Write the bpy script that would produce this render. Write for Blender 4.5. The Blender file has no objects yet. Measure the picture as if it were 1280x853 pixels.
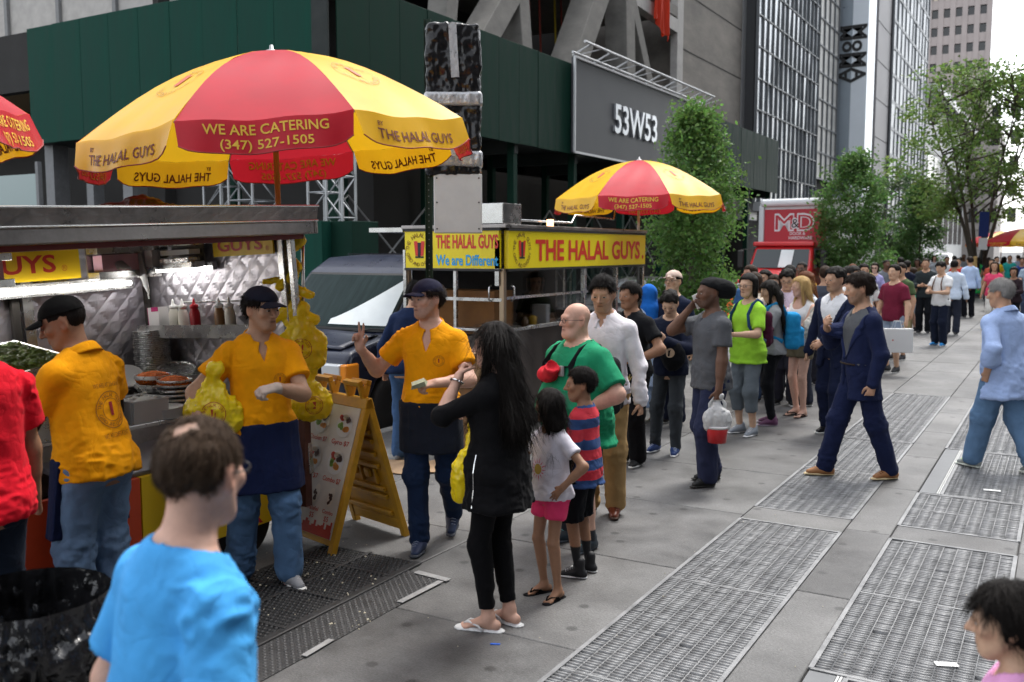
import bpy, math, random
import numpy as np
from mathutils import Vector, Matrix
from mathutils.bvhtree import BVHTree

# ------------------------------------------------------------------ camera
scene = bpy.context.scene
COL = scene.collection
F_PX, CX, CY, HC = 1180.0, 640.0, 426.5, 2.0          # focal length and centre in photo pixels, eye height in metres
PITCH = math.atan(114 / 1180.0)
YAW = math.radians(30.4)
cam_data = bpy.data.cameras.new('camera')
cam_data.sensor_fit = 'HORIZONTAL'
cam_data.sensor_width = 36.0
cam_data.lens = 36.0 * F_PX / 1280.0
cam_data.clip_start = 0.1
cam_data.clip_end = 2000.0
cam_data.dof.use_dof = True
cam_data.dof.focus_distance = 6.8
cam_data.dof.aperture_fstop = 2.8
cam = bpy.data.objects.new('camera', cam_data)
COL.objects.link(cam)
cam.location = (0, 0, HC)
cam.rotation_euler = (math.pi / 2 - PITCH, 0, YAW)
scene.camera = cam

# ------------------------------------------------------------------ sky, sun, exposure
SUN_EL, SUN_AZ = math.radians(60), math.radians(8)   # azimuth: clockwise from +Y
world = bpy.data.worlds.new('World')
scene.world = world
world.use_nodes = True
_nt = world.node_tree
_sky = _nt.nodes.new('ShaderNodeTexSky')
_sky.sky_type = 'NISHITA'
_sky.sun_disc = False
_sky.sun_elevation = SUN_EL
_sky.sun_rotation = SUN_AZ
_sky.air_density = 1.0
_sky.dust_density = 2.0
_sky.ozone_density = 0.6
_bw = _nt.nodes.new('ShaderNodeHueSaturation')
_bw.inputs['Saturation'].default_value = 0.22
_nt.links.new(_sky.outputs[0], _bw.inputs['Color'])
_nt.links.new(_bw.outputs[0], _nt.nodes['Background'].inputs[0])
_nt.nodes['Background'].inputs[1].default_value = 0.15
sun_data = bpy.data.lights.new('sun', 'SUN')
sun_data.energy = 0.8
sun_data.angle = math.radians(16)
sun_data.color = (1.0, 0.96, 0.9)
sun = bpy.data.objects.new('sun', sun_data)
COL.objects.link(sun)
_sd = Vector((math.sin(SUN_AZ) * math.cos(SUN_EL), math.cos(SUN_AZ) * math.cos(SUN_EL), math.sin(SUN_EL)))
sun.rotation_euler = _sd.to_track_quat('Z', 'Y').to_euler()
sun.location = (0, 0, 60)
vs = scene.view_settings
vs.view_transform = 'Standard'
vs.look = 'None'
vs.exposure = 1.86
vs.gamma = 1.0
vs.use_curve_mapping = False
scene.cycles.max_bounces = 6
scene.cycles.diffuse_bounces = 3
scene.cycles.glossy_bounces = 3
scene.cycles.transmission_bounces = 4
scene.cycles.transparent_max_bounces = 12
scene.cycles.use_denoising = True
scene.cycles.caustics_reflective = False
scene.cycles.caustics_refractive = False

# ------------------------------------------------------------------ survey: a pixel of the photograph to a point of the place
_fwd = np.array([-math.sin(YAW) * math.cos(PITCH), math.cos(YAW) * math.cos(PITCH), -math.sin(PITCH)])
_rgt = np.array([math.cos(YAW), math.sin(YAW), 0.0])
_upv = np.cross(_rgt, _fwd)
_eye = np.array([0, 0, HC])
def ray(x, y): return _fwd + _rgt * (x - CX) / F_PX + _upv * (CY - y) / F_PX
def G(x, y, z=0.0):
    d = ray(x, y); return Vector(_eye + d * ((z - HC) / d[2]))
def Dp(x, y, dep): return Vector(_eye + ray(x, y) * dep)
def atX(x, y, X): d = ray(x, y); return Vector(_eye + d * (X / d[0]))
def atY(x, y, Y): d = ray(x, y); return Vector(_eye + d * (Y / d[1]))
def depth_of(p): return float((np.array(p) - _eye) @ _fwd)

rnd = random.Random(7)
R_ = math.radians

# ------------------------------------------------------------------ materials
_mc = {}
def srgb(h):
    h = h.lstrip('#'); c = [int(h[i:i + 2], 16) / 255 for i in (0, 2, 4)]
    return tuple(x / 12.92 if x <= .04045 else ((x + .055) / 1.055) ** 2.4 for x in c)
def M(name, col=(.5, .5, .5), rough=.6, metal=0.0, var=0.0, vscale=6.0, bump=0.0, bscale=60.0, spec=.5, transl=0.0, emit=0.0,
      trans=0.0, ior=1.45, stretch=(1, 1, 1), attr=None, coat=0.0, alpha=1.0, sheen=0.0, sss=0.0):
    if name in _mc: return _mc[name]
    if isinstance(col, str): col = srgb(col)
    m = bpy.data.materials.new(name); m.use_nodes = True
    nt = m.node_tree; b = nt.nodes['Principled BSDF']; L = nt.links.new
    b.inputs['Roughness'].default_value = rough
    b.inputs['Metallic'].default_value = metal
    b.inputs['Specular IOR Level'].default_value = spec
    b.inputs['IOR'].default_value = ior
    b.inputs['Base Color'].default_value = (*col, 1)
    b.inputs['Transmission Weight'].default_value = trans
    b.inputs['Coat Weight'].default_value = coat
    b.inputs['Coat Roughness'].default_value = .06
    b.inputs['Alpha'].default_value = alpha
    if sheen: b.inputs['Sheen Weight'].default_value = sheen
    if sss:
        b.inputs['Subsurface Weight'].default_value = sss
        b.inputs['Subsurface Radius'].default_value = (.012, .005, .003)
        b.inputs['Subsurface Scale'].default_value = 1.0
    if emit:
        b.inputs['Emission Color'].default_value = (*col, 1); b.inputs['Emission Strength'].default_value = emit
    src = None
    if attr:
        a = nt.nodes.new('ShaderNodeAttribute'); a.attribute_name = attr; src = a.outputs['Color']; L(src, b.inputs['Base Color'])
    if var or bump:
        tc = nt.nodes.new('ShaderNodeTexCoord'); mp = nt.nodes.new('ShaderNodeMapping'); mp.inputs['Scale'].default_value = stretch
        L(tc.outputs['Object'], mp.inputs['Vector'])
    if var:
        n = nt.nodes.new('ShaderNodeTexNoise'); n.inputs['Scale'].default_value = vscale; n.inputs['Detail'].default_value = 5
        n.inputs['Roughness'].default_value = .65
        L(mp.outputs[0], n.inputs['Vector'])
        r = nt.nodes.new('ShaderNodeMapRange'); r.inputs['From Min'].default_value = .3; r.inputs['From Max'].default_value = .7
        r.inputs['To Min'].default_value = 1 - var; r.inputs['To Max'].default_value = 1 + var * .6
        L(n.outputs['Fac'], r.inputs['Value'])
        mx = nt.nodes.new('ShaderNodeVectorMath'); mx.operation = 'SCALE'
        if src: L(src, mx.inputs[0])
        else: mx.inputs[0].default_value = col
        L(r.outputs[0], mx.inputs['Scale']); L(mx.outputs[0], b.inputs['Base Color'])
        r2 = nt.nodes.new('ShaderNodeMapRange'); r2.inputs['From Min'].default_value = .3; r2.inputs['From Max'].default_value = .7
        r2.inputs['To Min'].default_value = max(.03, rough - .12 * min(1, var * 4)); r2.inputs['To Max'].default_value = min(1, rough + .1 * min(1, var * 4))
        L(n.outputs['Fac'], r2.inputs['Value']); L(r2.outputs[0], b.inputs['Roughness'])
    if bump:
        n = nt.nodes.new('ShaderNodeTexNoise'); n.inputs['Scale'].default_value = bscale; n.inputs['Detail'].default_value = 4
        L(mp.outputs[0], n.inputs['Vector'])
        bp = nt.nodes.new('ShaderNodeBump'); bp.inputs['Strength'].default_value = bump; bp.inputs['Distance'].default_value = .02
        L(n.outputs['Fac'], bp.inputs['Height']); L(bp.outputs[0], b.inputs['Normal'])
    if transl:
        t = nt.nodes.new('ShaderNodeBsdfTranslucent'); t.inputs[0].default_value = (*col, 1)
        ms = nt.nodes.new('ShaderNodeMixShader'); ms.inputs[0].default_value = transl
        L(b.outputs[0], ms.inputs[1]); L(t.outputs[0], ms.inputs[2]); L(ms.outputs[0], nt.nodes['Material Output'].inputs[0])
    _mc[name] = m
    return m
def cloth(col, rough=.85, var=.12):
    if isinstance(col, str): key = col; c = srgb(col)
    else: c = col; key = '%.3f_%.3f_%.3f' % col
    if 'cloth_' + key in _mc: return _mc['cloth_' + key]
    m = M('cloth_' + key, c, rough, var=var, vscale=9, bump=.10, bscale=420, spec=.09, sheen=.03); nt = m.node_tree; L = nt.links.new
    weave = [n for n in nt.nodes if n.type == 'BUMP'][0]; mp = [n for n in nt.nodes if n.type == 'MAPPING'][0]; prev = None
    for sc, st, dist in ((5.5, .26, .030), (13.0, .16, .014)):          # sharp creases, large and small
        n = nt.nodes.new('ShaderNodeTexNoise'); n.inputs['Scale'].default_value = sc; n.inputs['Detail'].default_value = 2.0; n.inputs['Distortion'].default_value = .9; L(mp.outputs[0], n.inputs['Vector'])
        s1 = nt.nodes.new('ShaderNodeMath'); s1.operation = 'SUBTRACT'; s1.inputs[1].default_value = .5; L(n.outputs['Fac'], s1.inputs[0]); s2 = nt.nodes.new('ShaderNodeMath'); s2.operation = 'ABSOLUTE'; L(s1.outputs[0], s2.inputs[0])
        s3 = nt.nodes.new('ShaderNodeMath'); s3.operation = 'POWER'; s3.inputs[1].default_value = .6; L(s2.outputs[0], s3.inputs[0])
        bp = nt.nodes.new('ShaderNodeBump'); bp.inputs['Strength'].default_value = st; bp.inputs['Distance'].default_value = dist; L(s3.outputs[0], bp.inputs['Height'])
        if prev: L(prev.outputs[0], bp.inputs['Normal'])
        prev = bp
    L(prev.outputs[0], weave.inputs['Normal'])
    return m

# ------------------------------------------------------------------ mesh helpers
def link(o, parent=None):
    COL.objects.link(o)
    if parent is not None: o.parent = parent
    return o
def tag(o, label=None, cat=None, group=None, kind=None):
    if label: o['label'] = label
    if cat: o['category'] = cat
    if group: o['group'] = group
    if kind: o['kind'] = kind
    return o
def thing(name, label, cat, loc=(0, 0, 0), rot=(0, 0, 0), group=None):
    o = bpy.data.objects.new(name, None); o.empty_display_size = .2
    o.location = loc; o.rotation_euler = rot
    link(o); tag(o, label, cat, group)
    return o
def mesh_np(name, V, Q, mat=None, parent=None, smooth=True, col=None):
    """verts (n,3) and faces (m,3|4) from numpy arrays"""
    V = np.asarray(V, dtype=np.float32); Q = np.asarray(Q, dtype=np.int32)
    me = bpy.data.meshes.new(name)
    k = Q.shape[1] if len(Q) else 4
    me.vertices.add(len(V)); me.vertices.foreach_set('co', V.ravel())
    me.loops.add(Q.size); me.loops.foreach_set('vertex_index', Q.ravel())
    me.polygons.add(len(Q)); me.polygons.foreach_set('loop_start', np.arange(0, Q.size, k, dtype=np.int32))
    me.update(calc_edges=True)
    if smooth: me.polygons.foreach_set('use_smooth', np.ones(len(Q), dtype=bool))
    if col is not None:
        ca = me.color_attributes.new('Col', 'FLOAT_COLOR', 'POINT')
        c4 = np.ones((len(V), 4), dtype=np.float32); c4[:, :3] = col
        ca.data.foreach_set('color', c4.ravel())
    if mat: me.materials.append(mat)
    o = bpy.data.objects.new(name, me)
    return link(o, parent)

class MB:
    """collects plain shapes into one mesh"""
    def __init__(s): s.v = []; s.f = []
    def add(s, vs, fs):
        n = len(s.v); s.v += [tuple(x) for x in vs]; s.f += [tuple(i + n for i in f) for f in fs]; return s
    def box(s, c, d, rot=None, top=1.0):
        hx, hy, hz = d[0] / 2, d[1] / 2, d[2] / 2
        p = [Vector((x * hx * (top if z > 0 else 1), y * hy * (top if z > 0 else 1), z * hz)) for z in (-1, 1) for y in (-1, 1) for x in (-1, 1)]
        if rot is not None: p = [rot @ q for q in p]
        c = Vector(c)
        return s.add([q + c for q in p], [(0, 2, 3, 1), (4, 5, 7, 6), (0, 1, 5, 4), (2, 6, 7, 3), (0, 4, 6, 2), (1, 3, 7, 5)])
    def b2(s, lo, hi):
        return s.box([(a + b) / 2 for a, b in zip(lo, hi)], [abs(b - a) for a, b in zip(lo, hi)])
    def bar(s, a, b, w, h=None, up=(0, 0, 1)):
        a = Vector(a); b = Vector(b); h = h or w; z = (b - a); L = z.length; z = z.normalized(); u = Vector(up)
        if abs(z.dot(u)) > .98: u = Vector((1, 0, 0))
        x = u.cross(z).normalized(); y = z.cross(x)
        return s.box((a + b) / 2, (w, h, L), Matrix((x, y, z)).transposed())
    def cyl(s, a, b, r1, r2=None, n=14, caps=True):
        a = Vector(a); b = Vector(b); r2 = r1 if r2 is None else r2
        z = (b - a).normalized(); u = Vector((0, 0, 1)) if abs(z.z) < .95 else Vector((1, 0, 0))
        x = u.cross(z).normalized(); y = z.cross(x); vs = []
        for p, r in ((a, r1), (b, r2)):
            for i in range(n):
                t = 2 * math.pi * i / n; vs.append(p + x * (r * math.cos(t)) + y * (r * math.sin(t)))
        fs = [(i, (i + 1) % n, n + (i + 1) % n, n + i) for i in range(n)]
        if caps: fs += [tuple(range(n - 1, -1, -1)), tuple(range(n, 2 * n))]
        return s.add(vs, fs)
    def tube(s, pts, r, n=8, flat=1.0, side=None):
        pts = [Vector(p) for p in pts]; vs = []; m = len(pts)
        rr = r if isinstance(r, (list, tuple)) else [r] * m
        for i, p in enumerate(pts):
            z = (pts[min(i + 1, m - 1)] - pts[max(i - 1, 0)]).normalized()
            u = Vector(side) if side is not None else (Vector((0, 0, 1)) if abs(z.z) < .9 else Vector((1, 0, 0)))
            x = u.cross(z).normalized(); y = z.cross(x)
            for k in range(n):
                t = 2 * math.pi * k / n; vs.append(p + x * (rr[i] * math.cos(t)) + y * (rr[i] * flat * math.sin(t)))
        fs = [(i * n + k, i * n + (k + 1) % n, (i + 1) * n + (k + 1) % n, (i + 1) * n + k) for i in range(m - 1) for k in range(n)]
        fs += [tuple(range(n - 1, -1, -1)), tuple(range((m - 1) * n, m * n))]
        return s.add(vs, fs)
    def lathe(s, prof, c=(0, 0, 0), n=24, sq=None):
        c = Vector(c); vs = []; m = len(prof)
        for r, z in prof:
            for k in range(n):
                t = 2 * math.pi * k / n; vs.append(c + Vector((r * math.cos(t), r * math.sin(t), z)))
        fs = [(i * n + k, i * n + (k + 1) % n, (i + 1) * n + (k + 1) % n, (i + 1) * n + k) for i in range(m - 1) for k in range(n)]
        if prof[0][0] > 1e-4: fs.append(tuple(range(n - 1, -1, -1)))
        if prof[-1][0] > 1e-4: fs.append(tuple(range((m - 1) * n, m * n)))
        return s.add(vs, fs)
    def prism(s, poly, fn, t0, t1):
        """poly of (u,v); fn(u,v,t) gives the point"""
        n = len(poly)
        vs = [fn(u, v, t0) for u, v in poly] + [fn(u, v, t1) for u, v in poly]
        fs = [tuple(range(n - 1, -1, -1)), tuple(range(n, 2 * n))] + [(i, (i + 1) % n, n + (i + 1) % n, n + i) for i in range(n)]
        return s.add(vs, fs)
    def grid(s, fn, nu, nv):
        vs = [fn(i / nu, j / nv) for j in range(nv + 1) for i in range(nu + 1)]
        fs = [(j * (nu + 1) + i, j * (nu + 1) + i + 1, (j + 1) * (nu + 1) + i + 1, (j + 1) * (nu + 1) + i) for j in range(nv) for i in range(nu)]
        return s.add(vs, fs)
    def build(s, name, mat=None, parent=None, smooth=False, bevel=0.0, seg=2, solid=0.0, auto=None):
        me = bpy.data.meshes.new(name); me.from_pydata(s.v, [], s.f); me.update()
        import bmesh
        bm = bmesh.new(); bm.from_mesh(me); bmesh.ops.recalc_face_normals(bm, faces=bm.faces); bm.to_mesh(me); bm.free()
        if mat: me.materials.append(mat)
        if smooth: me.polygons.foreach_set('use_smooth', [True] * len(me.polygons))
        o = bpy.data.objects.new(name, me); link(o, parent)
        if auto:
            me.polygons.foreach_set('use_smooth', [True] * len(me.polygons)); me.set_sharp_from_angle(angle=R_(auto))
        if solid:
            md = o.modifiers.new('solid', 'SOLIDIFY'); md.thickness = solid; md.offset = 0
        if bevel:
            md = o.modifiers.new('bevel', 'BEVEL'); md.width = bevel; md.segments = seg; md.limit_method = 'ANGLE'
        return o

def copy_tree(o, parent=None):
    c = o.copy(); link(c, parent)
    for ch in list(o.children): copy_tree(ch, c)
    return c

_tc = {}
def text_shape(s, weight=0.0, spacing=1.0):
    """flat outline of a line of text: verts (n,2) with height of a capital = 1, width, faces"""
    key = (s, weight, spacing)
    if key in _tc: return _tc[key]
    cu = bpy.data.curves.new('t', 'FONT'); cu.body = s; cu.size = 1.0; cu.offset = weight; cu.space_character = spacing
    cu.resolution_u = 3; cu.fill_mode = 'BOTH'
    ob = bpy.data.objects.new('t', cu); COL.objects.link(ob)
    dg = bpy.context.evaluated_depsgraph_get(); me = ob.evaluated_get(dg).to_mesh()
    V = np.array([v.co[:2] for v in me.vertices], dtype=float); Fs = [tuple(p.vertices) for p in me.polygons]
    ob.evaluated_get(dg).to_mesh_clear()
    bpy.data.objects.remove(ob); bpy.data.curves.remove(cu)
    lo = V.min(0); hi = V.max(0); V = V - [lo[0], 0]
    V /= .729 * 1.0
    r = (V, (hi[0] - lo[0]) / .729, Fs); _tc[key] = r
    return r
def text_on(mb, s, origin, right, up, height, width=None, weight=.02, align='C', fn=None, spacing=1.0):
    """lays text on a plane (origin is the baseline's middle) or through fn(u, v) -> point"""
    V, w, Fs = text_shape(s, weight, spacing)
    sx = height if width is None else width / w
    off = {'C': -w / 2, 'L': 0, 'R': -w}[align]
    if fn is None:
        o = Vector(origin); r = Vector(right).normalized(); u = Vector(up).normalized()
        pts = [o + r * ((x + off) * sx) + u * (y * height) for x, y in V]
    else: pts = [fn((x + off) * sx, y * height) for x, y in V]
    mb.add(pts, Fs); return mb
def disc_on(mb, o, r, u, rad, n=28, inner=0.0, fn=None, sy=1.0):
    f = fn or (lambda a, b: Vector(o) + Vector(r) * a + Vector(u) * b)
    if inner:
        vs = [f(k * math.cos(2 * math.pi * i / n), k * sy * math.sin(2 * math.pi * i / n)) for k in (inner, rad) for i in range(n)]
        mb.add(vs, [(i, (i + 1) % n, n + (i + 1) % n, n + i) for i in range(n)])
    else:
        vs = [f(rad * math.cos(2 * math.pi * i / n), rad * sy * math.sin(2 * math.pi * i / n)) for i in range(n)]
        mb.add(vs, [tuple(range(n))])
    return mb
def ring_text(mb, s, rad, h, a0, a1, fn, weight=.02, inward=False):
    """letters round an arc, angles measured clockwise from the top"""
    cs = [c for c in s]; n = len(cs)
    for i, c in enumerate(cs):
        if c == ' ': continue
        a = a0 + (a1 - a0) * (i / max(1, n - 1))
        V, w, Fs = text_shape(c, weight)
        ca, sa = math.cos(-a), math.sin(-a)
        flip = -1 if inward else 1
        pts = []
        for x, y in V:
            lx = (x - w / 2) * h * flip; ly = (y * h - h / 2) * flip + rad
            pts.append(fn(lx * ca - ly * sa, lx * sa + ly * ca))
        mb.add(pts, Fs)
    return mb
# ------------------------------------------------------------------ people: implicit bodies and clothes, meshed on a grid
f32 = np.float32
def rotx(a): c, s = math.cos(a), math.sin(a); return np.array([[1, 0, 0], [0, c, -s], [0, s, c]])
def roty(a): c, s = math.cos(a), math.sin(a); return np.array([[c, 0, s], [0, 1, 0], [-s, 0, c]])
def rotz(a): c, s = math.cos(a), math.sin(a); return np.array([[c, -s, 0], [s, c, 0], [0, 0, 1]])
def nrm(v): v = np.asarray(v, float); return v / (np.linalg.norm(v) + 1e-9)
def A(*v): return np.array(v, float)

_NT = (np.random.default_rng(5).random((32, 32, 32)) * 2 - 1).astype(f32).ravel()
def vnoise(x, y, z, seed=0):
    x = x + seed * 3.37; y = y + seed * 1.91; z = z + seed * 5.23
    xi = np.floor(x).astype(np.int32); yi = np.floor(y).astype(np.int32); zi = np.floor(z).astype(np.int32)
    fx = (x - xi).astype(f32); fy = (y - yi).astype(f32); fz = (z - zi).astype(f32)
    fx = fx * fx * (3 - 2 * fx); fy = fy * fy * (3 - 2 * fy); fz = fz * fz * (3 - 2 * fz)
    X = ((xi & 31) << 10, ((xi + 1) & 31) << 10); Y = ((yi & 31) << 5, ((yi + 1) & 31) << 5); Z = (zi & 31, (zi + 1) & 31)
    def lx(j, k): a = _NT[X[0] + Y[j] + Z[k]]; return a + (_NT[X[1] + Y[j] + Z[k]] - a) * fx
    def ly(k): a = lx(0, k); return a + (lx(1, k) - a) * fy
    a = ly(0); return a + (ly(1) - a) * fz

class Field:
    def __init__(s, lo, hi, h):
        s.h = h; s.lo = np.asarray(lo, float) - 3 * h
        s.n = np.maximum(4, np.ceil((np.asarray(hi) - s.lo) / h).astype(int) + 4)
        s.ax = [(s.lo[i] + h * np.arange(s.n[i])).astype(f32) for i in range(3)]
        s.d = np.full(s.n, 9.0, dtype=f32); s.folds = []
    def win(s, lo, hi, m):
        a = np.clip(np.floor((np.asarray(lo) - m - s.lo) / s.h).astype(int), 0, s.n - 1)
        b = np.clip(np.ceil((np.asarray(hi) + m - s.lo) / s.h).astype(int) + 1, 1, s.n)
        if np.any(b - a < 1): return None
        return tuple(slice(a[i], b[i]) for i in range(3))
    def xyz(s, w):
        return s.ax[0][w[0]][:, None, None], s.ax[1][w[1]][None, :, None], s.ax[2][w[2]][None, None, :]
    def local(s, w, c, R):
        X, Y, Z = s.xyz(w); X = X - f32(c[0]); Y = Y - f32(c[1]); Z = Z - f32(c[2])
        R = R.astype(f32)
        return [R[0, i] * X + R[1, i] * Y + R[2, i] * Z for i in range(3)]
    def put(s, w, d, k=0.0, op='u'):
        a = s.d[w]
        if op == 'u':
            if k:
                hh = np.clip(.5 + .5 * (a - d) / k, 0, 1); s.d[w] = a + (d - a) * hh - k * hh * (1 - hh)
            else: s.d[w] = np.minimum(a, d)
        elif op == 's':
            hh = np.clip(.5 - .5 * (a + d) / k, 0, 1) if k else (a < -d) * 1.0
            s.d[w] = a + (-d - a) * hh + k * hh * (1 - hh) if k else np.maximum(a, -d)
        else: s.d[w] = np.maximum(a, d)
    def cone(s, a, b, r1, r2, k=0.0, flat=None, op='u'):
        a = np.asarray(a, float); b = np.asarray(b, float); r = max(r1, r2); fl = max(1, flat[1] if flat else 1)
        w = s.win(np.minimum(a, b) - r * fl, np.maximum(a, b) + r * fl, k + 3 * s.h)
        if w is None: return
        X, Y, Z = s.xyz(w); ab = b - a; L2 = ab @ ab + 1e-9
        px, py, pz = X - f32(a[0]), Y - f32(a[1]), Z - f32(a[2])
        t = np.clip((px * f32(ab[0]) + py * f32(ab[1]) + pz * f32(ab[2])) / f32(L2), 0, 1)
        px = px - t * f32(ab[0]); py = py - t * f32(ab[1]); pz = pz - t * f32(ab[2])
        if flat:
            n = nrm(flat[0]); sc = 1 / flat[1] - 1
            q = (px * f32(n[0]) + py * f32(n[1]) + pz * f32(n[2])) * f32(sc)
            px = px + q * f32(n[0]); py = py + q * f32(n[1]); pz = pz + q * f32(n[2])
        s.put(w, np.sqrt(px * px + py * py + pz * pz) - (f32(r1) + t * f32(r2 - r1)), k, op)
    def ell(s, c, rad, R=np.eye(3), k=0.0, op='u'):
        rm = max(rad); c = np.asarray(c, float); w = s.win(c - rm, c + rm, k + 3 * s.h)
        if w is None: return
        q = s.local(w, c, R)
        l = np.sqrt((q[0] / f32(rad[0])) ** 2 + (q[1] / f32(rad[1])) ** 2 + (q[2] / f32(rad[2])) ** 2)
        s.put(w, (l - 1) * f32(min(rad)), k, op)
    def rbox(s, c, half, R=np.eye(3), r=.01, k=0.0, op='u'):
        c = np.asarray(c, float); m = np.linalg.norm(half); w = s.win(c - m, c + m, k + 3 * s.h)
        if w is None: return
        q = [np.abs(v) - f32(hh - r) for v, hh in zip(s.local(w, c, R), half)]
        o = np.sqrt(sum(np.maximum(v, 0) ** 2 for v in q)); i = np.minimum(np.maximum(np.maximum(q[0], q[1]), q[2]), 0)
        s.put(w, o + i - f32(r), k, op)
    def near(s, lim=.05):
        return np.nonzero(np.abs(s.d) < lim)
    def pts(s, idx): return [s.ax[i][idx[i]] for i in range(3)]
    def wrinkle(s, amp, fx, fy, fz, seed=0, mask=None):
        s.folds.append((amp, fx, fy, fz, seed, mask))
    def fold(s, V, Q):
        """cloth folds: the surface moves along its normals"""
        N = np.zeros_like(V); n = np.cross(V[Q[:, 2]] - V[Q[:, 0]], V[Q[:, 3]] - V[Q[:, 1]])
        for i in range(4):
            for c in range(3): N[:, c] += np.bincount(Q[:, i], n[:, c], len(V))
        N /= np.linalg.norm(N, axis=1)[:, None] + 1e-9; out = V.copy()
        for amp, fx, fy, fz, seed, mask in s.folds:
            x, y, z = V.T; m = np.ones(len(V)) if mask is None else mask(x, y, z) * 1.0; on = m > .04
            if not on.any(): continue
            x, y, z, m = x[on], y[on], z[on], m[on]
            v = (1 - np.abs(vnoise(x * fx + 3.1, y * fy + 7.7, z * fz, seed)) * 2.4) * .6 + vnoise(x * fx * 2.3, y * fy * 2.3, z * fz * 2.1, seed + 5) * .4
            out[on] += N[on] * (amp * v * m)[:, None]
        return out
    def sample(s, P):
        ii = np.rint((P - s.lo) / s.h).astype(int); ok = np.all((ii >= 0) & (ii < s.n), axis=1)
        r = np.full(len(P), 9.0); j = ii[ok]; r[ok] = s.d[j[:, 0], j[:, 1], j[:, 2]]; return r
    def mesh(s):
        d = s.d; d[0] = d[-1] = 9; d[:, 0] = d[:, -1] = 9; d[:, :, 0] = d[:, :, -1] = 9
        g = d < 0
        if not g.any(): return np.zeros((0, 3)), np.zeros((0, 4), int)
        lo0 = s.lo
        cr = []
        for ax in range(3):
            on = np.nonzero(g.any(axis=tuple(i for i in range(3) if i != ax)))[0]; cr.append((max(0, on[0] - 2), min(d.shape[ax], on[-1] + 3)))
        sl = tuple(slice(a, b) for a, b in cr); d = d[sl]; g = g[sl]; lo0 = s.lo + np.array([a for a, b in cr]) * s.h
        c = np.zeros(np.array(d.shape) - 1, dtype=np.int8)
        for i in (0, 1):
            for j in (0, 1):
                for k in (0, 1):
                    c += g[i:d.shape[0] - 1 + i, j:d.shape[1] - 1 + j, k:d.shape[2] - 1 + k]
        mask = (c > 0) & (c < 8)
        ijk = np.argwhere(mask); N = len(ijk)
        idx = np.full(mask.shape, -1, dtype=np.int32); idx[mask] = np.arange(N)
        cv = np.empty((N, 2, 2, 2), dtype=f32)
        for i in (0, 1):
            for j in (0, 1):
                for k in (0, 1): cv[:, i, j, k] = d[ijk[:, 0] + i, ijk[:, 1] + j, ijk[:, 2] + k]
        acc = np.zeros((N, 3)); cnt = np.zeros(N)
        for axis in range(3):
            for u in (0, 1):
                for v in (0, 1):
                    sl0 = [u, v]; sl0.insert(axis, 0); sl1 = [u, v]; sl1.insert(axis, 1)
                    a = cv[:, sl0[0], sl0[1], sl0[2]]; b = cv[:, sl1[0], sl1[1], sl1[2]]
                    m = (a < 0) != (b < 0)
                    t = np.where(m, a / np.where(m, a - b, 1), 0)
                    p = np.zeros((N, 3)); o = [u, v]; o.insert(axis, 0)
                    p[:] = o; p[:, axis] = t
                    acc += p * m[:, None]; cnt += m
        V = (ijk + acc / cnt[:, None]) * s.h + lo0
        Q = []
        sh = d.shape
        for axis in range(3):
            a = [slice(0, sh[i] - 1) if i == axis else slice(1, sh[i] - 1) for i in range(3)]
            b = [slice(1, sh[i]) if i == axis else slice(1, sh[i] - 1) for i in range(3)]
            ga = g[tuple(a)]; gb = g[tuple(b)]; e = np.argwhere(ga != gb)
            if not len(e): continue
            fl = ga[e[:, 0], e[:, 1], e[:, 2]]
            e = e + [0 if i == axis else 1 for i in range(3)]
            o1, o2 = (axis + 1) % 3, (axis + 2) % 3
            def cell(du, dv):
                q = e.copy(); q[:, o1] -= du; q[:, o2] -= dv; return idx[q[:, 0], q[:, 1], q[:, 2]]
            q = np.stack([cell(1, 1), cell(0, 1), cell(0, 0), cell(1, 0)], 1)
            q[~fl] = q[~fl][:, ::-1]
            Q.append(q)
        Q = np.concatenate(Q)
        if s.folds: V = s.fold(V, Q)
        return V, Q

# ---- body plan, for a figure 1.75 m tall (front is -Y, left is +X)
def _dense(Z, W):
    zz = np.linspace(Z[0], Z[-1], 160); ww = np.interp(zz, Z, W)
    ker = np.hanning(13); ker /= ker.sum(); ww = np.convolve(np.pad(ww, 6, mode='edge'), ker, 'valid'); return zz, ww
def torso_plan(sex, g, belly):
    Z = [-.13, -.08, 0, .08, .17, .27, .38, .455, .51, .56]
    if sex == 'm':
        W = [.10, .146, .160, .152, .140, .147, .164, .163, .125, .06]; D = [.09, .110, .114, .106, .099, .105, .113, .100, .074, .05]
    elif sex == 'f':
        W = [.10, .158, .176, .158, .128, .134, .150, .148, .112, .05]; D = [.09, .118, .120, .106, .092, .098, .108, .096, .07, .045]
    else:
        W = [.10, .150, .160, .150, .140, .142, .148, .145, .110, .05]; D = [.09, .110, .114, .112, .108, .104, .106, .096, .07, .045]
    W = np.array(W) * g; D = np.array(D) * (1 + (g - 1) * 1.2)
    YO = np.array([0.01, .012, .01, 0, -.004, -.006, -.004, .004, .012, .02])
    b = np.exp(-((np.array(Z) - .12) / .12) ** 2) * belly; D = D + b * .5; YO = YO - b * .5; W = W + b * .25
    return [_dense(Z, W), _dense(Z, D), _dense(Z, YO)]

def two_bone(a, t, l1, l2, pole):
    v = t - a; L = np.linalg.norm(v); mx = (l1 + l2) * .999
    if L > mx: t = a + v * mx / L; v = t - a; L = mx
    L = max(L, abs(l1 - l2) + .02); u = v / np.linalg.norm(v)
    x = (l1 * l1 - l2 * l2 + L * L) / (2 * L); h = math.sqrt(max(0, l1 * l1 - x * x))
    p = pole - u * (pole @ u); p = nrm(p)
    return a + u * x + p * h, t

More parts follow.
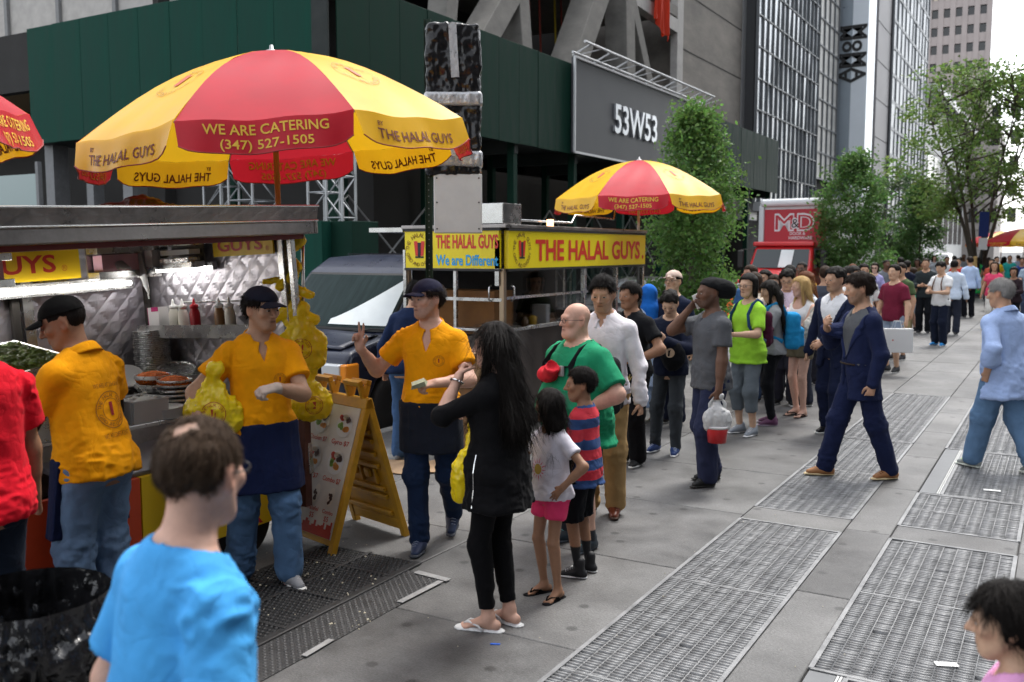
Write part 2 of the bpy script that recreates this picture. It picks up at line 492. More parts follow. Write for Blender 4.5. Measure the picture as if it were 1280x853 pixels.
ARM = {  # wrist target, elbow pole, palm normal, hand pose; written for the left arm, mirrored for the right
    'down': (A(.285, -.05, .86), A(.7, 1, 0), A(-1, .1, 0), 'relax'),
    'loose': (A(.27, -.10, .86), A(.4, 1, 0), A(-1, .2, 0), 'relax'),
    'hip': (A(.20, -.10, 1.03), A(1, .5, .1), A(-.6, .3, -.6), 'open'),
    'front': (A(.06, -.30, 1.12), A(1, .5, -.8), A(-.6, .2, .7), 'hold'),
    'phone': (A(.05, -.26, 1.22), A(1, .3, -1), A(-.3, .7, .5), 'hold'),
    'ear': (A(.13, -.10, 1.52), A(.9, -.6, -1), A(-1, .2, 0), 'hold'),
    'cross': (A(-.10, -.20, 1.14), A(1, .1, -.7), A(0, 1, .2), 'relax'),
    'swing': (A(.28, -.22, .90), A(.3, 1, 0), A(-1, .2, 0), 'relax'),
    'back': (A(.28, .20, .88), A(.3, 1, 0), A(-1, -.1, 0), 'relax'),
}
CURL = {'relax': (22, 26, 28, 32, 18), 'open': (4, 5, 6, 9, 5), 'fist': (78, 80, 80, 80, 45), 'hold': (48, 52, 54, 58, 34), 'peace': (3, 5, 82, 82, 60), 'flat': (12, 12, 14, 16, 10)}

class Body:
    def __init__(s, H, sex='m', g=1.0, belly=0.0, lean=0, side=0, twist=0, hyaw=0, hpitch=0, hroll=0, L='down', R='down',
                 feet=None, hs=1.05, limb=1.0, footyaw=(12, -12), shoulder=1.0):
        s.sex = sex; s.g = g; s.hs = hs
        s.top = .93 + .585 + .23 * hs
        s.k = H / s.top
        s.plan = torso_plan(sex, g, belly)
        lim = limb * (1 + (g - 1) * .8) * (.86 if sex == 'f' else .86 if sex == 'c' else 1.0); s.lim = lim
        fl, fr = feet or (A(.10, 0, 0), A(-.10, .02, 0)); fl = np.asarray(fl, float); fr = np.asarray(fr, float)
        def ankle(f): return f + A(0, 0, .085)
        hipz = .93; reach = .838
        for f in (ankle(fl), ankle(fr)):
            pass
        z = .93
        for f, sx in ((ankle(fl), .088), (ankle(fr), -.088)):
            dx = f[0] - sx; dy = f[1]; z = min(z, f[2] + math.sqrt(max(.04, reach ** 2 - dx * dx - dy * dy)) + .02)
        s.hip = A(0, 0, z); s.drop = .93 - z
        s.TR = rotz(R_(twist)) @ roty(R_(side)) @ rotx(R_(lean)); s.T0 = s.hip
        T = lambda x, y, zz: s.T0 + s.TR @ A(x, y, zz)
        sw = (.172 if sex == 'm' else .150 if sex == 'f' else .140) * (1 + (g - 1) * .75) * shoulder
        s.sh = {1: T(sw, .012, .442), -1: T(-sw, .012, .442)}
        s.neck0 = T(0, .018, .50); s.neck1 = T(0, .0, .60)
        s.HR = rotz(R_(hyaw)) @ rotx(R_(hpitch)) @ roty(R_(hroll))
        s.hc = s.neck1 + s.HR @ (A(0, -.016, .088) * hs) + A(0, 0, .01)
        s.el = {}; s.wr = {}; s.hd = {}; s.hn = {}; s.hp = {}
        for sg, sp in ((1, L), (-1, R)):
            if isinstance(sp, str): sp = ARM[sp]; sp = (sp[0] * A(sg, 1, 1), sp[1] * A(sg, 1, 1), sp[2] * A(sg, 1, 1), sp[3])
            tgt = np.asarray(sp[0], float) - A(0, 0, s.drop)
            e, w = two_bone(s.sh[sg], tgt, .285, .25, np.asarray(sp[1], float))
            s.el[sg] = e; s.wr[sg] = w
            d = nrm(w - e) if len(sp) < 5 else nrm(sp[4]); s.hd[sg] = d
            n = np.asarray(sp[2], float); n = nrm(n - d * (n @ d)); s.hn[sg] = n; s.hp[sg] = sp[3]
        s.hj = {}; s.kn = {}; s.an = {}; s.ft = {}
        for sg, f, fy in ((1, fl, footyaw[0]), (-1, fr, footyaw[1])):
            hj = s.hip + A(.088 * sg * (1 + (g - 1) * .6), .005, -.015); s.hj[sg] = hj
            k_, a_ = two_bone(hj, ankle(f), .425, .415, A(.12 * sg, -1, 0)); s.kn[sg] = k_; s.an[sg] = a_
            pitch = -math.degrees(math.atan2(max(0, f[2]), .16)) if f[2] > .01 else 0
            s.ft[sg] = rotz(R_(fy)) @ rotx(R_(-pitch * 1.0))
        allp = np.array([s.T0, s.hc, *s.el.values(), *s.wr.values(), *s.kn.values(), *s.an.values(), *s.sh.values()])
        m = .15 * max(1, g)
        s.lo = np.minimum(allp.min(0) - m, A(-.24 * g, -.20 * g - belly, 0)); s.hi = np.maximum(allp.max(0) + m, A(.24 * g, .18 * g, 0)); s.lo[2] = -.02; s.hi[2] = max(s.top, s.hc[2] + .14 * hs, allp[:, 2].max() + .22)
    # -- pieces shared by skin and clothes
    def torso(s, F, off=0.0, z0=-.13, z1=.56, k=0.0, grow=None, dx=0.0):
        Z = s.plan
        mg = off + (max(grow[1]) if grow else 0) + 3 * F.h
        mw = Z[0][1].max() + mg; md = Z[1][1].max() + mg + .03
        cs = np.array([s.T0 + s.TR @ A(x, y, zz) for x in (-mw, mw) for y in (-md, md) for zz in (z0 - .02, z1 + .02)])
        w = F.win(cs.min(0), cs.max(0), 0)
        q = F.local(w, s.T0, s.TR)
        tz = np.linspace(-.70, .62, 8192); tq = np.maximum(tz, -.045) if z0 < -.14 else tz; ti = np.clip((q[2] + f32(.70)) * f32(8191 / 1.32), 0, 8191).astype(np.int16)
        e = np.interp(tz, *grow) if grow else 0.0
        tw = (np.interp(tq, *Z[0]) + off + e).astype(f32); td = (np.interp(tq, *Z[1]) + off + e).astype(f32); ty = np.interp(tq, *Z[2]).astype(f32)
        ex = (q[0] / tw[ti]) ** 2; ey = ((q[1] - ty[ti]) / td[ti]) ** 2
        d = (f32(.72) * np.sqrt(ex + ey) + f32(.28) * np.sqrt(np.sqrt(ex * ex + ey * ey)) - 1) * np.minimum(tw, td)[ti]
        d = np.maximum(d, np.maximum(f32(z0) - q[2], q[2] - f32(z1)))
        F.put(w, d, k)
        if z1 > .5:
            for sg in (1, -1): F.cone(s.T0 + s.TR @ A(.035 * sg * s.g, .02, .520), s.sh[sg] + s.TR @ A(-.02 * sg, 0, .008), .042 * s.g + off * .8, .040 * s.g + off * .8, .045)
        if s.sex == 'f' and z1 > .4:
            for sg in (1, -1):
                F.ell(s.T0 + s.TR @ A(.068 * sg, -.085 * s.g, .345), (.058 + off, .05 + off, .062 + off), s.TR, k=.04)
        return q, w
    def arm(s, F, sg, off=0.0, upto=2.0, k=.03, cuff=0.0, slack=0.0):
        """upto 0..1 along the upper arm, 1..2 along the forearm"""
        l = s.lim; S, E, W = s.sh[sg], s.el[sg], s.wr[sg]
        r = [.052 * l, .042 * l, .029 * (1 + (l - 1) * .4)]
        t = min(1, upto); e = S + (E - S) * t
        F.cone(S, e, r[0] + off, r[0] + (r[1] - r[0]) * t + off + (cuff if upto <= 1 else slack * .5), k)
        F.ell(S + A(0, 0, -.008), (.054 * l + off,) * 3, k=.03)
        if upto <= .05: return e
        if upto > 1:
            t = upto - 1; e = E + (W - E) * t
            F.cone(E, e, r[1] + off + slack * .5, r[1] + (r[2] - r[1]) * t + off + cuff, max(k, .02))
            if off == 0: F.cone(E + (W - E) * .12, E + (W - E) * .5, .043 * l, .035 * l, .03)
        return e
    def leg(s, F, sg, off=0.0, upto=2.0, k=.03, loose=(0, 0, 0), calf=True):
        l = s.lim * (1.1 if s.sex == 'f' else 1.0); Hj, K, An = s.hj[sg], s.kn[sg], s.an[sg]
        r = [.083 * l + off + loose[0], .054 * l + off + loose[1], .037 * l + off + loose[2]]
        t = min(1, upto); e = Hj + (K - Hj) * t
        F.cone(Hj, e, r[0], r[0] + (r[1] - r[0]) * t, k)
        if upto > 1:
            t = upto - 1; e = K + (An - K) * t; F.cone(K, e, r[1], r[1] + (r[2] - r[1]) * t, max(k, .02))
            if calf:
                b = s.ft[sg] @ A(0, 1, 0)
                F.cone(K + (An - K) * .15 + b * .012, K + (An - K) * .55 + b * .012, .052 * l + off, .040 * l + off, .03)
        return e
    def foot(s, F, sg, off=0.0, k=.02):
        An = s.an[sg]; Rf = s.ft[sg]; P = lambda x, y, z: An + Rf @ A(x, y, z)
        F.cone(P(0, .045, -.050), P(0, -.02, -.040), .030 + off, .030 + off, k)
        F.cone(P(0, -.01, -.020), P(0.0, -.125, -.066), .030 + off, .018 + off, k, flat=(Rf @ A(1, 0, 0), 1.45))
        F.cone(An, P(0, .0, -.04), .036 + off, .034 + off, k)
        for i, (x, y) in enumerate(((.028, -.165), (.010, -.162), (-.006, -.155), (-.020, -.147), (-.033, -.137))):
            x *= -sg
            F.cone(P(x * .9, -.115, -.066), P(x, y, -.073), .014 - i * .0012 + off, .011 - i * .001 + off, .008)
    def hand(s, F, sg, off=0.0, sc=1.0):
        W, d, n = s.wr[sg], s.hd[sg], s.hn[sg]; sd = nrm(np.cross(d, n)) * sg * -1.0
        # sd points to the thumb side
        sd = nrm(np.cross(n, d)) * sg
        sc = sc * (.9 if s.sex == 'f' else .95 if s.sex == 'c' else 1.0)
        p1 = W + d * .082 * sc
        F.cone(W - d * .01, W + d * .03 * sc, .026 * sc + off, .026 * sc + off, .02, flat=(n, .62))
        for u in (-.022, -.004, .016):
            F.cone(W + d * .025 * sc + sd * u * .7 * sc, p1 + sd * u * sc, .016 * sc + off, .0145 * sc + off, .012, flat=(n, .85))
        cu = CURL[s.hp[sg]]
        base = (.027, .009, -.009, -.026); ln = (.074, .082, .076, .060)
        for i in range(4):
            a = p1 + sd * base[i] * sc - d * (.003 if i in (0, 2) else .0 if i == 1 else .009)
            ang = 0.0; spread = (.10, .02, -.05, -.12)[i] * (1.9 if s.hp[sg] in ('peace', 'open') else 1)
            for j, fr in enumerate((.46, .30, .24)):
                ang += R_(cu[i]) * (1.0, 1.1, .8)[j]
                v = nrm(d * math.cos(ang) + n * math.sin(ang) + sd * spread)
                b = a + v * ln[i] * fr * sc; r = (.0100, .0090, .0082)[j] * sc
                F.cone(a, b, r + off, r * .93 + off, .004); a = b
        a = W + d * .022 * sc + sd * .022 * sc; t = R_(cu[4])
        for j, (l, r) in enumerate(((.040, .0135), (.030, .0110), (.026, .0095))):
            o = nrm(d * .78 + sd * (.62 - .35 * j) + n * (.25 + math.sin(t) * (.4 + .5 * j)))
            b = a + o * l * sc; F.cone(a, b, r * sc + off, r * .92 * sc + off, .006); a = b
    def head(s, F, nose=1.0, jaw=1.0):
        R, c, h = s.HR, s.hc, s.hs
        P = lambda x, y, z: c + R @ (A(x, y, z) * h)
        e = lambda p, r, k, op='u': F.ell(P(*p), tuple(v * h for v in r), R, k * h, op)
        cn = lambda a, b, r1, r2, k, op='u', flat=None: F.cone(P(*a), P(*b), r1 * h, r2 * h, k * h, flat, op)
        jw = {'m': 1.0, 'f': .90, 'c': .92}[s.sex] * jaw
        e((0, .014, .032), (.076, .094, .084), 0)
        e((0, -.024, -.030), (.057 * jw, .068, .080), .03)
        e((0, -.055, -.085), (.036 * jw, .030, .028), .025)
        for sg in (1, -1):
            cn((.052 * sg * jw, .005, -.030), (.024 * sg * jw, -.058, -.090), .019, .016, .03)
            e((.045 * sg, -.064, -.012), (.020, .017, .018), .025)
        cn((-.036, -.080, .029), (.036, -.080, .029), .009, .009, .02)
        for sg in (1, -1): e((.032 * sg, -.098, .007), (.017, .0115, .0095), .010, 's')
        for sg in (1, -1): e((.031 * sg, -.0765, .006), (.0145, .0125, .0105), .004)
        cn((0, -.086, .022), (0, -.112 * (1 + .03 * (nose - 1)), -.022), .0075, .0115 * nose, .009)
        for sg in (1, -1): e((.0125 * sg, -.096, -.026), (.0085, .011, .0075), .005)
        cn((-.019, -.0865, -.0505), (.019, -.0865, -.0505), .0065, .0065, .006)
        cn((-.016, -.0855, -.0625), (.016, -.0855, -.0625), .0075, .0075, .006)
        for sg in (1, -1):
            e((.079 * sg, .012, -.004), (.010, .020, .032), .010)
            e((.088 * sg, .004, -.002), (.008, .011, .018), .006, 's')
        nl = .9 if s.sex != 'm' else 1.0
        F.cone(s.neck0, P(0, .022, -.045), .062 * nl * (1 + (s.g - 1) * .7), .052 * nl * (1 + (s.g - 1) * .8), .03)
        if s.g > 1.15: e((0, -.045, -.095), (.055, .045, .035), .03)

def skin_colors(B, V, skin, hairc, beard=0.0, brow=True, glove=None, lips=True, eyes=True):
    col = np.tile(np.array(skin, float), (len(V), 1))
    q = (V - B.hc) @ B.HR / B.hs
    x, y, z = np.abs(q[:, 0]), q[:, 1], q[:, 2]; hx = q[:, 0]
    front = y < -.03
    def mix(m, c, a=1.0):
        m = np.clip(m, 0, 1)[:, None] * a; col[:] = col * (1 - m) + np.array(c, float) * m
    sk = np.array(skin)
    cheek = np.exp(-(((x - .045) / .02) ** 2 + ((z + .022) / .02) ** 2)) * front; mix(cheek, sk * (1.05, .82, .78), .4)
    ear = ((x > .074) & (np.abs(y - .012) < .03) & (np.abs(z) < .04)) * 1.0; mix(ear, sk * (1.05, .8, .75), .45)
    nose = np.exp(-((x / .016) ** 2 + ((z + .02) / .016) ** 2)) * (y < -.09); mix(nose, sk * (1.05, .82, .78), .3)
    if beard:
        w = vnoise(V[:, 0] * 160, V[:, 1] * 160, V[:, 2] * 160, 3) * .25 + .85
        bm = (np.clip((-.042 - z + np.clip((y + .055) / .03, 0, 1) * (x > .035) * .042) / .010, 0, 1) * np.clip((.020 - y) / .02, 0, 1) * np.clip((z + .125) / .02, 0, 1))
        bm *= 1 - np.exp(-(((x) / .019) ** 2 + ((z + .056) / .008) ** 2))
        mus = np.exp(-((x / .026) ** 2 + ((z + .040) / .007) ** 2)) * front
        mix(np.clip(np.maximum(bm * (x > 0), mus) * w, 0, 1), np.array(hairc) * .9 + .004, beard)
    if lips:
        lm = np.exp(-((x / .021) ** 4 + ((z + .056) / .0085) ** 4)) * front; mix(lm, sk * (.66, .36, .34), .8)
        mix(np.exp(-((x / .02) ** 4 + ((z + .0560) / .0036) ** 2)) * front, sk * .16, .9)
        mix(np.exp(-(((x - .008) / .005) ** 2 + ((z + .033) / .004) ** 2)) * (y < -.085), sk * .2, .7)  # nostril shadow painted into the skin as dark spots
    if brow:
        bz = .0300 - 6 * (x - .032) ** 2; bm = np.exp(-((x - .032) / .019) ** 4 - ((z - bz) / .0048) ** 2) * (y < -.06); mix(bm, np.array(hairc) * .8, .85)
    sock = np.exp(-((x - .032) / .021) ** 2 - ((z - .008) / .014) ** 2) * (y < -.06); mix(sock, sk * (.9, .78, .72), .15)
    if not eyes: return _gloves(B, V, col, sk, glove)
    ew = np.exp(-((x - .032) / .0150) ** 4 - ((z - .006) / .0058) ** 4) * (y < -.06); mix(ew, (.55, .52, .5), .75)
    ir = np.exp(-((x - .032) / .0075) ** 4 - ((z - .007) / .0070) ** 4) * (y < -.06); mix(ir, (.02, .012, .008), .95)
    lash = np.exp(-((x - .032) / .0165) ** 4 - ((z - .0125) / .0026) ** 2) * (y < -.06); mix(lash, (.015, .01, .008), .8)
    return _gloves(B, V, col, sk, glove)
def _gloves(B, V, col, sk, glove):
    def mix(m, c, a): m = np.clip(m, 0, 1)[:, None] * a; col[:] = col * (1 - m) + np.array(c, float) * m
    for sg in (1, -1):
        dd = np.linalg.norm(V - (B.wr[sg] + B.hd[sg] * .085), axis=1); mix(np.exp(-(dd / .05) ** 2), sk * (1.04, .82, .76), .3)
        if glove and glove.get(sg):
            t = (V - B.wr[sg]) @ B.hd[sg]; dd = np.linalg.norm(V - B.wr[sg], axis=1); mix(((t > -.03) & (dd < .25)) * 1.0, glove[sg], .8)
    return col

def strands(V, Q, n, length, width, rng, comb=None, lift=.004, droop=1.0, cond=None):
    """thin ribbons lying along a hair surface"""
    tri = V[Q]; ctr = tri.mean(1); nor = np.cross(tri[:, 2] - tri[:, 0], tri[:, 3] - tri[:, 1]); ar = np.linalg.norm(nor, axis=1) + 1e-12; nor /= ar[:, None]
    if cond is not None: ar = ar * cond(ctr)
    pick = rng.choice(len(Q), n, p=ar / ar.sum())
    u = rng.random((n, 2)); T = tri[pick]
    P = T[:, 0] * ((1 - u[:, :1]) * (1 - u[:, 1:])) + T[:, 1] * (u[:, :1] * (1 - u[:, 1:])) + T[:, 2] * (u[:, :1] * u[:, 1:]) + T[:, 3] * ((1 - u[:, :1]) * u[:, 1:])
    N = nor[pick]; g = np.tile(A(0, 0, -1.0), (n, 1)) * droop
    if comb is not None: g = g + comb(P)
    g = g + rng.normal(0, .25, (n, 3)); D = g - N * np.sum(g * N, 1)[:, None]; D /= np.linalg.norm(D, axis=1)[:, None] + 1e-9
    S = np.cross(D, N); L = length * (.5 + rng.random((n, 1)))
    a = P - N * .002; b = P + D * L * .5 + N * lift * (.3 + rng.random((n, 1))); c = P + D * L + N * lift * rng.normal(.2, .9, (n, 1)) - A(0, 0, 1) * .2 * L * droop
    w = width * (.6 + .8 * rng.random((n, 1)))
    out = np.concatenate([a - S * w, a + S * w, b - S * w, b + S * w, c - S * w * .25, c + S * w * .25])
    i = np.arange(n)
    q = np.concatenate([np.stack([i, i + n, i + 3 * n, i + 2 * n], 1), np.stack([i + 2 * n, i + 3 * n, i + 5 * n, i + 4 * n], 1)])
    return out, q

def hairfield(B, F, style, rng):
    """style: short, buzz, crop, long, pony, bald_top"""
    R, c, h = B.HR, B.hc, B.hs
    P = lambda x, y, z: c + R @ (A(x, y, z) * h)
    th = {'short': .014, 'buzz': .005, 'crop': .022, 'long': .016, 'pony': .021, 'ring': .006, 'bob': .018, 'grey': .014}.get(style, .014)
    m = .17 * h; w = F.win(c - m, c + m, 0); q = [v / f32(h) for v in F.local(w, c, R)]
    l = np.sqrt((q[0] / f32(.076 + th)) ** 2 + ((q[1] - f32(.014)) / f32(.094 + th)) ** 2 + ((q[2] - f32(.032)) / f32(.084 + th * 1.15)) ** 2)
    d = (l - 1) * f32(.085)
    ax = np.abs(q[0])
    line = f32(.073) - np.clip(ax - .045, 0, 1) * .9             # hairline over the forehead and temples
    keep = np.minimum(np.maximum(line - q[2], q[1] + f32(.035)), np.maximum(np.maximum(f32(.018) - q[1] + np.clip(ax - .06, 0, .02), f32(-.072) - q[2]), -q[2] * 0 - 1))
    top = line - q[2] + np.clip(q[1] + .09, -.2, 0) * 0
    cover = style in ('long', 'pony', 'bob')
    side = np.maximum(f32(-.05 if cover else .026) - q[2], f32(-.012 if cover else -.050) - q[1])   # over the temple and above the ear
    back = np.maximum(f32(-.078) - q[2] - np.clip(q[1] - .05, 0, .1) * .3, f32(.03 if cover else .036) - q[1])
    keep = np.minimum(np.minimum(top, side), back)
    if style == 'ring':
        crown = np.sqrt(q[0] ** 2 + (q[1] - .075) ** 2 + (q[2] - .108) ** 2) - .030 - .018 * vnoise(q[0] * 40, q[1] * 40, q[2] * 40, 2)
        keep = np.maximum(keep, -crown)
    n = vnoise(q[0] * 55, q[1] * 30, q[2] * 30, 11) * .004 + vnoise(q[0] * 25, q[1] * 18, q[2] * 18, 5) * .003
    if style == 'buzz': n = n * .3
    if style == 'crop': n = n * 2.2
    F.put(w, np.maximum(d + n.astype(f32), keep * f32(.8)), .004)
    if style in ('long',):
        for x in (-.070, -.050, -.025, 0, .025, .050, .070):
            a = P(x, .075 - abs(x) * .5, .05); b = P(x * 1.15, .100 - abs(x) * .5, -.08)
            e = B.T0 + B.TR @ A(x * 1.9, .130 * B.g - abs(x) * .25, .33 + rng.random() * .04)
            e2 = B.T0 + B.TR @ A(x * 1.7 + rng.normal(0, .008), .122 * B.g - abs(x) * .2, .20 + rng.random() * .07)
            F.cone(a, b, .034, .034, .02); F.cone(b, e, .034, .024, .018); F.cone(e, e2, .024, .009, .012)
        for sg in (1, -1):
            b = P(.078 * sg, -.005, -.02); e = B.T0 + B.TR @ A(.085 * sg, -.06, .43); F.cone(P(.066 * sg, -.005, .06), b, .024, .022, .015); F.cone(b, e, .022, .014, .015)
            e2 = B.T0 + B.TR @ A(.095 * sg, -.112 * B.g, .30); F.cone(e, e2, .014, .006, .01)
    if style == 'bob':
        for x in (-.062, -.035, 0, .035, .062):
            F.cone(P(x, .07 - abs(x) * .6, .05), P(x * 1.1, .078 - abs(x) * .6, -.11), .034, .022, .02)
        for sg in (1, -1): F.cone(P(.070 * sg, .0, .06), P(.075 * sg, -.01, -.10), .024, .015, .015)
    if style == 'pony':
        F.ell(P(0, .125, .03), (.032 * h, .03 * h, .03 * h), R, .01)
        F.cone(P(0, .125, .03), P(0, .150, -.06), .026, .024, .02); F.cone(P(0, .150, -.06), P(0, .12, -.17), .024, .008, .02)
        F.cone(P(-.03, -.09, .055), P(.03, -.09, .055), .012, .012, .02)
    idx = F.near(.02); x, y, z = F.pts(idx); F.d[idx] += (vnoise(x * 130, y * 130, z * 9, 21) * .0032 * h).astype(f32)

# ---- clothes
def cut_plane(F, p, n):
    """keeps the side that n points away from"""
    w = np.nonzero(F.d < .05); X, Y, Z = F.pts(w); n = nrm(n)
    F.d[w] = np.maximum(F.d[w], (X - f32(p[0])) * f32(n[0]) + (Y - f32(p[1])) * f32(n[1]) + (Z - f32(p[2])) * f32(n[2]))
def shirt_field(B, h, sleeve=.62, hem=-.10, off=.014, neck='crew', loose=.0, wr=.006, seed=0, collar=False, openv=None, vdepth=0.0, flare=.02, lapel=False, cuff=None, flareh=0.0, slack=.010):
    F = Field(B.lo, B.hi, h)
    B.torso(F, off, z0=max(-.55, hem - .05), z1=.535, grow=([hem - .1, hem, .1, .25, .40, .5], [loose + .020, loose + .016, loose + .002, loose * .7, loose * .15, 0])) if hem > -.13 else B.torso(F, off, z0=-.6, z1=.535, grow=([hem - .1, hem, -.1, .1, .25, .40, .5], [loose * 1.2 + .022 + flareh, loose * 1.1 + .016 + flareh, loose, loose, loose * .7, loose * .15, 0]))
    for sg in (1, -1):
        if sleeve > .05: B.arm(F, sg, off * .8, sleeve, .028, cuff if cuff is not None else flare, slack=slack)
        else: F.cone(B.T0 + B.TR @ A(.085 * sg, .02, .46), B.T0 + B.TR @ A(.11 * sg, .02, .40), .035, .05, .03)
    F.cone(B.T0 + B.TR @ A(0, .015, .44), B.T0 + B.TR @ A(0, .012, .545 if not collar else .515), .10 * B.g, .068 * (.9 if B.sex != 'm' else 1) * B.g, .05)
    if wr:
        Z0 = B.T0[2]
        F.wrinkle(wr * 1.2, 9, 9, 7, seed, mask=lambda x, y, z: np.clip((Z0 + .42 - z) / .25, .35, 1))
        F.wrinkle(wr * .8, 20, 14, 34, seed + 9, mask=lambda x, y, z: np.clip((Z0 + .20 - z) / .12, .12, 1))
        for sg in (1, -1):
            if sleeve > 1:
                E = B.el[sg]; F.wrinkle(wr * .5, 20, 16, 24, seed + 3, mask=lambda x, y, z: np.exp(-((x - E[0]) ** 2 + (y - E[1]) ** 2 + (z - E[2]) ** 2) / .016))
            S = B.sh[sg] + B.TR @ A(-.05 * sg, -.02, -.10)
            F.wrinkle(wr * 1.0, 30, 12, 24, seed + 4, mask=lambda x, y, z: np.exp(-((x - S[0]) ** 2 + (y - S[1]) ** 2 + (z - S[2]) ** 2) / .012))
    w = np.nonzero(F.d < .05); X, Y, Z = F.pts(w); d = F.d[w]
    px, py, pz = X - f32(B.T0[0]), Y - f32(B.T0[1]), Z - f32(B.T0[2]); Rm = B.TR.astype(f32)
    q = [Rm[0, i] * px + Rm[1, i] * py + Rm[2, i] * pz for i in range(3)]
    if lapel and openv:
        vz, vw = openv; e = np.abs(q[0]) - np.clip((q[2] - vz) * vw, 0, .09)
        band = (e > 0) & (e < .055) & (q[1] < .02) & (q[2] > vz) & (q[2] < .52); d = d - band * f32(.007)
    if sleeve <= 1.0 and sleeve > .05:
        for sg in (1, -1):      # cut the sleeve square at its hem
            S = B.sh[sg]; u = nrm(B.el[sg] - S); e = S + u * np.linalg.norm(B.el[sg] - S) * sleeve
            pl = (X - f32(e[0])) * f32(u[0]) + (Y - f32(e[1])) * f32(u[1]) + (Z - f32(e[2])) * f32(u[2])
            rd2 = (X - f32(e[0])) ** 2 + (Y - f32(e[1])) ** 2 + (Z - f32(e[2])) ** 2
            body_ = (q[0] / (np.interp(q[2], *B.plan[0]) + off + loose)) ** 2 + ((q[1] - np.interp(q[2], *B.plan[2])) / (np.interp(q[2], *B.plan[1]) + off + loose)) ** 2
            d = np.where((rd2 < (.14 * B.g) ** 2) & (body_ > 1.08), np.maximum(d, np.where(np.abs(pl) < .09, pl, -1)), d)
    hemn = f32(hem) + .004 * np.sin(q[0] * 21 + seed) if wr else f32(hem)
    d = np.maximum(d, hemn - q[2])
    if openv:
        vz, vw = openv
        op = np.maximum(np.abs(q[0]) - np.where(q[2] > vz, (q[2] - vz) * vw, (vz - q[2]) * .22 + .0), q[1] + .015)
        d = np.maximum(d, -op)
    rn = .066 * (1 + (B.g - 1) * .6) * (.95 if B.sex != 'm' else 1.0)
    tilt = q[2] - .515 - (q[1] - .01) * .42
    hole = np.maximum(np.sqrt(q[0] ** 2 + ((q[1] - .008) * .9) ** 2) - rn - np.clip(tilt, 0, .03) * (.0 if collar else .8), -tilt - (.0 if not collar else .008))
    if neck == 'scoop': hole = np.minimum(hole, np.sqrt(q[0] ** 2 + (q[1] + .09) ** 2 + (q[2] - .50) ** 2) - .085)
    if neck == 'tank': hole = np.minimum(hole, np.sqrt((q[0] * .9) ** 2 + (q[1] + .09) ** 2 + (q[2] - .52) ** 2) - .10)
    d = np.maximum(d, -hole)
    if vdepth:
        vv = np.maximum(np.abs(q[0]) - (q[2] - (.50 - vdepth)) * .36, q[1] + .01); d = np.maximum(d, -vv)
    F.d[w] = d
    return F
def collar_mesh(B, off, vgap=.012, stand=.030, fall=.046):
    m = MB(); rn = .066 * (1 + (B.g - 1) * .6) * (.93 if B.sex != 'm' else 1.0); n = 40
    prof = ((.002, -.022, 0), (.003, stand * .5, 0), (.006, stand, 0), (.013, stand * .85, .5), (.022 + off * .3, stand - fall * .6, .9), (.026 + off * .5, stand - fall, 1.0))
    def f(u, v):
        a = (2 * u - 1) * (math.pi - vgap / rn); i = v * (len(prof) - 1); k = min(len(prof) - 2, int(i)); t = i - k; dr, dz, fr = [prof[k][j] * (1 - t) + prof[k + 1][j] * t for j in range(3)]
        frt = max(0, -math.cos(a)) ** 3; s = math.sin(a); y = math.cos(a)      # a=0 is the nape
        r = rn + .006 + dr; x_ = r * s; y_ = .010 + r * y * 1.06 - frt * fr * .012; z_ = .528 + y * .034 + dz - frt * fr * .030 + frt * (1 - fr) * -.010
        return Vector((B.T0 + B.TR @ A(x_ + (.010 * np.sign(s) * frt * fr), y_, z_)) * B.k)
    return m.grid(f, n, 10)
def pants_field(B, h, end=2.0, off=.012, loose=(.006, .014, .028), waist=.10, wr=.006, seed=0, bunch=1.0):
    F = Field(B.lo, A(B.hi[0], B.hi[1], B.T0[2] + .3), h)
    B.torso(F, off * .3, z0=-.10, z1=waist)
    for sg in (1, -1): B.leg(F, sg, off, end, .045 if B.g < 1.2 else .06, loose, calf=loose[2] < .012)
    F.cone(B.hip + A(-.05, .03, -.05), B.hip + A(.05, .03, -.05), .085 * B.g, .085 * B.g, .05)
    if wr:
        F.wrinkle(wr, 13, 13, 9, seed)
        hz = B.hip[2]
        F.wrinkle(wr * 1.2, 16, 12, 36, seed + 1, mask=lambda x, y, z: np.exp(-((z - hz + .06) / .07) ** 2) * .8)
        for sg in (1, -1):
            K = B.kn[sg]; F.wrinkle(wr * 1.0, 22, 18, 26, seed + 2 + sg, mask=lambda x, y, z: np.exp(-((z - K[2]) / .09) ** 2) * .9)
            if end > 1.8:
                An = B.an[sg]; F.wrinkle(wr * 1.2 * bunch, 24, 20, 34, seed + 6 + sg, mask=lambda x, y, z: np.exp(-((z - An[2] - .06) / .09) ** 2) * (np.hypot(x - An[0], y - An[1]) < .14))
    cut_plane(F, B.T0 + B.TR @ A(0, 0, waist), B.TR @ A(0, 0, 1))
    if end < 1.99:
        for sg in (1, -1):
            Hj, K, An = B.hj[sg], B.kn[sg], B.an[sg]
            e, u = (Hj + (K - Hj) * end, nrm(K - Hj)) if end <= 1 else (K + (An - K) * (end - 1), nrm(An - K))
            w = F.win(e - .17, e + .17, 0); X, Y, Z = F.xyz(w)
            pl = (X - f32(e[0])) * f32(u[0]) + (Y - f32(e[1])) * f32(u[1]) + (Z - f32(e[2])) * f32(u[2]); F.d[w] = np.maximum(F.d[w], np.where(np.sign(X - f32(B.hip[0])) == sg, pl, -1))
    else: cut_plane(F, A(0, 0, .035), A(0, 0, -1))
    return F
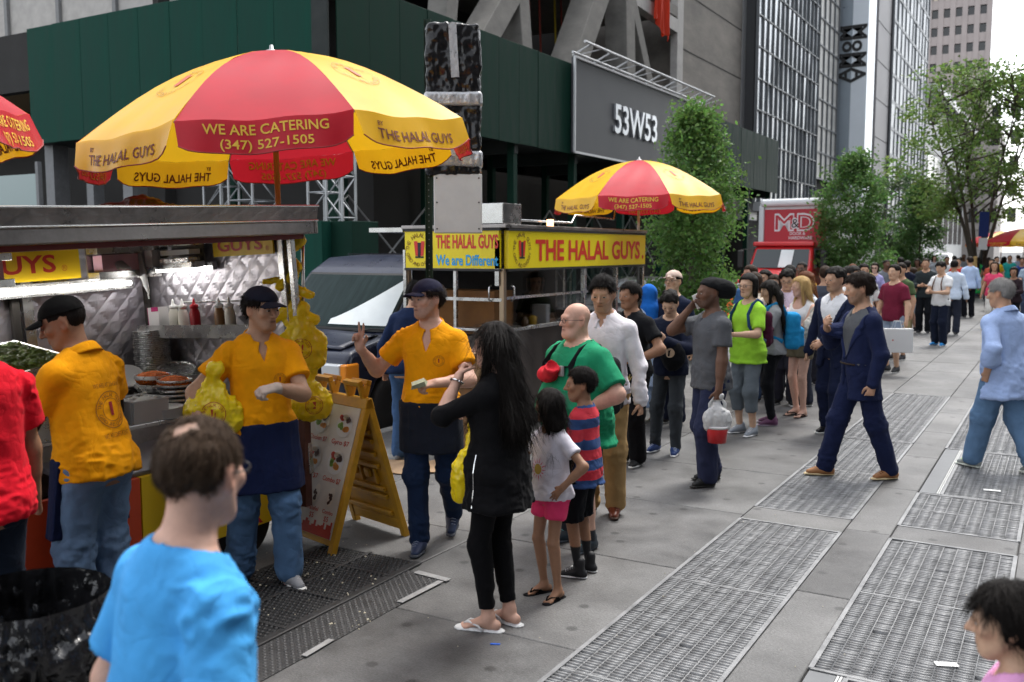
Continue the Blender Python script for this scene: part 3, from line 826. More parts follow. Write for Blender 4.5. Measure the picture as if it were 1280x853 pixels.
def skirt_field(B, h, z0, z1=.12, off=.02, flare=.05, wr=.006, seed=0, front=None, stretch=None):
    """a skirt or apron from z1 down to z0 (torso heights); front keeps only what faces forward"""
    F = Field(B.lo, A(B.hi[0], B.hi[1], B.T0[2] + z1 + .1), h)
    c = B.T0; w = F.win(c + A(-.4, -.4, z0 - .05), c + A(.4, .4, z1 + .05), 0); q = F.local(w, c, np.eye(3))
    t = np.clip((z1 - q[2]) / (z1 - z0), 0, 1.1)
    kl = (B.kn[1] + B.kn[-1]) / 2 - B.hip; yo = .0 + kl[1] * np.clip(-q[2] / .42, 0, 1.3) * .7; xo = kl[0] * np.clip(-q[2] / .42, 0, 1.3) * .7
    sp = abs(B.kn[1][0] - B.kn[-1][0]) / 2; wd = (.17 if B.sex == 'm' else .178) * B.g + off + flare * t + np.clip(sp - .09, 0, 1) * t; dp = .122 * B.g + off + flare * .8 * t
    d = (np.sqrt(((q[0] - xo) / wd) ** 2 + ((q[1] - yo) / dp) ** 2) - 1) * .13
    d = np.maximum(d, np.maximum(z0 - q[2], q[2] - z1)).astype(f32)
    if front is not None: d = np.maximum(d, q[1] - yo - f32(front))
    F.put(w, d)
    if wr: F.wrinkle(wr, 22, 16, 4, seed); F.wrinkle(wr * .5, 8, 8, 14, seed + 3)
    return F
def shoe_fields(B, h, sg, high=.0, slim=0.0):
    An = B.an[sg]; Rf = B.ft[sg]; P = lambda x, y, z: An + Rf @ A(x, y, z); X = Rf @ A(1, 0, 0)
    up = Field(An - .27, An + A(.27, .27, .10 + high), h); so = Field(An - .27, An + A(.27, .27, .10), h)
    ix = -.006 * sg
    up.cone(P(0, .048, -.048), P(ix, -.03, -.045), .037 - slim, .038 - slim, .02)
    up.cone(P(ix, -.02, -.03), P(ix, -.135, -.060), .042 - slim, .024, .02, flat=(X, 1.22))
    up.cone(P(0, .012, -.03), P(0, .018, .005 + high), .045, .044, .02)
    so.cone(P(0, .05, -.073), P(ix, -.06, -.073), .037, .045, .015, flat=(Rf @ A(0, 0, 1), .32))
    so.cone(P(ix, -.06, -.073), P(ix, -.145, -.072), .045, .037, .015, flat=(Rf @ A(0, 0, 1), .32))
    return up, so

SKIN = {'tan': (.47, .27, .17), 'fair': (.60, .36, .27), 'pale': (.62, .40, .31), 'brown': (.31, .165, .098), 'dark': (.13, .065, .040), 'asian': (.56, .35, .235), 'olive': (.46, .27, .175)}
HAIRC = {'black': (.010, .008, .007), 'brown': (.035, .02, .012), 'blond': (.46, .30, .12), 'grey': (.30, .29, .28), 'dkbrown': (.018, .011, .008), 'red': (.12, .04, .015), 'ltbrown': (.075, .048, .031)}
skin_mat = None
PEOPLE = {}
def person(label, px=None, H=1.75, phi=0.0, hphi=None, hp=8, top=None, bottom=None, shoes=None, skin='tan', hair=('short', 'black'), beard=0.0, pos=None, res=None,
           group='people waiting in the queue', face=True, glove=None, outer=None, apron=None, hat=None, feetbare=False, glasses=None, jaw=1.0, seed=None, cat='person', hide_below=None, nstr=None, socks=None, **bd):
    """px: pixel of the point midway between the feet; phi: 0 faces the camera, 90 faces right in the picture"""
    global skin_mat
    skin_mat = skin_mat or M('skin', (.5, .3, .2), .52, var=.10, vscale=40, bump=.12, bscale=220, attr='Col', spec=.38)
    hair_mat = {}
    p = Vector(pos) if pos is not None else G(*px)
    dep = depth_of((p.x, p.y, 1.2))
    rh = Vector((p.x, p.y, 0)).normalized(); rt = Vector((rh.y, -rh.x, 0))
    dr = rh * -math.cos(R_(phi)) + rt * math.sin(R_(phi)); rz = math.atan2(dr.x, -dr.y)
    hyaw = 0 if hphi is None else (hphi - phi + 180) % 360 - 180
    sd = seed if seed is not None else (len(PEOPLE) * 17 + 3); rng = np.random.default_rng(sd)
    B = Body(H, hyaw=hyaw, hpitch=hp, **bd)
    h = (res or min(.024, max(.0075, dep * .00175))) / B.k; hb = (res or min(.020, max(.0055, dep * .00125))) / B.k
    root = thing('person', label, cat, p, (0, 0, rz), group); PEOPLE[label] = (root, B)
    covers = []
    def emit(name, F, mat, parent=root, col=None, cover=True, low=None):
        V, Q = F.mesh()
        if not len(V): return None
        if cover: covers.append(F)
        return mesh_np(name, V * B.k, Q, mat, parent)
    parts = {}
    for key, spec in (('bottom', bottom), ('apron', apron), ('top', top), ('outer', outer)):
        if not spec: continue
        for sp in (spec if isinstance(spec, list) else [spec]):
            sp = dict(sp); nm = sp.pop('name'); c = sp.pop('col'); kind = sp.pop('kind', None) or {'bottom': 'pants', 'apron': 'skirt'}.get(key, 'shirt'); mt = sp.pop('mat', None); sp.setdefault('seed', sd)
            F = {'pants': pants_field, 'shirt': shirt_field, 'skirt': skirt_field}[kind](B, h, **sp)
            parts[nm] = emit(nm, F, mt or (M(c) if c in _mc else cloth(c)))
            if kind == 'shirt' and sp.get('collar') and dep < 22: collar_mesh(B, sp.get('off', .014)).build('collar', mt or cloth(c), parts[nm], smooth=True, solid=.003)
    if shoes:
        for sg in (1, -1):
            An = B.an[sg]; Rf = B.ft[sg]; P = lambda x, y, z: An + Rf @ A(x, y, z); PV = lambda x, y, z: Vector(P(x, y, z) * B.k)
            if shoes.get('flop'):
                cut = Field(An - .25, An + A(.25, .25, .05), h)
                cut.cone(P(0, .06, -.080), P(0, -.16, -.080), .040, .046, 0, flat=(Rf @ A(0, 0, 1), .25))
                ob = emit('sandal', cut, cloth(shoes['col']), cover=False)
                st = MB()
                for q in (1, -1): st.tube([PV(-.016 * sg, -.150, -.062), PV(.02 * q - .008 * sg, -.115, -.040), PV(.040 * q, -.05, -.050), PV(.042 * q, -.02, -.075)], .0065 * B.k, 6)
                st.build('sandal_strap', cloth(shoes.get('strap', shoes['col'])), ob, smooth=True)
            else:
                up, so = shoe_fields(B, h, sg, shoes.get('high', 0.0), shoes.get('slim', 0))
                ob = emit('shoe', up, M('shoe_' + str(shoes['col']), shoes['col'], shoes.get('rough', .6), var=.15, vscale=30))
                emit('sole', so, M('sole_' + str(shoes.get('sole', '#d8d8d4')), shoes.get('sole', '#d8d8d4'), .7), parent=ob, cover=False)
                if shoes.get('laces'):
                    lc = MB()
                    for i in range(4):
                        y = -.045 - i * .018; z = .006 - i * .010
                        lc.tube([PV(-.022, y, z - .006), PV(0, y - .004, z + .003), PV(.022, y, z - .006)], .003 * B.k, 5)
                    lc.build('shoelaces', cloth(shoes['laces']), ob, smooth=True)
    # the body itself
    F = Field(B.lo, B.hi, hb)
    B.torso(F, 0.0, k=0)
    for sg in (1, -1):
        B.arm(F, sg); B.hand(F, sg); B.leg(F, sg)
        if not shoes or shoes.get('flop'): B.foot(F, sg)
    B.head(F, jaw=jaw)
    V, Q = F.mesh()
    sk = SKIN[skin] if isinstance(skin, str) else skin
    hc = HAIRC[hair[1]] if hair else HAIRC['dkbrown']
    full = bottom and not (shoes and shoes.get('flop')) and all((sp.get('kind', 'pants') == 'pants' and sp.get('end', 2.0) > 1.99) for sp in (bottom if isinstance(bottom, list) else [bottom]))
    if full or hide_below:      # nothing of the legs shows under long trousers and shoes
        keepf = ~np.all(V[Q][:, :, 2] < (hide_below or B.hip[2] - .16), axis=1); Q = Q[keepf]
        use = np.unique(Q); mp = np.full(len(V), -1); mp[use] = np.arange(len(use)); V = V[use]; Q = mp[Q]
    near_face = face and dep < 12
    col = skin_colors(B, V, sk, hc, beard, glove=glove, brow=not near_face, eyes=not near_face)
    if hair and hair[0] == 'ring':      # thin hair over the scalp
        qs = (V - B.hc) @ B.HR / B.hs; w_ = np.clip((qs[:, 2] - .04) / .02, 0, 1) * np.clip((qs[:, 1] + .05) / .03, 0, 1) * (.62 + .25 * vnoise(V[:, 0] * 190, V[:, 1] * 190, V[:, 2] * 60, 8)); col = col * (1 - w_[:, None]) + np.array(hc) * 1.5 * w_[:, None]
    if socks:
        m = (V[:, 2] < socks[0]) & (V[:, 2] > .05); col[m] = srgb(socks[1])
    body = mesh_np('body', V * B.k, Q, skin_mat, root, col=col)
    if hair and hair[0] != 'bald':
        hm = M('hair_' + hair[1], hc, .55, var=.25, vscale=14, stretch=(6, 6, .6), bump=.5, bscale=60, spec=.13)
        HF = Field(B.hc - A(.22, .24, .60 if hair[0] == 'long' else .26), B.hc + A(.22, .24, .22), hb)
        hairfield(B, HF, hair[0], rng)
        if hat: # hair hidden under the hat's shell is trimmed
            w = HF.win(B.hc - .2, B.hc + .2, 0); q = HF.local(w, B.hc, B.HR); HF.d[w] = np.maximum(HF.d[w], q[2] / 1.0 - .062 * B.hs - q[1] * .15)
        hv, hq = HF.mesh()
        if len(hv):
            n = nstr if nstr is not None else (0 if dep > 9 or hair[0] == 'buzz' else int(3000 if hair[0] != "long" else 4200))
            if n:
                Ln = {'long': .13, 'ring': .018, 'pony': .06}.get(hair[0], .02)
                sw = lambda P: np.stack([P[:, 0] - B.hc[0], P[:, 1] - B.hc[1] + .05, P[:, 2] * 0], 1) * (9 if hair[0] != 'long' else 2)
                sv, sq = strands(hv, hq, n, Ln, .0011 if dep > 3 else .0007, rng, comb=sw, lift=(.004 if hair[0] == 'ring' else .009) if hair[0] != 'long' else .005)
                hq = np.concatenate([hq, sq + len(hv)]); hv = np.concatenate([hv, sv])
            mesh_np('hair', hv * B.k, hq, hm, root)
    if hat: hat_part(B, root, hat, hb)
    if face and dep < 12:
        P = lambda x, y, z: Vector((B.hc + B.HR @ (A(x, y, z) * B.hs)) * B.k)
        for sg in (1, -1):
            e = MB(); n, m = 10, 6
            e.grid(lambda u, v: P(.0315 * sg + .0155 * (2 * u - 1), -.0905 + .004 * ((2 * u - 1) ** 2 + .5 * (2 * v - 1) ** 2), (.0058 + (.0046 * (2 * v - 1)) * math.sqrt(max(0, 1 - (2 * u - 1) ** 2)))), n, m)
            eo = e.build('eye', M('eye_white', (.36, .33, .31), .35), body, smooth=True)
            i_ = MB(); disc_on(i_, None, None, None, .0066, 12, fn=lambda a, b: P(.0315 * sg + a, -.0918 + abs(a) * .1, .0060 + max(-.0046, min(.0040, b)))); i_.build('iris', M('iris_dark', (.018, .011, .008), .2), body)
            br = MB(); br.tube([P((.012 + .010 * t) * sg, -.0905 + .0022 * t * t + .0015, .0285 + (.0012 * t if t < 3 else .0036 - .0012 * (t - 3) * 2)) for t in range(5)], [.0022 * B.k, .0033 * B.k, .0034 * B.k, .0028 * B.k, .0012 * B.k], 6, flat=.8)
            br.build('eyebrow', M('brow_%s_%s' % (hair[1] if hair else 'dkbrown', skin), tuple(v * .7 + s_ * .10 for v, s_ in zip(hc, sk)), .7), body, smooth=True)
    if glasses:
        P = lambda x, y, z: Vector((B.hc + B.HR @ (A(x, y, z) * B.hs)) * B.k)
        gm = MB()
        for sg in (1, -1):
            n = 12; gm.tube([P(.033 * sg + .023 * math.cos(2 * math.pi * i / n), -.102, .006 + .016 * math.sin(2 * math.pi * i / n)) for i in range(n + 1)], .0018 * B.k, 5)
            gm.tube([P(.056 * sg, -.100, .012), P(.082 * sg, -.05, .010), P(.084 * sg, .02, .006)], .0018 * B.k, 5)
        gm.tube([P(-.010, -.104, .008), P(.010, -.104, .008)], .0018 * B.k, 5)
        go = gm.build('glasses', M('glasses_frame', '#161616', .35), root, smooth=True)
        if glasses == 'sun':
            lm = MB()
            for sg in (1, -1): disc_on(lm, None, None, None, .021, 14, fn=lambda a, b: P(.033 * sg + a, -.1025, .006 + b * .75))
            lm.build('lens', M('dark_lens', '#0c0c0e', .1), go)
    return root, B, parts

def hat_part(B, root, hat, h):
    kind, colr = hat[0], hat[1]; R, c, hs = B.HR, B.hc, B.hs
    P = lambda x, y, z: c + R @ (A(x, y, z) * hs)
    F = Field(c - .30, c + .30, h * .9)
    mt = cloth(colr)
    if kind == 'cap':
        F.ell(P(0, .012, .042), (.089 * hs, .106 * hs, .088 * hs), R)
        w = F.win(c - .3, c + .3, 0); q = [v / hs for v in F.local(w, c, R)]
        d = np.maximum(F.d[w], (.046 - q[1] * .10) - q[2])
        gap = np.sqrt(q[0] ** 2 + ((q[2] - .045) * 1.1) ** 2) - .026
        d = np.where(q[1] > .06, np.maximum(d, -gap), d)
        brim = np.maximum(np.sqrt((q[0] / .080) ** 2 + ((q[1] + .075) / .088) ** 2) - 1, 0) * .08
        zz = .050 - (q[1] + .09) * -.16 - q[0] ** 2 * 4.2
        bd = np.maximum(np.maximum((np.sqrt((q[0] / .080) ** 2 + ((q[1] + .075) / .088) ** 2) - 1) * .08, np.abs(q[2] - zz) - .0045), q[1] + .07)
        F.d[w] = np.minimum(d, bd)
        F.wrinkle(.0015, 18, 18, 18, 4)
        V, Q = F.mesh(); o = mesh_np('cap', V * B.k, Q, mt, root)
        bt = MB(); bt.lathe([(.007, 0), (.006, .004), (.001, .006)], (0, 0, 0), 8); b = bt.build('cap_button', mt, o, smooth=True)
        b.matrix_local = Matrix.Translation(Vector(P(0, .012, .128) * B.k)) @ Matrix(R.tolist()).to_4x4()
        return o
    if kind == 'beanie':
        F.ell(P(0, .020, .042), (.090 * hs, .110 * hs, .088 * hs), R)
        F.ell(P(0, .115, .030), (.082 * hs, .085 * hs, .075 * hs), R, .04); F.ell(P(0, .165, .000), (.058 * hs, .06 * hs, .055 * hs), R, .05)
        w = F.win(c - .3, c + .3, 0); q = [v / hs for v in F.local(w, c, R)]
        F.d[w] = np.maximum(F.d[w], np.where(q[1] < .05, (.040 - (q[1]) * .5) - q[2], -1)); F.wrinkle(.004, 14, 14, 30, 4)
        V, Q = F.mesh(); return mesh_np('beanie', V * B.k, Q, mt, root)
    if kind == 'hijab':
        F.ell(P(0, .018, .028), (.092 * hs, .112 * hs, .100 * hs), R); F.cone(P(0, .03, -.02), B.T0 + B.TR @ A(0, .02, .50), .085, .10, .05)
        F.cone(B.T0 + B.TR @ A(0, .02, .50), B.T0 + B.TR @ A(0, .0, .38), .12, .15, .06)
        w = F.win(c - .3, c + .3, 0); q = [v / hs for v in F.local(w, c, R)]
        hole = np.maximum(np.sqrt((q[0] / .062) ** 2 + ((q[2] + .01) / .078) ** 2) - 1, (q[1] + .03) * 8) * .06
        F.d[w] = np.maximum(F.d[w], -hole); F.wrinkle(.006, 16, 16, 10, 4)
        V, Q = F.mesh(); return mesh_np('headscarf', V * B.k, Q, mt, root)

def lapels(rb, jacket, openv, mat):
    r, B = rb; vz, vw = openv; f = decal(jacket, Vector(B.T0) * B.k, B.TR @ A(1, 0, 0), B.TR @ A(0, 0, 1), B.TR @ A(0, 1, 0), .006)
    for sg in (1, -1):
        m = MB()
        def g(u, w):
            z = vz + .01 + (.49 - vz) * w; xi = max(.010, (z - vz) * vw * .96); wd = (.012 + .062 * min(1, w * 1.55)) if w < .68 else .074 - .05 * (w - .68) / .32
            if .60 < w < .70: wd *= .72
            return f(sg * (xi + wd * u) * B.k, z * B.k)
        m.grid(g, 4, 22); m.build('lapel', mat, jacket, smooth=True, solid=.003)
    for k in range(2):
        m = MB(); disc_on(m, 0, 0, 0, .009, 10, fn=lambda x, y: f(.02 * B.k + x, (vz - .02 - .10 * k) * B.k + y)); m.build('button', M('button_dark', (.02, .02, .03), .4), jacket)
def surface_of(o):
    me = o.data
    return BVHTree.FromPolygons([v.co for v in me.vertices], [tuple(p.vertices) for p in me.polygons])
def decal(o, origin, right, up, direction, off=.003):
    """a function (u, v) -> point lying on the surface of o (in the coordinates of its parent)"""
    bv = surface_of(o); og = Vector(origin); r = Vector(right).normalized(); u_ = Vector(up).normalized(); d = Vector(direction).normalized()
    def fn(a, b):
        p = og + r * a + u_ * b
        hit = bv.ray_cast(p - d * .6, d)
        return (hit[0] - d * off) if hit[0] is not None else p
    return fn
# ------------------------------------------------------------------ ground, pavement, road
def xf(mb, m):
    mb.v = [tuple(m @ Vector(v)) for v in mb.v]; return mb
_mt_conc = M('sidewalk_concrete', (.134, .133, .131), .56, var=.34, vscale=1.6, bump=.22, bscale=90, spec=.45)
_mt_conc2 = M('sidewalk_concrete_worn', (.113, .112, .111), .52, var=.36, vscale=2.3, bump=.22, bscale=110, spec=.45)
def weathered(m, spots=.75):
    nt = m.node_tree; L = nt.links.new; b_ = nt.nodes['Principled BSDF']; g = nt.nodes.new('ShaderNodeNewGeometry')
    for n in nt.nodes:
        if n.type == 'MAPPING': L(g.outputs['Position'], n.inputs['Vector'])
    vo = nt.nodes.new('ShaderNodeTexVoronoi'); vo.voronoi_dimensions = '2D'; vo.inputs['Scale'].default_value = 2.2; L(g.outputs['Position'], vo.inputs['Vector'])
    sp = nt.nodes.new('ShaderNodeMapRange'); sp.inputs['From Min'].default_value = .045; sp.inputs['From Max'].default_value = .085; sp.inputs['To Min'].default_value = 1 - spots * .7; sp.inputs['To Max'].default_value = 1; L(vo.outputs['Distance'], sp.inputs['Value'])
    n2 = nt.nodes.new('ShaderNodeTexNoise'); n2.inputs['Scale'].default_value = .55; n2.inputs['Detail'].default_value = 6; n2.inputs['Roughness'].default_value = .7; L(g.outputs['Position'], n2.inputs['Vector'])
    st = nt.nodes.new('ShaderNodeMapRange'); st.inputs['From Min'].default_value = .35; st.inputs['From Max'].default_value = .65; st.inputs['To Min'].default_value = .52; st.inputs['To Max'].default_value = 1.25; L(n2.outputs['Fac'], st.inputs['Value'])
    n3 = nt.nodes.new('ShaderNodeTexNoise'); n3.inputs['Scale'].default_value = 75; n3.inputs['Detail'].default_value = 3; L(g.outputs['Position'], n3.inputs['Vector'])
    fi = nt.nodes.new('ShaderNodeMapRange'); fi.inputs['From Min'].default_value = .3; fi.inputs['From Max'].default_value = .7; fi.inputs['To Min'].default_value = .8; fi.inputs['To Max'].default_value = 1.2; L(n3.outputs['Fac'], fi.inputs['Value'])
    mu = nt.nodes.new('ShaderNodeMath'); mu.operation = 'MULTIPLY'; L(sp.outputs[0], mu.inputs[0]); L(st.outputs[0], mu.inputs[1]); m2 = nt.nodes.new('ShaderNodeMath'); m2.operation = 'MULTIPLY'; L(mu.outputs[0], m2.inputs[0]); L(fi.outputs[0], m2.inputs[1])
    old = b_.inputs['Base Color'].links[0].from_socket; sc = nt.nodes.new('ShaderNodeVectorMath'); sc.operation = 'SCALE'; L(old, sc.inputs[0]); L(m2.outputs[0], sc.inputs['Scale']); L(sc.outputs[0], b_.inputs['Base Color'])
weathered(_mt_conc); weathered(_mt_conc2)
_mt_joint = M('joint_dirt', (.035, .034, .033), .95, var=.3, vscale=20)
_mt_road = M('asphalt', (.050, .050, .052), .85, var=.25, vscale=8, bump=.5, bscale=140)
_mt_curb = M('granite_curb', (.25, .25, .245), .7, var=.25, vscale=40)
_mt_steel = M('grate_steel', (.22, .223, .227), .52, metal=.25, var=.35, vscale=7, bump=.1, bscale=60)
_mt_pit = M('grate_pit', (.010, .010, .010), .95)
mb = MB(); mb.b2((-400, -200, -.60), (400, 900, -.16)); tag(mb.build('ground', _mt_road), kind='structure')
mb = MB(); mb.grid(lambda u, v: Vector((-15.3 + 8.75 * u, -30 + 200 * v, -.14)), 8, 60); tag(mb.build('road', _mt_road), kind='structure')
mb = MB()
for i in range(30): mb.b2((-10.98, -20 + i * 6, -.134), (-10.86, -17 + i * 6, -.130))
road_mark = mb.build('lane_marking', M('road_paint', (.55, .55, .52), .7, var=.35, vscale=9), bpy.data.objects['road'])
road_mark['kind'] = 'stuff'
sw = MB(); 
for x0, x1, y0, y1 in ((-6.4, -2.03, -6, 170), (-1.29, -.98, -6, 170), (-.19, 9, -6, 170), (-2.03, -1.29, -6, 2.4), (-.98, -.19, -6, 2.0), (-2.03, -1.29, 14.04, 170), (-.98, -.19, 14.04, 170), (-2.03, -1.29, 6.84, 7.2), (-.98, -.19, 6.88, 7.22)):
    sw.b2((x0, y0, -.40), (x1, y1, -.012))
sidewalk = tag(sw.build('sidewalk', _mt_joint), kind='structure')
mb = MB(); mb.b2((-2.2, 1.5, -.62), (0, 14.3, -.30)); mb.build('vault_floor', _mt_pit, sidewalk)
_slabs = {}
def slab(x0, x1, y0, y1, k=0):
    d = (round(x1 - x0, 3), round(y1 - y0, 3), k)
    if d not in _slabs:
        m = MB(); hx, hy = d[0] / 2 - .004, d[1] / 2 - .004
        m.add([(-hx, -hy, -.02), (hx, -hy, -.02), (hx, hy, -.02), (-hx, hy, -.02), (-hx, -hy, -.004), (hx, -hy, -.004), (hx, hy, -.004), (-hx, hy, -.004),
               (-hx + .006, -hy + .006, 0), (hx - .006, -hy + .006, 0), (hx - .006, hy - .006, 0), (-hx + .006, hy - .006, 0)],
              [(0, 1, 5, 4), (1, 2, 6, 5), (2, 3, 7, 6), (3, 0, 4, 7), (4, 5, 9, 8), (5, 6, 10, 9), (6, 7, 11, 10), (7, 4, 8, 11), (8, 9, 10, 11)])
        o = m.build('paving_slab', (_mt_conc, _mt_conc2)[k], sidewalk); _slabs[d] = o.data
    else: o = link(bpy.data.objects.new('paving_slab', _slabs[d]), sidewalk)
    o.location = ((x0 + x1) / 2, (y0 + y1) / 2, rnd.uniform(-.0015, .0015)); o.rotation_euler = (rnd.uniform(-.0008, .0008), rnd.uniform(-.0008, .0008), 0)
for i in range(-3, 28):
    y = 4.10 + 1.42 * i
    for j, (x0, x1) in enumerate(((-2.03 - 1.46 * 3 + .01, -2.03 - 1.46 * 2), (-2.03 - 1.46 * 2, -2.03 - 1.46), (-2.03 - 1.46, -2.03), (-1.29, -.98), (-.19, 1.3), (1.3, 2.8), (2.8, 4.3))):
        slab(x0, x1, y, y + 1.42, rnd.choice((0, 0, 1)))
    if y > 13.3:
        slab(-2.03, -1.29, y, y + 1.42); slab(-.98, -.19, y, y + 1.42)
slab(-2.03, -1.29, 6.84, 7.20); slab(-.98, -.19, 6.88, 7.22, 1)
for y in (-2.4,): slab(-2.03, -1.29, y + 3.3, 2.4); slab(-.98, -.19, y + 3.3, 2.0)
cu = MB(); cu.b2((-6.56, -6, -.3), (-6.404, 170, .004)); tag(cu.build('kerb', _mt_curb, bevel=.015), kind='structure')
fs = MB(); fs.b2((-19.5, 18, -.4), (-15.3, 170, 0)); tag(fs.build('far_pavement', M('far_concrete', (.13, .13, .13), .8, var=.2, vscale=2)), kind='structure')

def grate(x0, x1, y0, y1, label, ncol=9, pitch=.030):
    """subway grating: long bearing bars, short staggered cross bars, a frame, open below"""
    t = thing('sidewalk_grate', label, 'grate', ((x0 + x1) / 2, (y0 + y1) / 2, 0), group='steel grates in the pavement')
    hx, hy = (x1 - x0) / 2, (y1 - y0) / 2
    fr = MB()
    for s in (-1, 1):
        fr.b2((s * hx - .012, -hy, -.06), (s * hx + .012, hy, .003)); fr.b2((-hx, s * hy - .012, -.06), (hx, s * hy + .012, .002))
    fr.build('frame', _mt_steel, t)
    V = []; Fc = []
    def add(ax, bx, ay, by, zt, dz=0.0):
        n = len(V)
        V.extend([(ax, ay, -.045), (bx, ay, -.045), (bx, by, -.045), (ax, by, -.045), (ax, ay, zt), (bx, ay, zt), (bx, by, zt + dz), (ax, by, zt + dz)])
        Fc.extend([(n + 4, n + 5, n + 6, n + 7), (n, n + 1, n + 5, n + 4), (n + 2, n + 3, n + 7, n + 6), (n + 1, n + 2, n + 6, n + 5), (n + 3, n, n + 4, n + 7)])
    w = 2 * hx / ncol
    for i in range(1, ncol): add(-hx + w * i - .0035, -hx + w * i + .0035, -hy + .012, hy - .012, -.003)
    rg = random.Random(int(y0 * 100) + int(x0 * 10))
    for i in range(ncol):
        y = -hy + .02 + (pitch * .5 if i % 2 else 0); bt = .0066 + .0011 * (i % 3)
        while y < hy - .02:
            if rg.random() > .006:
                j = rg.uniform(-.0015, .0015); z = rg.uniform(-.0035, .0005)
                add(-hx + w * i + .0035, -hx + w * (i + 1) - .0035, y - bt + j, y + bt + j, z, rg.uniform(-.001, .001))
            y += pitch
    b = mesh_np('bars', np.array(V), np.array(Fc), _mt_steel, t, smooth=False); b['kind'] = 'stuff'
    for k in range(1, max(2, int((y1 - y0) / 1.2))):
        s = MB(); yy = -hy + (y1 - y0) * k / max(2, int((y1 - y0) / 1.2)); s.b2((-hx + .013, yy - .009, -.05), (hx - .013, yy + .009, -.0005)); s.build('support_bar', _mt_steel, t)
    return t
grate(-2.02, -1.30, 2.42, 6.83, 'long steel pavement grate running from the bottom edge beside the girl in pink shorts')
grate(-2.02, -1.30, 7.21, 10.4, 'steel pavement grate under the shoes of the walking man in the navy suit')
grate(-2.02, -1.30, 10.45, 14.02, 'far steel pavement grate behind the walking man in the navy suit')
grate(-.80, -.20, 2.02, 4.46, 'steel pavement grate with a white card on it, at the bottom right')
grate(-.97, -.20, 4.49, 6.87, 'steel pavement grate in the right column above the small girl in pink')
grate(-.97, -.20, 7.23, 8.30, 'short steel pavement grate in the right column beyond a narrow concrete strip')
grate(-.80, -.20, 8.33, 10.3, 'steel pavement grate behind the shoes of the grey haired man')
grate(-.97, -.20, 10.34, 14.02, 'farthest steel pavement grate of the right column')
def hatch(x0, x1, y0, y1, label):
    t = thing('hatch_cover', label, 'hatch', ((x0 + x1) / 2, (y0 + y1) / 2, 0), group='narrow plates beside the grates'); hx, hy = (x1 - x0) / 2, (y1 - y0) / 2
    m = MB(); m.b2((-hx, -hy, -.05), (hx - .03, hy, .001)); m.build('plate', M('plate_steel', (.13, .135, .14), .5, metal=.3, var=.2, vscale=6), t)
    for k in (0, 1): m = MB(); m.b2((hx - .026 + k * .015, -hy, -.05), (hx - .015 + k * .015, hy, .004)); m.build('edge_strip', M('zinc_strip', (.5, .5, .49), .35, metal=.6), t)
hatch(-.97, -.815, 2.02, 4.46, 'narrow dark plate with two bright strips beside the bottom right grate')
hatch(-.97, -.815, 8.33, 10.3, 'narrow dark plate with two bright strips near the grey haired man')
# a card and scraps lying about
cd = MB(); cd.box((0, 0, .004), (.105, .045, .003)); o = cd.build('paper_card', M('white_card', (.72, .72, .70), .5)); o.location = G(1183, 832); o.location.z = .002; o.rotation_euler = (0, 0, R_(22)); tag(o, 'small white card lying on the bottom right grate', 'card')
cd = MB(); cd.box((0, 0, .004), (.13, .05, .003)); o = cd.build('paper_scrap', M('white_card')); o.location = G(1240, 614); o.location.z = .002; o.rotation_euler = (0, 0, R_(8)); tag(o, 'white paper scrap on the grate behind the grey haired man', 'paper')
cd = MB(); cd.box((0, 0, .003), (.05, .012, .004)); o = cd.build('plastic_scrap', M('blue_plastic', '#2a62c8', .4)); o.location = G(619, 806); o.rotation_euler = (0, 0, R_(25)); tag(o, 'tiny blue plastic scrap on the pavement before the white flip flops', 'scrap')
lt = MB(); rg = random.Random(3)
for i in range(130):
    a = G(rg.uniform(290, 470), rg.uniform(675, 790)) if i < 70 else G(rg.uniform(420, 1270), rg.uniform(480, 850))
    s = rg.uniform(.004, .014) if i < 70 else rg.uniform(.003, .008); r = Matrix.Rotation(rg.uniform(0, 6), 3, 'Z')
    lt.box((a.x, a.y, (.022 if a.x < -3.46 and a.y < 4.74 else .003) + s * .3), (s, s * rg.uniform(.5, 1.2), s * .5), r, .7)
o = lt.build('food_crumbs', M('crumb', (.55, .50, .38), .8)); tag(o, 'pale crumbs and scraps scattered over the mats and pavement', 'litter', kind='stuff')

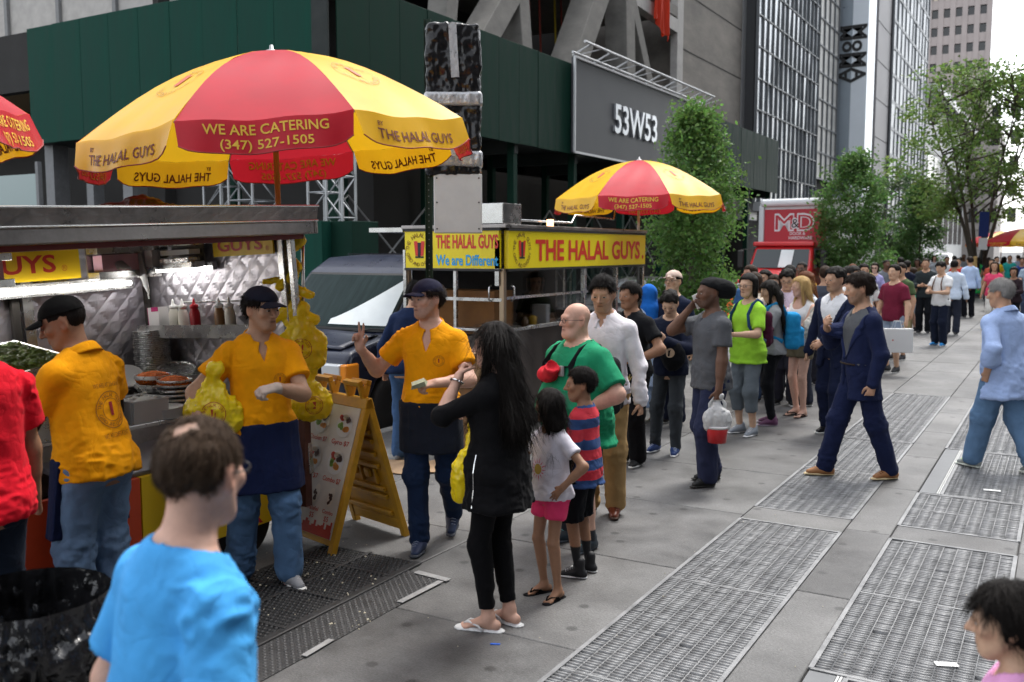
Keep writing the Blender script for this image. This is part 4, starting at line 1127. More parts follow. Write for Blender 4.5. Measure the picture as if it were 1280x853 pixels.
# ------------------------------------------------------------------ rubber mats by the first cart
def mat_rubber(x0, x1, y0, y1):
    t = thing('rubber_mat', 'black perforated rubber mat under the server with the yellow bag', 'mat', ((x0 + x1) / 2, (y0 + y1) / 2, 0), (0, 0, R_(1.5))); hx, hy = (x1 - x0) / 2, (y1 - y0) / 2
    mt = M('black_rubber', (.020, .020, .021), .55, var=.3, vscale=12, bump=.15, bscale=150); b = MB(); b.b2((-hx, -hy, .002), (hx, hy, .008)); b.build('base', mt, t)
    V = []; Fc = []; ny = int(2 * hy / .034); nx = int(2 * hx / .034)
    for j in range(ny):
        for i in range(nx):
            x = -hx + .017 + i * .034 + (.017 if j % 2 else 0); y = -hy + .017 + j * .034
            if x > hx - .014: continue
            n = len(V)
            for r, z in ((.013, .008), (.011, .019)):
                for k in range(6): V.append((x + r * math.cos(k * 1.0472), y + r * math.sin(k * 1.0472), z))
            Fc += [(n + k, n + (k + 1) % 6, n + 6 + (k + 1) % 6, n + 6 + k) for k in range(6)] + [(n + 6, n + 7, n + 8, n + 9), (n + 6, n + 9, n + 10, n + 11)]
    k = mesh_np('studs', np.array(V), np.array(Fc), mt, t, smooth=False); k['kind'] = 'stuff'
    for i in range(-2, 3):
        s = MB(); s.b2((-hx, i * .46 - .012, .006), (hx, i * .46 + .012, .0205)); s.build('rib', mt, t, bevel=.003)
    for s_ in (-1, 1):
        s = MB(); s.b2((s_ * hx - .03, -hy, .002), (s_ * hx + .03, hy, .016)); s.build('bevelled_edge', mt, t, bevel=.008)
    s = MB(); s.b2((-.012, -hy, .006), (.012, hy, .021)); s.build('rib', mt, t, bevel=.003)
mat_rubber(-4.22, -3.46, 2.3, 4.76)
t = thing('floor_mat', 'dark diamond plate mat beside the perforated rubber mat', 'mat', (-3.29, 3.1, 0), (0, 0, R_(1.0)))
mt2 = M('worn_rubber', (.038, .038, .039), .5, var=.3, vscale=9, bump=.1, bscale=150)
b = MB(); b.b2((-.15, -1.5, .001), (.15, 1.52, .005)); b.build('base', mt2, t)
V = []; Fc = []
for j in range(126):
    for i in range(13):
        x = -.144 + i * .024; y = -1.49 + j * .024; sg = 1 if (i + j) % 2 else -1; n = len(V); dx, dy = .0085, .0085 * sg
        for z, f in ((.005, 1), (.0085, .7)):
            for a, b_ in ((-dx, -dy), (dx * .3, -dy * .3 - .004), (dx, dy), (-dx * .3, dy * .3 + .004)): V.append((x + a * f, y + b_ * f, z))
        Fc += [(n, n + 1, n + 5, n + 4), (n + 1, n + 2, n + 6, n + 5), (n + 2, n + 3, n + 7, n + 6), (n + 3, n, n + 4, n + 7), (n + 4, n + 5, n + 6, n + 7)]
k = mesh_np('tread', np.array(V), np.array(Fc), mt2, t, smooth=False); k['kind'] = 'stuff'
tp = MB(); tp.box((.05, 1.50, .011), (.26, .05, .003), Matrix.Rotation(R_(-6), 3, 'Z')); tp.build('tape', M('duct_tape', (.36, .36, .36), .4, metal=.3, var=.2, vscale=20), t)
tp = MB(); tp.box((.14, 1.25, .011), (.04, .40, .003), Matrix.Rotation(R_(-2), 3, 'Z')); tp.build('tape', M('duct_tape'), t)
tp = MB(); tp.box((.14, .35, .011), (.035, .22, .003), Matrix.Rotation(R_(3), 3, 'Z')); tp.build('tape', M('duct_tape'), t)

# ------------------------------------------------------------------ construction shed over the far pavement
GX, GY, GZ0, GZ1 = -15.0, 17.2, 5.3, 8.35
_mg = M('shed_green', '#0d2b22', .65, var=.22, vscale=1.3, stretch=(3, 3, .4), spec=.12)
_mg2 = M('shed_green_light', '#123d33', .7, var=.2, vscale=1.2, stretch=(3, 3, .4), spec=.12)
_mgd = M('shed_dark', '#0d1816', .7, var=.2, vscale=2)
shed = thing('sidewalk_shed', 'dark green plywood construction shed over the pavement across the street', 'shed', (GX, GY, 0))
_pm = {}
def plank(parent, c, size, mat, name='panel'):
    k = (tuple(round(v, 3) for v in size), mat.name, name)
    if k not in _pm: m = MB(); m.box((0, 0, 0), size); o = m.build(name, mat, parent, bevel=.006, seg=1); _pm[k] = o
    else:
        o = _pm[k].copy(); link(o, parent)
    o.location = c; return o
n = 0
for i in range(32):
    y = i * 1.22
    plank(shed, (rnd.uniform(-.008, .008), y + .61 + .25, (GZ0 + GZ1) / 2 + rnd.uniform(-.01, .01)), (.03, 1.212, GZ1 - GZ0), _mg)
for i in range(9):
    plank(shed, (-.5 - i * 1.22 - .61, rnd.uniform(-.008, .008), 6.75 + rnd.uniform(-.01, .01)), (1.212, .03, 3.3), _mg2)
plank(shed, (-.25, -.02, 6.75), (.5, .05, 3.3), _mgd, 'corner_panel')
for i, y in enumerate((9.0, 20.8)): pass
m = MB(); m.b2((-4.0, .3, GZ0 + .15), (-.05, 39.3, GZ0 + .35)); m.build('deck', _mgd, shed)
m = MB(); m.b2((-11.5, .05, 5.1), (-.05, 4.0, 5.3)); m.build('deck', _mgd, shed)
for i in range(10):
    y = .4 + i * 4.2
    for x in (-.25, -3.6):
        m = MB(); m.b2((x - .12, y - .12, 0), (x + .12, y + .12, GZ0 + .15)); m.build('post', _mg, shed, bevel=.01)
    m = MB(); m.b2((-3.7, y - .1, GZ0 - .28), (-.1, y + .1, GZ0 + .14)); m.build('beam', _mgd, shed)
    if i < 9:
        for s in (0, 1): m = MB(); m.cyl((-3.4, y + (0 if s else 4.2), .4), (-3.4, y + (4.2 if s else 0), 3.6), .03, n=8); m.build('brace', M('galv_pipe', (.38, .39, .40), .4, metal=.7), shed)
for i, y in enumerate((5.4, 8.8, 13.5, 17.5, 23)):
    m = MB(); m.b2((-1.3, y, GZ0 - .02), (-1.15, y + 1.3, GZ0 + .08)); m.build('tube_light', M('shed_light', (1, .95, .85), .5, emit=2.2), shed)
m = MB(); m.b2((-11.5, .4, 0), (-11.1, .9, 5.2)); m.build('post', M('grey_column', (.16, .165, .17), .6, var=.2), shed)
m = MB(); m.b2((-9.6, .4, 0), (-9.3, .75, 5.2)); m.build('post', M('grey_column'), shed)
m = MB(); m.b2((-8.0, .4, 0), (-7.6, .9, 5.2)); m.build('post', M('grey_column'), shed)

# dark backdrop under and behind the shed: ground floor of the tower being built
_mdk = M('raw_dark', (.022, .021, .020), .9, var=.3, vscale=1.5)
_mcon = M('raw_concrete', (.17, .163, .150), .85, var=.3, vscale=1.2, bump=.4, bscale=12, stretch=(1, 1, 1.6))
tower = thing('concrete_building', 'raw concrete tower under construction with slanted columns above the green shed', 'building', (-19.2, 17, 0))
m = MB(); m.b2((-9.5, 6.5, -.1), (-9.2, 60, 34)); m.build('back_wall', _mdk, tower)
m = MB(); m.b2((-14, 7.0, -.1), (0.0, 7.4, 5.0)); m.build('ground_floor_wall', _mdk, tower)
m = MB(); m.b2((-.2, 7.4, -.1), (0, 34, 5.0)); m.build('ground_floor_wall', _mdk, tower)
for z in (7.0, 14.6):
    m = MB(); m.b2((-9.2, 6.5, z), (.25, 33, z + .55)); m.build('floor_slab', _mcon, tower)
m = MB(); m.b2((-9.2, 20, 9.05), (.35, 33, 9.6)); m.build('floor_slab', _mcon, tower)
TX = -19.2
def tw(px, py, X=TX): p = atX(px, py, X); return Vector((p.x + 19.2, p.y - 17, p.z))
for a, b, w in (((660, -60), (592, 60), 1.05), ((640, -40), (648, 70), .9), ((748, -30), (705, 95), 1.25), ((774, -30), (776, 110), 1.15), ((778, -20), (808, 120), .8), ((560, -80), (552, 30), .8)):
    m = MB(); m.bar(tw(*a), tw(*b), w, w * .9, up=(0, 1, 0)); m.build('column', _mcon, tower, bevel=.04)
m = MB(); m.bar(tw(776, -12), tw(842, 34), .5, .7); m.build('edge_beam', M('pale_concrete', (.38, .37, .355), .8, var=.2, vscale=2), tower)
m = MB(); p0 = tw(800, -60, TX + .3); p1 = tw(834, 28, TX + .3)
m.grid(lambda u, v: Vector((.45 + .12 * math.sin(u * 17 + v * 3) + .05 * math.sin(u * 41), p0.y + 1.5 + (p1.y - p0.y - 1.5) * u, p1.z - .3 - .8 * u + 5 * v + .2 * math.sin(u * 9))), 40, 10)
m.build('safety_net', M('orange_net', '#c8381c', .8, transl=.3), tower, smooth=True)
for i, (px, c) in enumerate(((550, 'y'), (567, 'r'), (660, 'r'), (673, 'r'), (692, 'y'), (700, 'r'), (712, 'r'))):
    a = tw(px, -40, TX - 3); b = tw(px + 4, 100, TX - 3); m = MB(); m.cyl(a, b, .05, n=6); m.build('rebar_pole', M('pole_red', '#6e2418', .8) if c == 'r' else M('pole_yellow', '#a08a1c', .8), tower)
a = atX(848, 100, TX).y - 17; b = atX(926, 100, TX).y - 17
m = MB(); m.b2((-6, a, 4), (.0, b, 60)); m.build('core_wall', M('stained_concrete', (.20, .185, .165), .9, var=.45, vscale=.45, bump=.5, bscale=6, stretch=(1, .5, 1.5)), tower)
m = MB(); m.b2((-.15, a - .9, 4), (.25, a - .02, 60)); m.build('pilaster', M('pale_concrete'), tower)
for i in range(14):
    m = MB(); m.b2((.0, a, 7 + i * 3.1), (.02, b, 7.05 + i * 3.1)); m.build('pour_joint', _mdk, tower)
c = atX(944, 100, TX).y - 17
m = MB(); m.b2((-.5, b + .05, 4), (.05, b + 1.2, 60)); m.build('steel_pier', M('grey_metal', (.26, .265, .27), .5, metal=.3), tower)
m = MB(); m.b2((-.5, b + 1.25, 4), (.45, c - .3, 60)); m.build('steel_pier', M('pale_metal', (.52, .53, .54), .45, metal=.2, var=.1, vscale=1), tower, bevel=.05)

# grey sign board with raised numerals on the shed
sg = thing('sign_board', 'dark grey sign board with metal letters 53W53 on the green shed', 'sign', (GX + .06, 0, 0))
sy0, sy1, sz0, sz1 = atX(714, 130, GX + .06).y, atX(873, 130, GX + .06).y, 5.35, 8.55
m = MB(); m.b2((0, sy0, sz0), (.12, sy1, sz1)); m.build('board', M('sign_grey', '#3c3e42', .55, var=.06, vscale=1), sg)
for a, b in (((.13, sy0, sz0), (.13, sy0, sz1)), ((.13, sy0, sz1), (.13, sy1, sz1)), ((.13, sy0, sz0), (.13, sy1, sz0))):
    m = MB(); m.bar(a, b, .07, .07); m.build('border', M('pale_metal'), sg)
p = atX(767, 165, GX + .2); q = atX(768, 128, GX + .2); lh = q.z - p.z
V_, w_, Fs_ = text_shape('53W53', .015)
m = MB(); n0 = len(V_); L_ = w_ * lh * .95
m.add([Vector((.20, p.y + x * lh * .95, p.z + y * lh)) for x, y in V_] , Fs_)
o = m.build('lettering', M('brushed_letters', (.55, .57, .60), .35, metal=.85), sg); md = o.modifiers.new('s', 'SOLIDIFY'); md.thickness = .22; md.offset = -1
rail_m = M('pale_metal')
for z, x in ((sz1 + .05, .3), (sz1 + .35, .75)):
    m = MB(); m.cyl((x, sy0 - .5, z), (x, sy1, z), .045, n=8); m.build('light_rail', rail_m, sg)
for i in range(9):
    y = sy0 + (sy1 - sy0) * i / 8; m = MB(); m.cyl((.05, y, sz1 + .05), (.75, y, sz1 + .35), .035, n=8); m.build('light_bracket', rail_m, sg)
    m = MB(); m.bar((.3, y, sz1 + .05), (.75, y + .9, sz1 + .35), .04); m.build('light_bracket', rail_m, sg)

# things stored under the shed: aluminium trusses, green boxes
def truss(px, py, Y, w, h, label):
    p = atY(px, py, Y); t = thing('truss_tower', label, 'scaffold', (p.x, p.y, 0), group='aluminium truss towers under the shed'); am = M('aluminium', (.30, .31, .32), .4, metal=.7)
    for x in (0, w):
        for y in (0, w): m = MB(); m.cyl((x, y, 0), (x, y, h), .03, n=8); m.build('upright', am, t)
    k = int(h / w)
    for i in range(k):
        z = i * w
        for a, b in (((0, 0), (w, 0)), ((0, w), (w, w)), ((0, 0), (0, w)), ((w, 0), (w, w))):
            m = MB(); f = i % 2
            m.cyl((a[0], a[1], z if f else z + w), (b[0], b[1], z + w if f else z), .014, n=6); m.build('lattice', am, t)
            if i % 2 == 0: m = MB(); m.cyl((a[0], a[1], z), (b[0], b[1], z), .018, n=6); m.build('rung', am, t)
truss(385, 250, 16.4, .55, 4.6, 'aluminium truss tower standing on the green plywood box')
truss(408, 250, 16.0, .45, 4.6, 'darker aluminium truss tower beside the dark opening')
truss(286, 250, 16.6, .8, 4.6, 'wide aluminium truss tower behind the red umbrella pole')
truss(255, 250, 16.8, .6, 4.6, 'aluminium truss tower behind the yellow valance')
for i, (x0, x1, y1, Y, mt) in enumerate(((366, 402, 277, 15.6, _mg2), (402, 440, 277, 15.9, _mg))):
    a = atY(x0, y1, Y); b = atY(x1, y1, Y); m = MB(); m.b2((a.x, Y, -.14), (b.x, Y + .9, a.z)); o = m.build('plywood_box', mt, bevel=.01)
    tag(o, ('lighter green plywood box standing behind the navy van', 'darker green plywood box right of the lighter one behind the van')[i], 'box', 'green plywood boxes')
g0 = atY(0, 180, 20); g1 = atY(44, 180, 20)
st = thing('glass_storefront', 'pale green glass storefront panel under the shed at the left edge', 'glass panel', (g0.x - 3, 20, 0))
m = MB(); m.b2((0, 0, .2), (g1.x - g0.x + 3, .05, 4.6)); m.build('pane', M('frosted_glass', (.20, .27, .27), .25, spec=.6), st)
m = MB(); m.b2((g1.x - g0.x + 3, -.05, 0), (g1.x - g0.x + 3.15, .1, 5)); m.build('mullion', M('grey_column'), st)
# building at the top left corner, above the shed
tl = thing('corner_building', 'pale stone building with beige ceiling above the shed at the upper left', 'building', (-36, 24, 0))
m = MB(); m.b2((-10, 0, 8.3), (8, 8, 30)); m.build('wall', M('pale_concrete'), tl)
m = MB(); m.b2((-12, -4, 7.6), (6, -.05, 8.2)); m.build('ceiling', M('beige_ceiling', (.42, .30, .16), .7), tl)
m = MB(); m.b2((-12, -4.4, 7.3), (6, -4.05, 9.2)); m.build('beam', _mdk, tl)
for k in range(5): m = MB(); m.b2((-9 + k * 3.4, -.15, 9), (-8.8 + k * 3.4, -.02, 30)); m.build('joint_strip', M('grey_column'), tl)
m = MB(); m.b2((-12, .1, 0), (14, .5, 8.2)); m.build('recess_wall', _mdk, tl)

# ------------------------------------------------------------------ buildings down the street
def facade(name, label, cat, X, y0, y1, z0, z1, glass, frame, nz, ny, depth=14, bar=.18, glassname='pane', wave=0.0):
    t = thing(name, label, cat, (X, y0, 0)); L = y1 - y0
    m = MB(); m.b2((-depth, .02, z0), (-.15, L - .02, z1)); m.build('core', M('core_dark', (.035, .037, .04), .6), t)
    ph = (z1 - z0) / nz; pw = L / ny; sh = None
    for i in range(nz):
        for j in range(ny):
            if sh is None:
                m = MB(); m.b2((-.06, bar / 2 + .01, .02), (0, pw - bar / 2 - .01, ph - bar)); sh = m.build(glassname, glass, t); o = sh
            else: o = sh.copy(); link(o, t)
            o.location = (0, j * pw, z0 + i * ph); o.rotation_euler = (0, rnd.gauss(0, wave), rnd.gauss(0, wave))
    hb = None
    for i in range(nz + 1):
        if hb is None: m = MB(); m.b2((-.08, 0, -bar), (.10, L, 0)); hb = m.build('transom', frame, t); o = hb
        else: o = hb.copy(); link(o, t)
        o.location = (0, 0, z0 + i * ph)
    vb = None
    for j in range(ny + 1):
        if vb is None: m = MB(); m.b2((-.07, -bar / 3, z0), (.14, bar / 3, z1)); vb = m.build('mullion', frame, t); o = vb
        else: o = vb.copy(); link(o, t)
        o.location = (0, j * pw, 0)
    return t
gl1 = M('wavy_glass', (.19, .22, .25), .20, metal=.35, var=.6, vscale=.35, bump=1.0, bscale=.55, spec=.8, stretch=(1, 1, .45))
_dm = M('dark_mullion', (.13, .14, .15), .5); _lm = M('light_mullion', (.42, .44, .46), .4, metal=.4)
YG = lambda px, X=-18.4: atX(px, 100, X).y
t = facade('glass_building', 'dark glass building with rippled reflections left of the tall white sign slab', 'building', -18.4, YG(945), YG(1022), 5.2, 34, gl1, _dm, 14, 14, bar=.09, wave=.012)
for k in range(26):
    m = MB(); y = k * (YG(1022) - YG(945)) / 26; m.b2((.0, y, 4.6), (.5, y + .34, 5.2)); m.build('soffit_fin', _lm, t)
gl2 = M('pale_blinds', (.42, .42, .40), .5, var=.3, vscale=.7, stretch=(1, 1, 3))
facade('glass_building', 'pale blind fronted building strip beside the rippled dark glass', 'building', -18.4, YG(1022), YG(1046), 8, 34, gl2, _dm, 12, 4, bar=.12)
m = MB(); m.b2((-14, 0, 0), (-.4, 30, 8)); o = m.build('podium', _mdk, t)
pyl = thing('sign_pylon', 'tall white metal slab with black MoMA letters running down it', 'sign', (-18.2, YG(1050), 0))
yp = 0.0; aL = atY(1046, 60, YG(1050)); aM = atY(1065, 60, YG(1050)); aR = atY(1085, 60, YG(1050)); W1 = aM.x - aL.x; W2 = aR.x - aM.x; pyl.location = (aM.x, YG(1050), 0)
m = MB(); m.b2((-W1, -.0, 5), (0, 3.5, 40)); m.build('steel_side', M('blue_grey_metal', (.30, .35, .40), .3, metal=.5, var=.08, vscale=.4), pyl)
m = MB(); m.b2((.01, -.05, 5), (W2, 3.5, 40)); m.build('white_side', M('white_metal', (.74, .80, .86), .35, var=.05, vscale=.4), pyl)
zt = atY(1065, 32, YG(1050)).z; zb = atY(1065, 104, YG(1050)).z
for s, ww, off in ((1, W2, .0), (-1, W1, .03)):  # the mirrored second set is a reflection drawn in as letters
    V_, w_, Fs_ = text_shape('MoMA', .03); m = MB(); hh = ww * .93 / 1.02
    m.add([Vector((s * (.06 + y * hh) , -.09 + off, zt - x / w_ * (zt - zb))) for x, y in V_], Fs_)
    m.build('lettering', M('black_letters', (.012, .012, .013), .5), pyl)
gw = thing('stone_wall_building', 'smooth dark grey stone wall right of the tall white sign slab', 'building', (-18.4, YG(1087) + 4, 0))
m = MB(); m.b2((-8, 0, 4), (0, YG(1110) - YG(1086), 44)); m.build('wall', M('grey_stone', (.15, .145, .15), .6, var=.12, vscale=.3), gw)
for k in range(9): m = MB(); m.b2((0, 0, 6 + k * 4), (.03, YG(1110) - YG(1086), 6.06 + k * 4)); m.build('joint', _mdk, gw)
for z in (21, 12):
    m = MB(); m.b2((.01, 9, z), (.05, 14, z + 2.6)); m.build('window', M('black_window', (.012, .013, .014), .1), gw)
gl3 = M('tower_glass', (.20, .22, .24), .34, metal=.0, spec=.3, var=.5, vscale=.25, bump=.35, bscale=.8, stretch=(1, 1, .4))
facade('glass_tower', 'grey glass tower with dark vertical mullions above the tree row', 'building', -18.2, YG(1112), YG(1156), 4, 52, gl3, _dm, 16, 10, bar=.35, wave=.01)
st = thing('stone_block', 'low pale stone building with flat roof edge behind the big tree', 'building', (-18.2, YG(1158), 0))
L_ = 60; m = MB(); m.b2((-20, 0, 0), (0, L_, 24)); m.build('wall', M('pale_stone', (.42, .42, .41), .7, var=.1, vscale=.3), st)
m = MB(); m.b2((-20, -.5, 24), (1.8, L_, 25.2)); m.build('roof_edge', M('white_paint', (.6, .6, .6), .6), st)
for k in range(12): m = MB(); m.b2((1.0, 2 + k * 4.5, 22.8), (1.7, 3.6 + k * 4.5, 23.9)); m.build('soffit_block', _mdk, st)
for k in range(7):
    m = MB(); m.b2((.0, 3 + k * 8, 3), (.06, 9 + k * 8, 16)); m.build('window', M('black_window'), st)
# high-rise closing the view
HY = 300; a = atY(1152, 0, HY); b = atY(1238, 0, HY)
hr = thing('high_rise', 'pinkish high rise with rows of dark windows closing the street', 'building', (a.x, HY, 0)); wd = b.x - a.x
pk = M('pink_stone', (.38, .33, .315), .7, var=.1, vscale=.2); m = MB(); m.b2((-8, .5, 0), (wd, 40, 150)); m.build('wall', M('black_window'), hr)
for k in range(30): m = MB(); m.b2((-8, -.2, k * 5.0), (wd + .2, .5, k * 5 + 2.5)); m.build('spandrel', pk, hr)
for k in range(8):
    m = MB(); x = -4 + k * (wd + 4) / 7; m.b2((x - .7, -.4, 0), (x + .7, .6, 150)); m.build('pier', pk, hr)
wn = None
for k in range(14, 24):
    for j in range(7):
        x = -4 + j * (wd + 4) / 7 + .9
        if rnd.random() < .55:
            m = MB(); m.b2((x, .2, k * 5 + 2.6), (x + (wd + 4) / 7 - 1.8, .4, k * 5 + 4.9)); m.build('window', M('lit_blind', (.62, .54, .44), .5, var=.3, vscale=.3), hr)
HY2 = 210; a = atY(1160, 150, HY2); b = atY(1250, 150, HY2)
br = thing('brick_building', 'lower old grey building with setbacks in front of the pinkish high rise', 'building', (a.x, HY2, 0)); wd = b.x - a.x
m = MB(); m.b2((-6, 0, 0), (wd, 20, 26)); m.b2((0, 2, 26), (wd * .8, 20, 33)); m.build('wall', M('old_stone', (.34, .31, .29), .8, var=.2, vscale=.3), br)
for k in range(5):
    m = MB(); m.b2((-6, -.4, 6 + k * 5), (wd + .3, 0, 6.7 + k * 5)); m.build('cornice', M('old_stone'), br)
    for j in range(6): m = MB(); m.b2((-2 + j * 3.4, -.05, 7.4 + k * 5), (-.4 + j * 3.4, .02, 10.2 + k * 5)); m.build('window', M('black_window'), br)

# dark granite towers on this side of the street, unseen to the right: added to shade the street and darken reflections
gp = M('dark_granite', (.045, .044, .044), .45, var=.15, vscale=.5); gw_ = M('canyon_glass', (.10, .11, .12), .12, metal=.3)
for i, (y0, y1, h_, lab) in enumerate(((-30, 12, 20, 'unseen dark granite tower beside the pavement, right of the picture'), (30, 90, 40, 'second unseen dark granite block farther along the pavement, right of the picture'))):
    t = thing('unseen_granite_tower', lab, 'building', (9.0 + i * .4, y0, 0), group='towers on the near side'); m = MB(); m.b2((.5, 0, 0), (18, y1 - y0, h_)); m.build('core', gw_, t)
    n = int((y1 - y0) / 3)
    for k in range(n + 1): m = MB(); y = (y1 - y0) * k / n; m.b2((0, y - .75, 0), (1.2, y + .75, h_)); m.build('pier', gp, t)
    for k in range(int(h_ / 4)): m = MB(); m.b2((.3, 0, 3.2 + k * 4), (.6, y1 - y0, 4.2 + k * 4)); m.build('spandrel', gp, t)
# ------------------------------------------------------------------ trees
def tree(label, base, h, crown, n, leaf=.07, trunk_r=.07, stems=1, spread=.3, col=(.045, .085, .022), seed=1, gaps=.35, trunk_h=None, group='street trees along the kerb'):
    """crown(t) gives the radius at height fraction t of the crown; leaves sit in clumps at twig ends"""
    rg = np.random.default_rng(seed); t = thing('street_tree', label, 'tree', base, group=group); z0 = trunk_h if trunk_h is not None else h * .18
    bark = M('bark', (.085, .070, .055), .9, var=.35, vscale=25, bump=.6, bscale=60, stretch=(1, 1, .3)); tips = []
    tr = MB(); lb = MB()
    for s in range(stems):
        a = 2 * math.pi * s / stems + rg.random(); pts = [Vector((0, 0, -.05))]; top = h * (.92 if stems == 1 else .85)
        for i in range(1, 7):
            f = i / 6; pts.append(Vector((math.cos(a) * spread * (stems > 1) * f ** 1.3 + rg.normal(0, .03), math.sin(a) * spread * (stems > 1) * f ** 1.3 + rg.normal(0, .03), top * f)))
        tr.tube(pts, [trunk_r * (1 - .14 * i) / (1 if stems == 1 else 1.6) for i in range(7)], 9)
        for i in range(int(26 / stems ** .5)):
            f = rg.uniform(.0, .95); zz = z0 + (h - z0) * f; k = min(5.99, max(0, zz / top * 6)); p = pts[int(k)].lerp(pts[min(6, int(k) + 1)], k - int(k))
            an = rg.uniform(0, 6.28); r = crown(f) * rg.uniform(.6, .95); e = Vector((math.cos(an) * r, math.sin(an) * r, min(h * .98, zz + r * rg.uniform(.2, .9)))); mid = p.lerp(e, .5) + Vector((0, 0, .08 * r))
            lb.tube([p, mid, e], [trunk_r * .28, trunk_r * .18, trunk_r * .06], 5); tips += [e, mid]
    tr.build('trunk', bark, t, smooth=True); lo = lb.build('limbs', bark, t, smooth=True); lo['kind'] = 'stuff'
    # clump centres near the outside of the crown and at the twig ends
    nc = max(40, n // 60); f = rg.random(nc * 2); an = rg.random(nc * 2) * 6.283; rr = np.sqrt(rg.uniform(.10, 1, nc * 2)); cr = np.array([crown(v) for v in f])
    C = np.stack([np.cos(an) * rr * cr, np.sin(an) * rr * cr, z0 + (h - z0) * f], 1); C[:, :2] *= (1 + .42 * vnoise(C[:, 0] * 1.7, C[:, 1] * 1.7, C[:, 2] * 1.7, seed))[:, None]
    keep = vnoise(C[:, 0] * 1.6, C[:, 1] * 1.6, C[:, 2] * 1.6, seed + 3) > -gaps; C = C[keep][:nc]; C = np.concatenate([C, np.array([tuple(v) for v in tips])]) if tips else C
    pk = rg.integers(0, len(C), n); sp = .16 * (h / 4.5) ** .5; P = C[pk] + rg.normal(0, sp, (n, 3)) * (1, 1, .8)
    d = rg.normal(0, 1, (n, 3)) + np.stack([P[:, 0], P[:, 1], P[:, 2] * 0 - .3], 1) * .8; d /= np.linalg.norm(d, axis=1)[:, None]
    u = np.cross(d, rg.normal(0, 1, (n, 3))); u /= np.linalg.norm(u, axis=1)[:, None]; nn = np.cross(d, u)
    s = leaf * rg.uniform(.6, 1.25, (n, 1))
    V = np.concatenate([P - d * s * .5, P + u * s * .32 + nn * s * .06, P + d * s * .55, P - u * s * .32 + nn * s * .06]); i = np.arange(n)
    Q = np.stack([i, i + n, i + 2 * n, i + 3 * n], 1)
    cv = (1.35 + .9 * rg.random((len(C), 1)))[pk] * (.8 + .4 * rg.random((n, 1))) * np.array(col)[None, :] * (1 + rg.normal(0, .08, (n, 3)))
    m = M('leaf', (.05, .09, .03), .48, attr='Col', spec=.4)
    if not m.get('tl'):
        m['tl'] = 1; nt = m.node_tree; tb = nt.nodes.new('ShaderNodeBsdfTranslucent'); ms = nt.nodes.new('ShaderNodeMixShader'); ms.inputs[0].default_value = .55
        at_ = [x for x in nt.nodes if x.type == 'ATTRIBUTE'][0]; nt.links.new(at_.outputs['Color'], tb.inputs[0]); nt.links.new(nt.nodes['Principled BSDF'].outputs[0], ms.inputs[1]); nt.links.new(tb.outputs[0], ms.inputs[2]); nt.links.new(ms.outputs[0], nt.nodes['Material Output'].inputs[0])
    o = mesh_np('crown', V, Q, m, t, smooth=False, col=np.tile(np.clip(cv, 0, 1), (4, 1))); o['kind'] = 'stuff'
    return t
col_crown = lambda R: (lambda t: R * (.72 + .35 * math.sin(min(1, t * 1.15) * math.pi) ** .8) * (1 - max(0, t - .72) * 2.6) if t < .98 else R * .12)
p = atX(866, 312, -6.0); k = depth_of(p); tree('dense columnar young tree beside the second cart umbrella', (p.x, p.y, 0), 2 + (312 - 143) / F_PX * k, col_crown(54 / F_PX * k), 24000, .085, seed=3, col=(.060, .115, .028), trunk_h=.35, gaps=.32)
p = atX(1066, 312, -6.0); k = depth_of(p); tree('pointed dense tree right of the red delivery truck', (p.x, p.y, 0), 2 + (312 - 192) / F_PX * k, col_crown(40 / F_PX * k), 13000, .12, seed=5, col=(.056, .108, .030), trunk_h=.4)
p = atX(1150, 312, -6.2); k = depth_of(p); tree('smaller pointed tree behind the man in the white polo shirt', (p.x, p.y, 0), 2 + (312 - 226) / F_PX * k, col_crown(28 / F_PX * k), 8000, .16, seed=8, col=(.052, .102, .032), trunk_h=.4)
open_crown = lambda R: (lambda t: R * (.45 + .75 * math.sin(min(1, .15 + t * .85) * math.pi) ** .7))
p = Dp(1222, 300, 42); tree('tall airy tree with several bare stems at the right edge', (p.x, p.y, 0), 9.8, open_crown(3.3), 14000, .18, .17, 5, 2.3, (.085, .135, .035), 12, -.05, 3.4, group='tall trees')
p = Dp(1120, 300, 52); tree('pale loose tree behind the two pointed trees', (p.x, p.y, 0), 6.0, open_crown(1.7), 4000, .2, .1, 2, 1.0, (.055, .09, .04), 14, .2, 1.5, group='tall trees')
p = Dp(985, 300, 48); tree('dim tree in front of the dark glass building behind the truck', (p.x - 8.2, p.y + 6, 0), 9.0, open_crown(2.4), 7000, .2, .1, 2, .8, (.03, .05, .028), 15, .2, 1.5, group='tall trees')
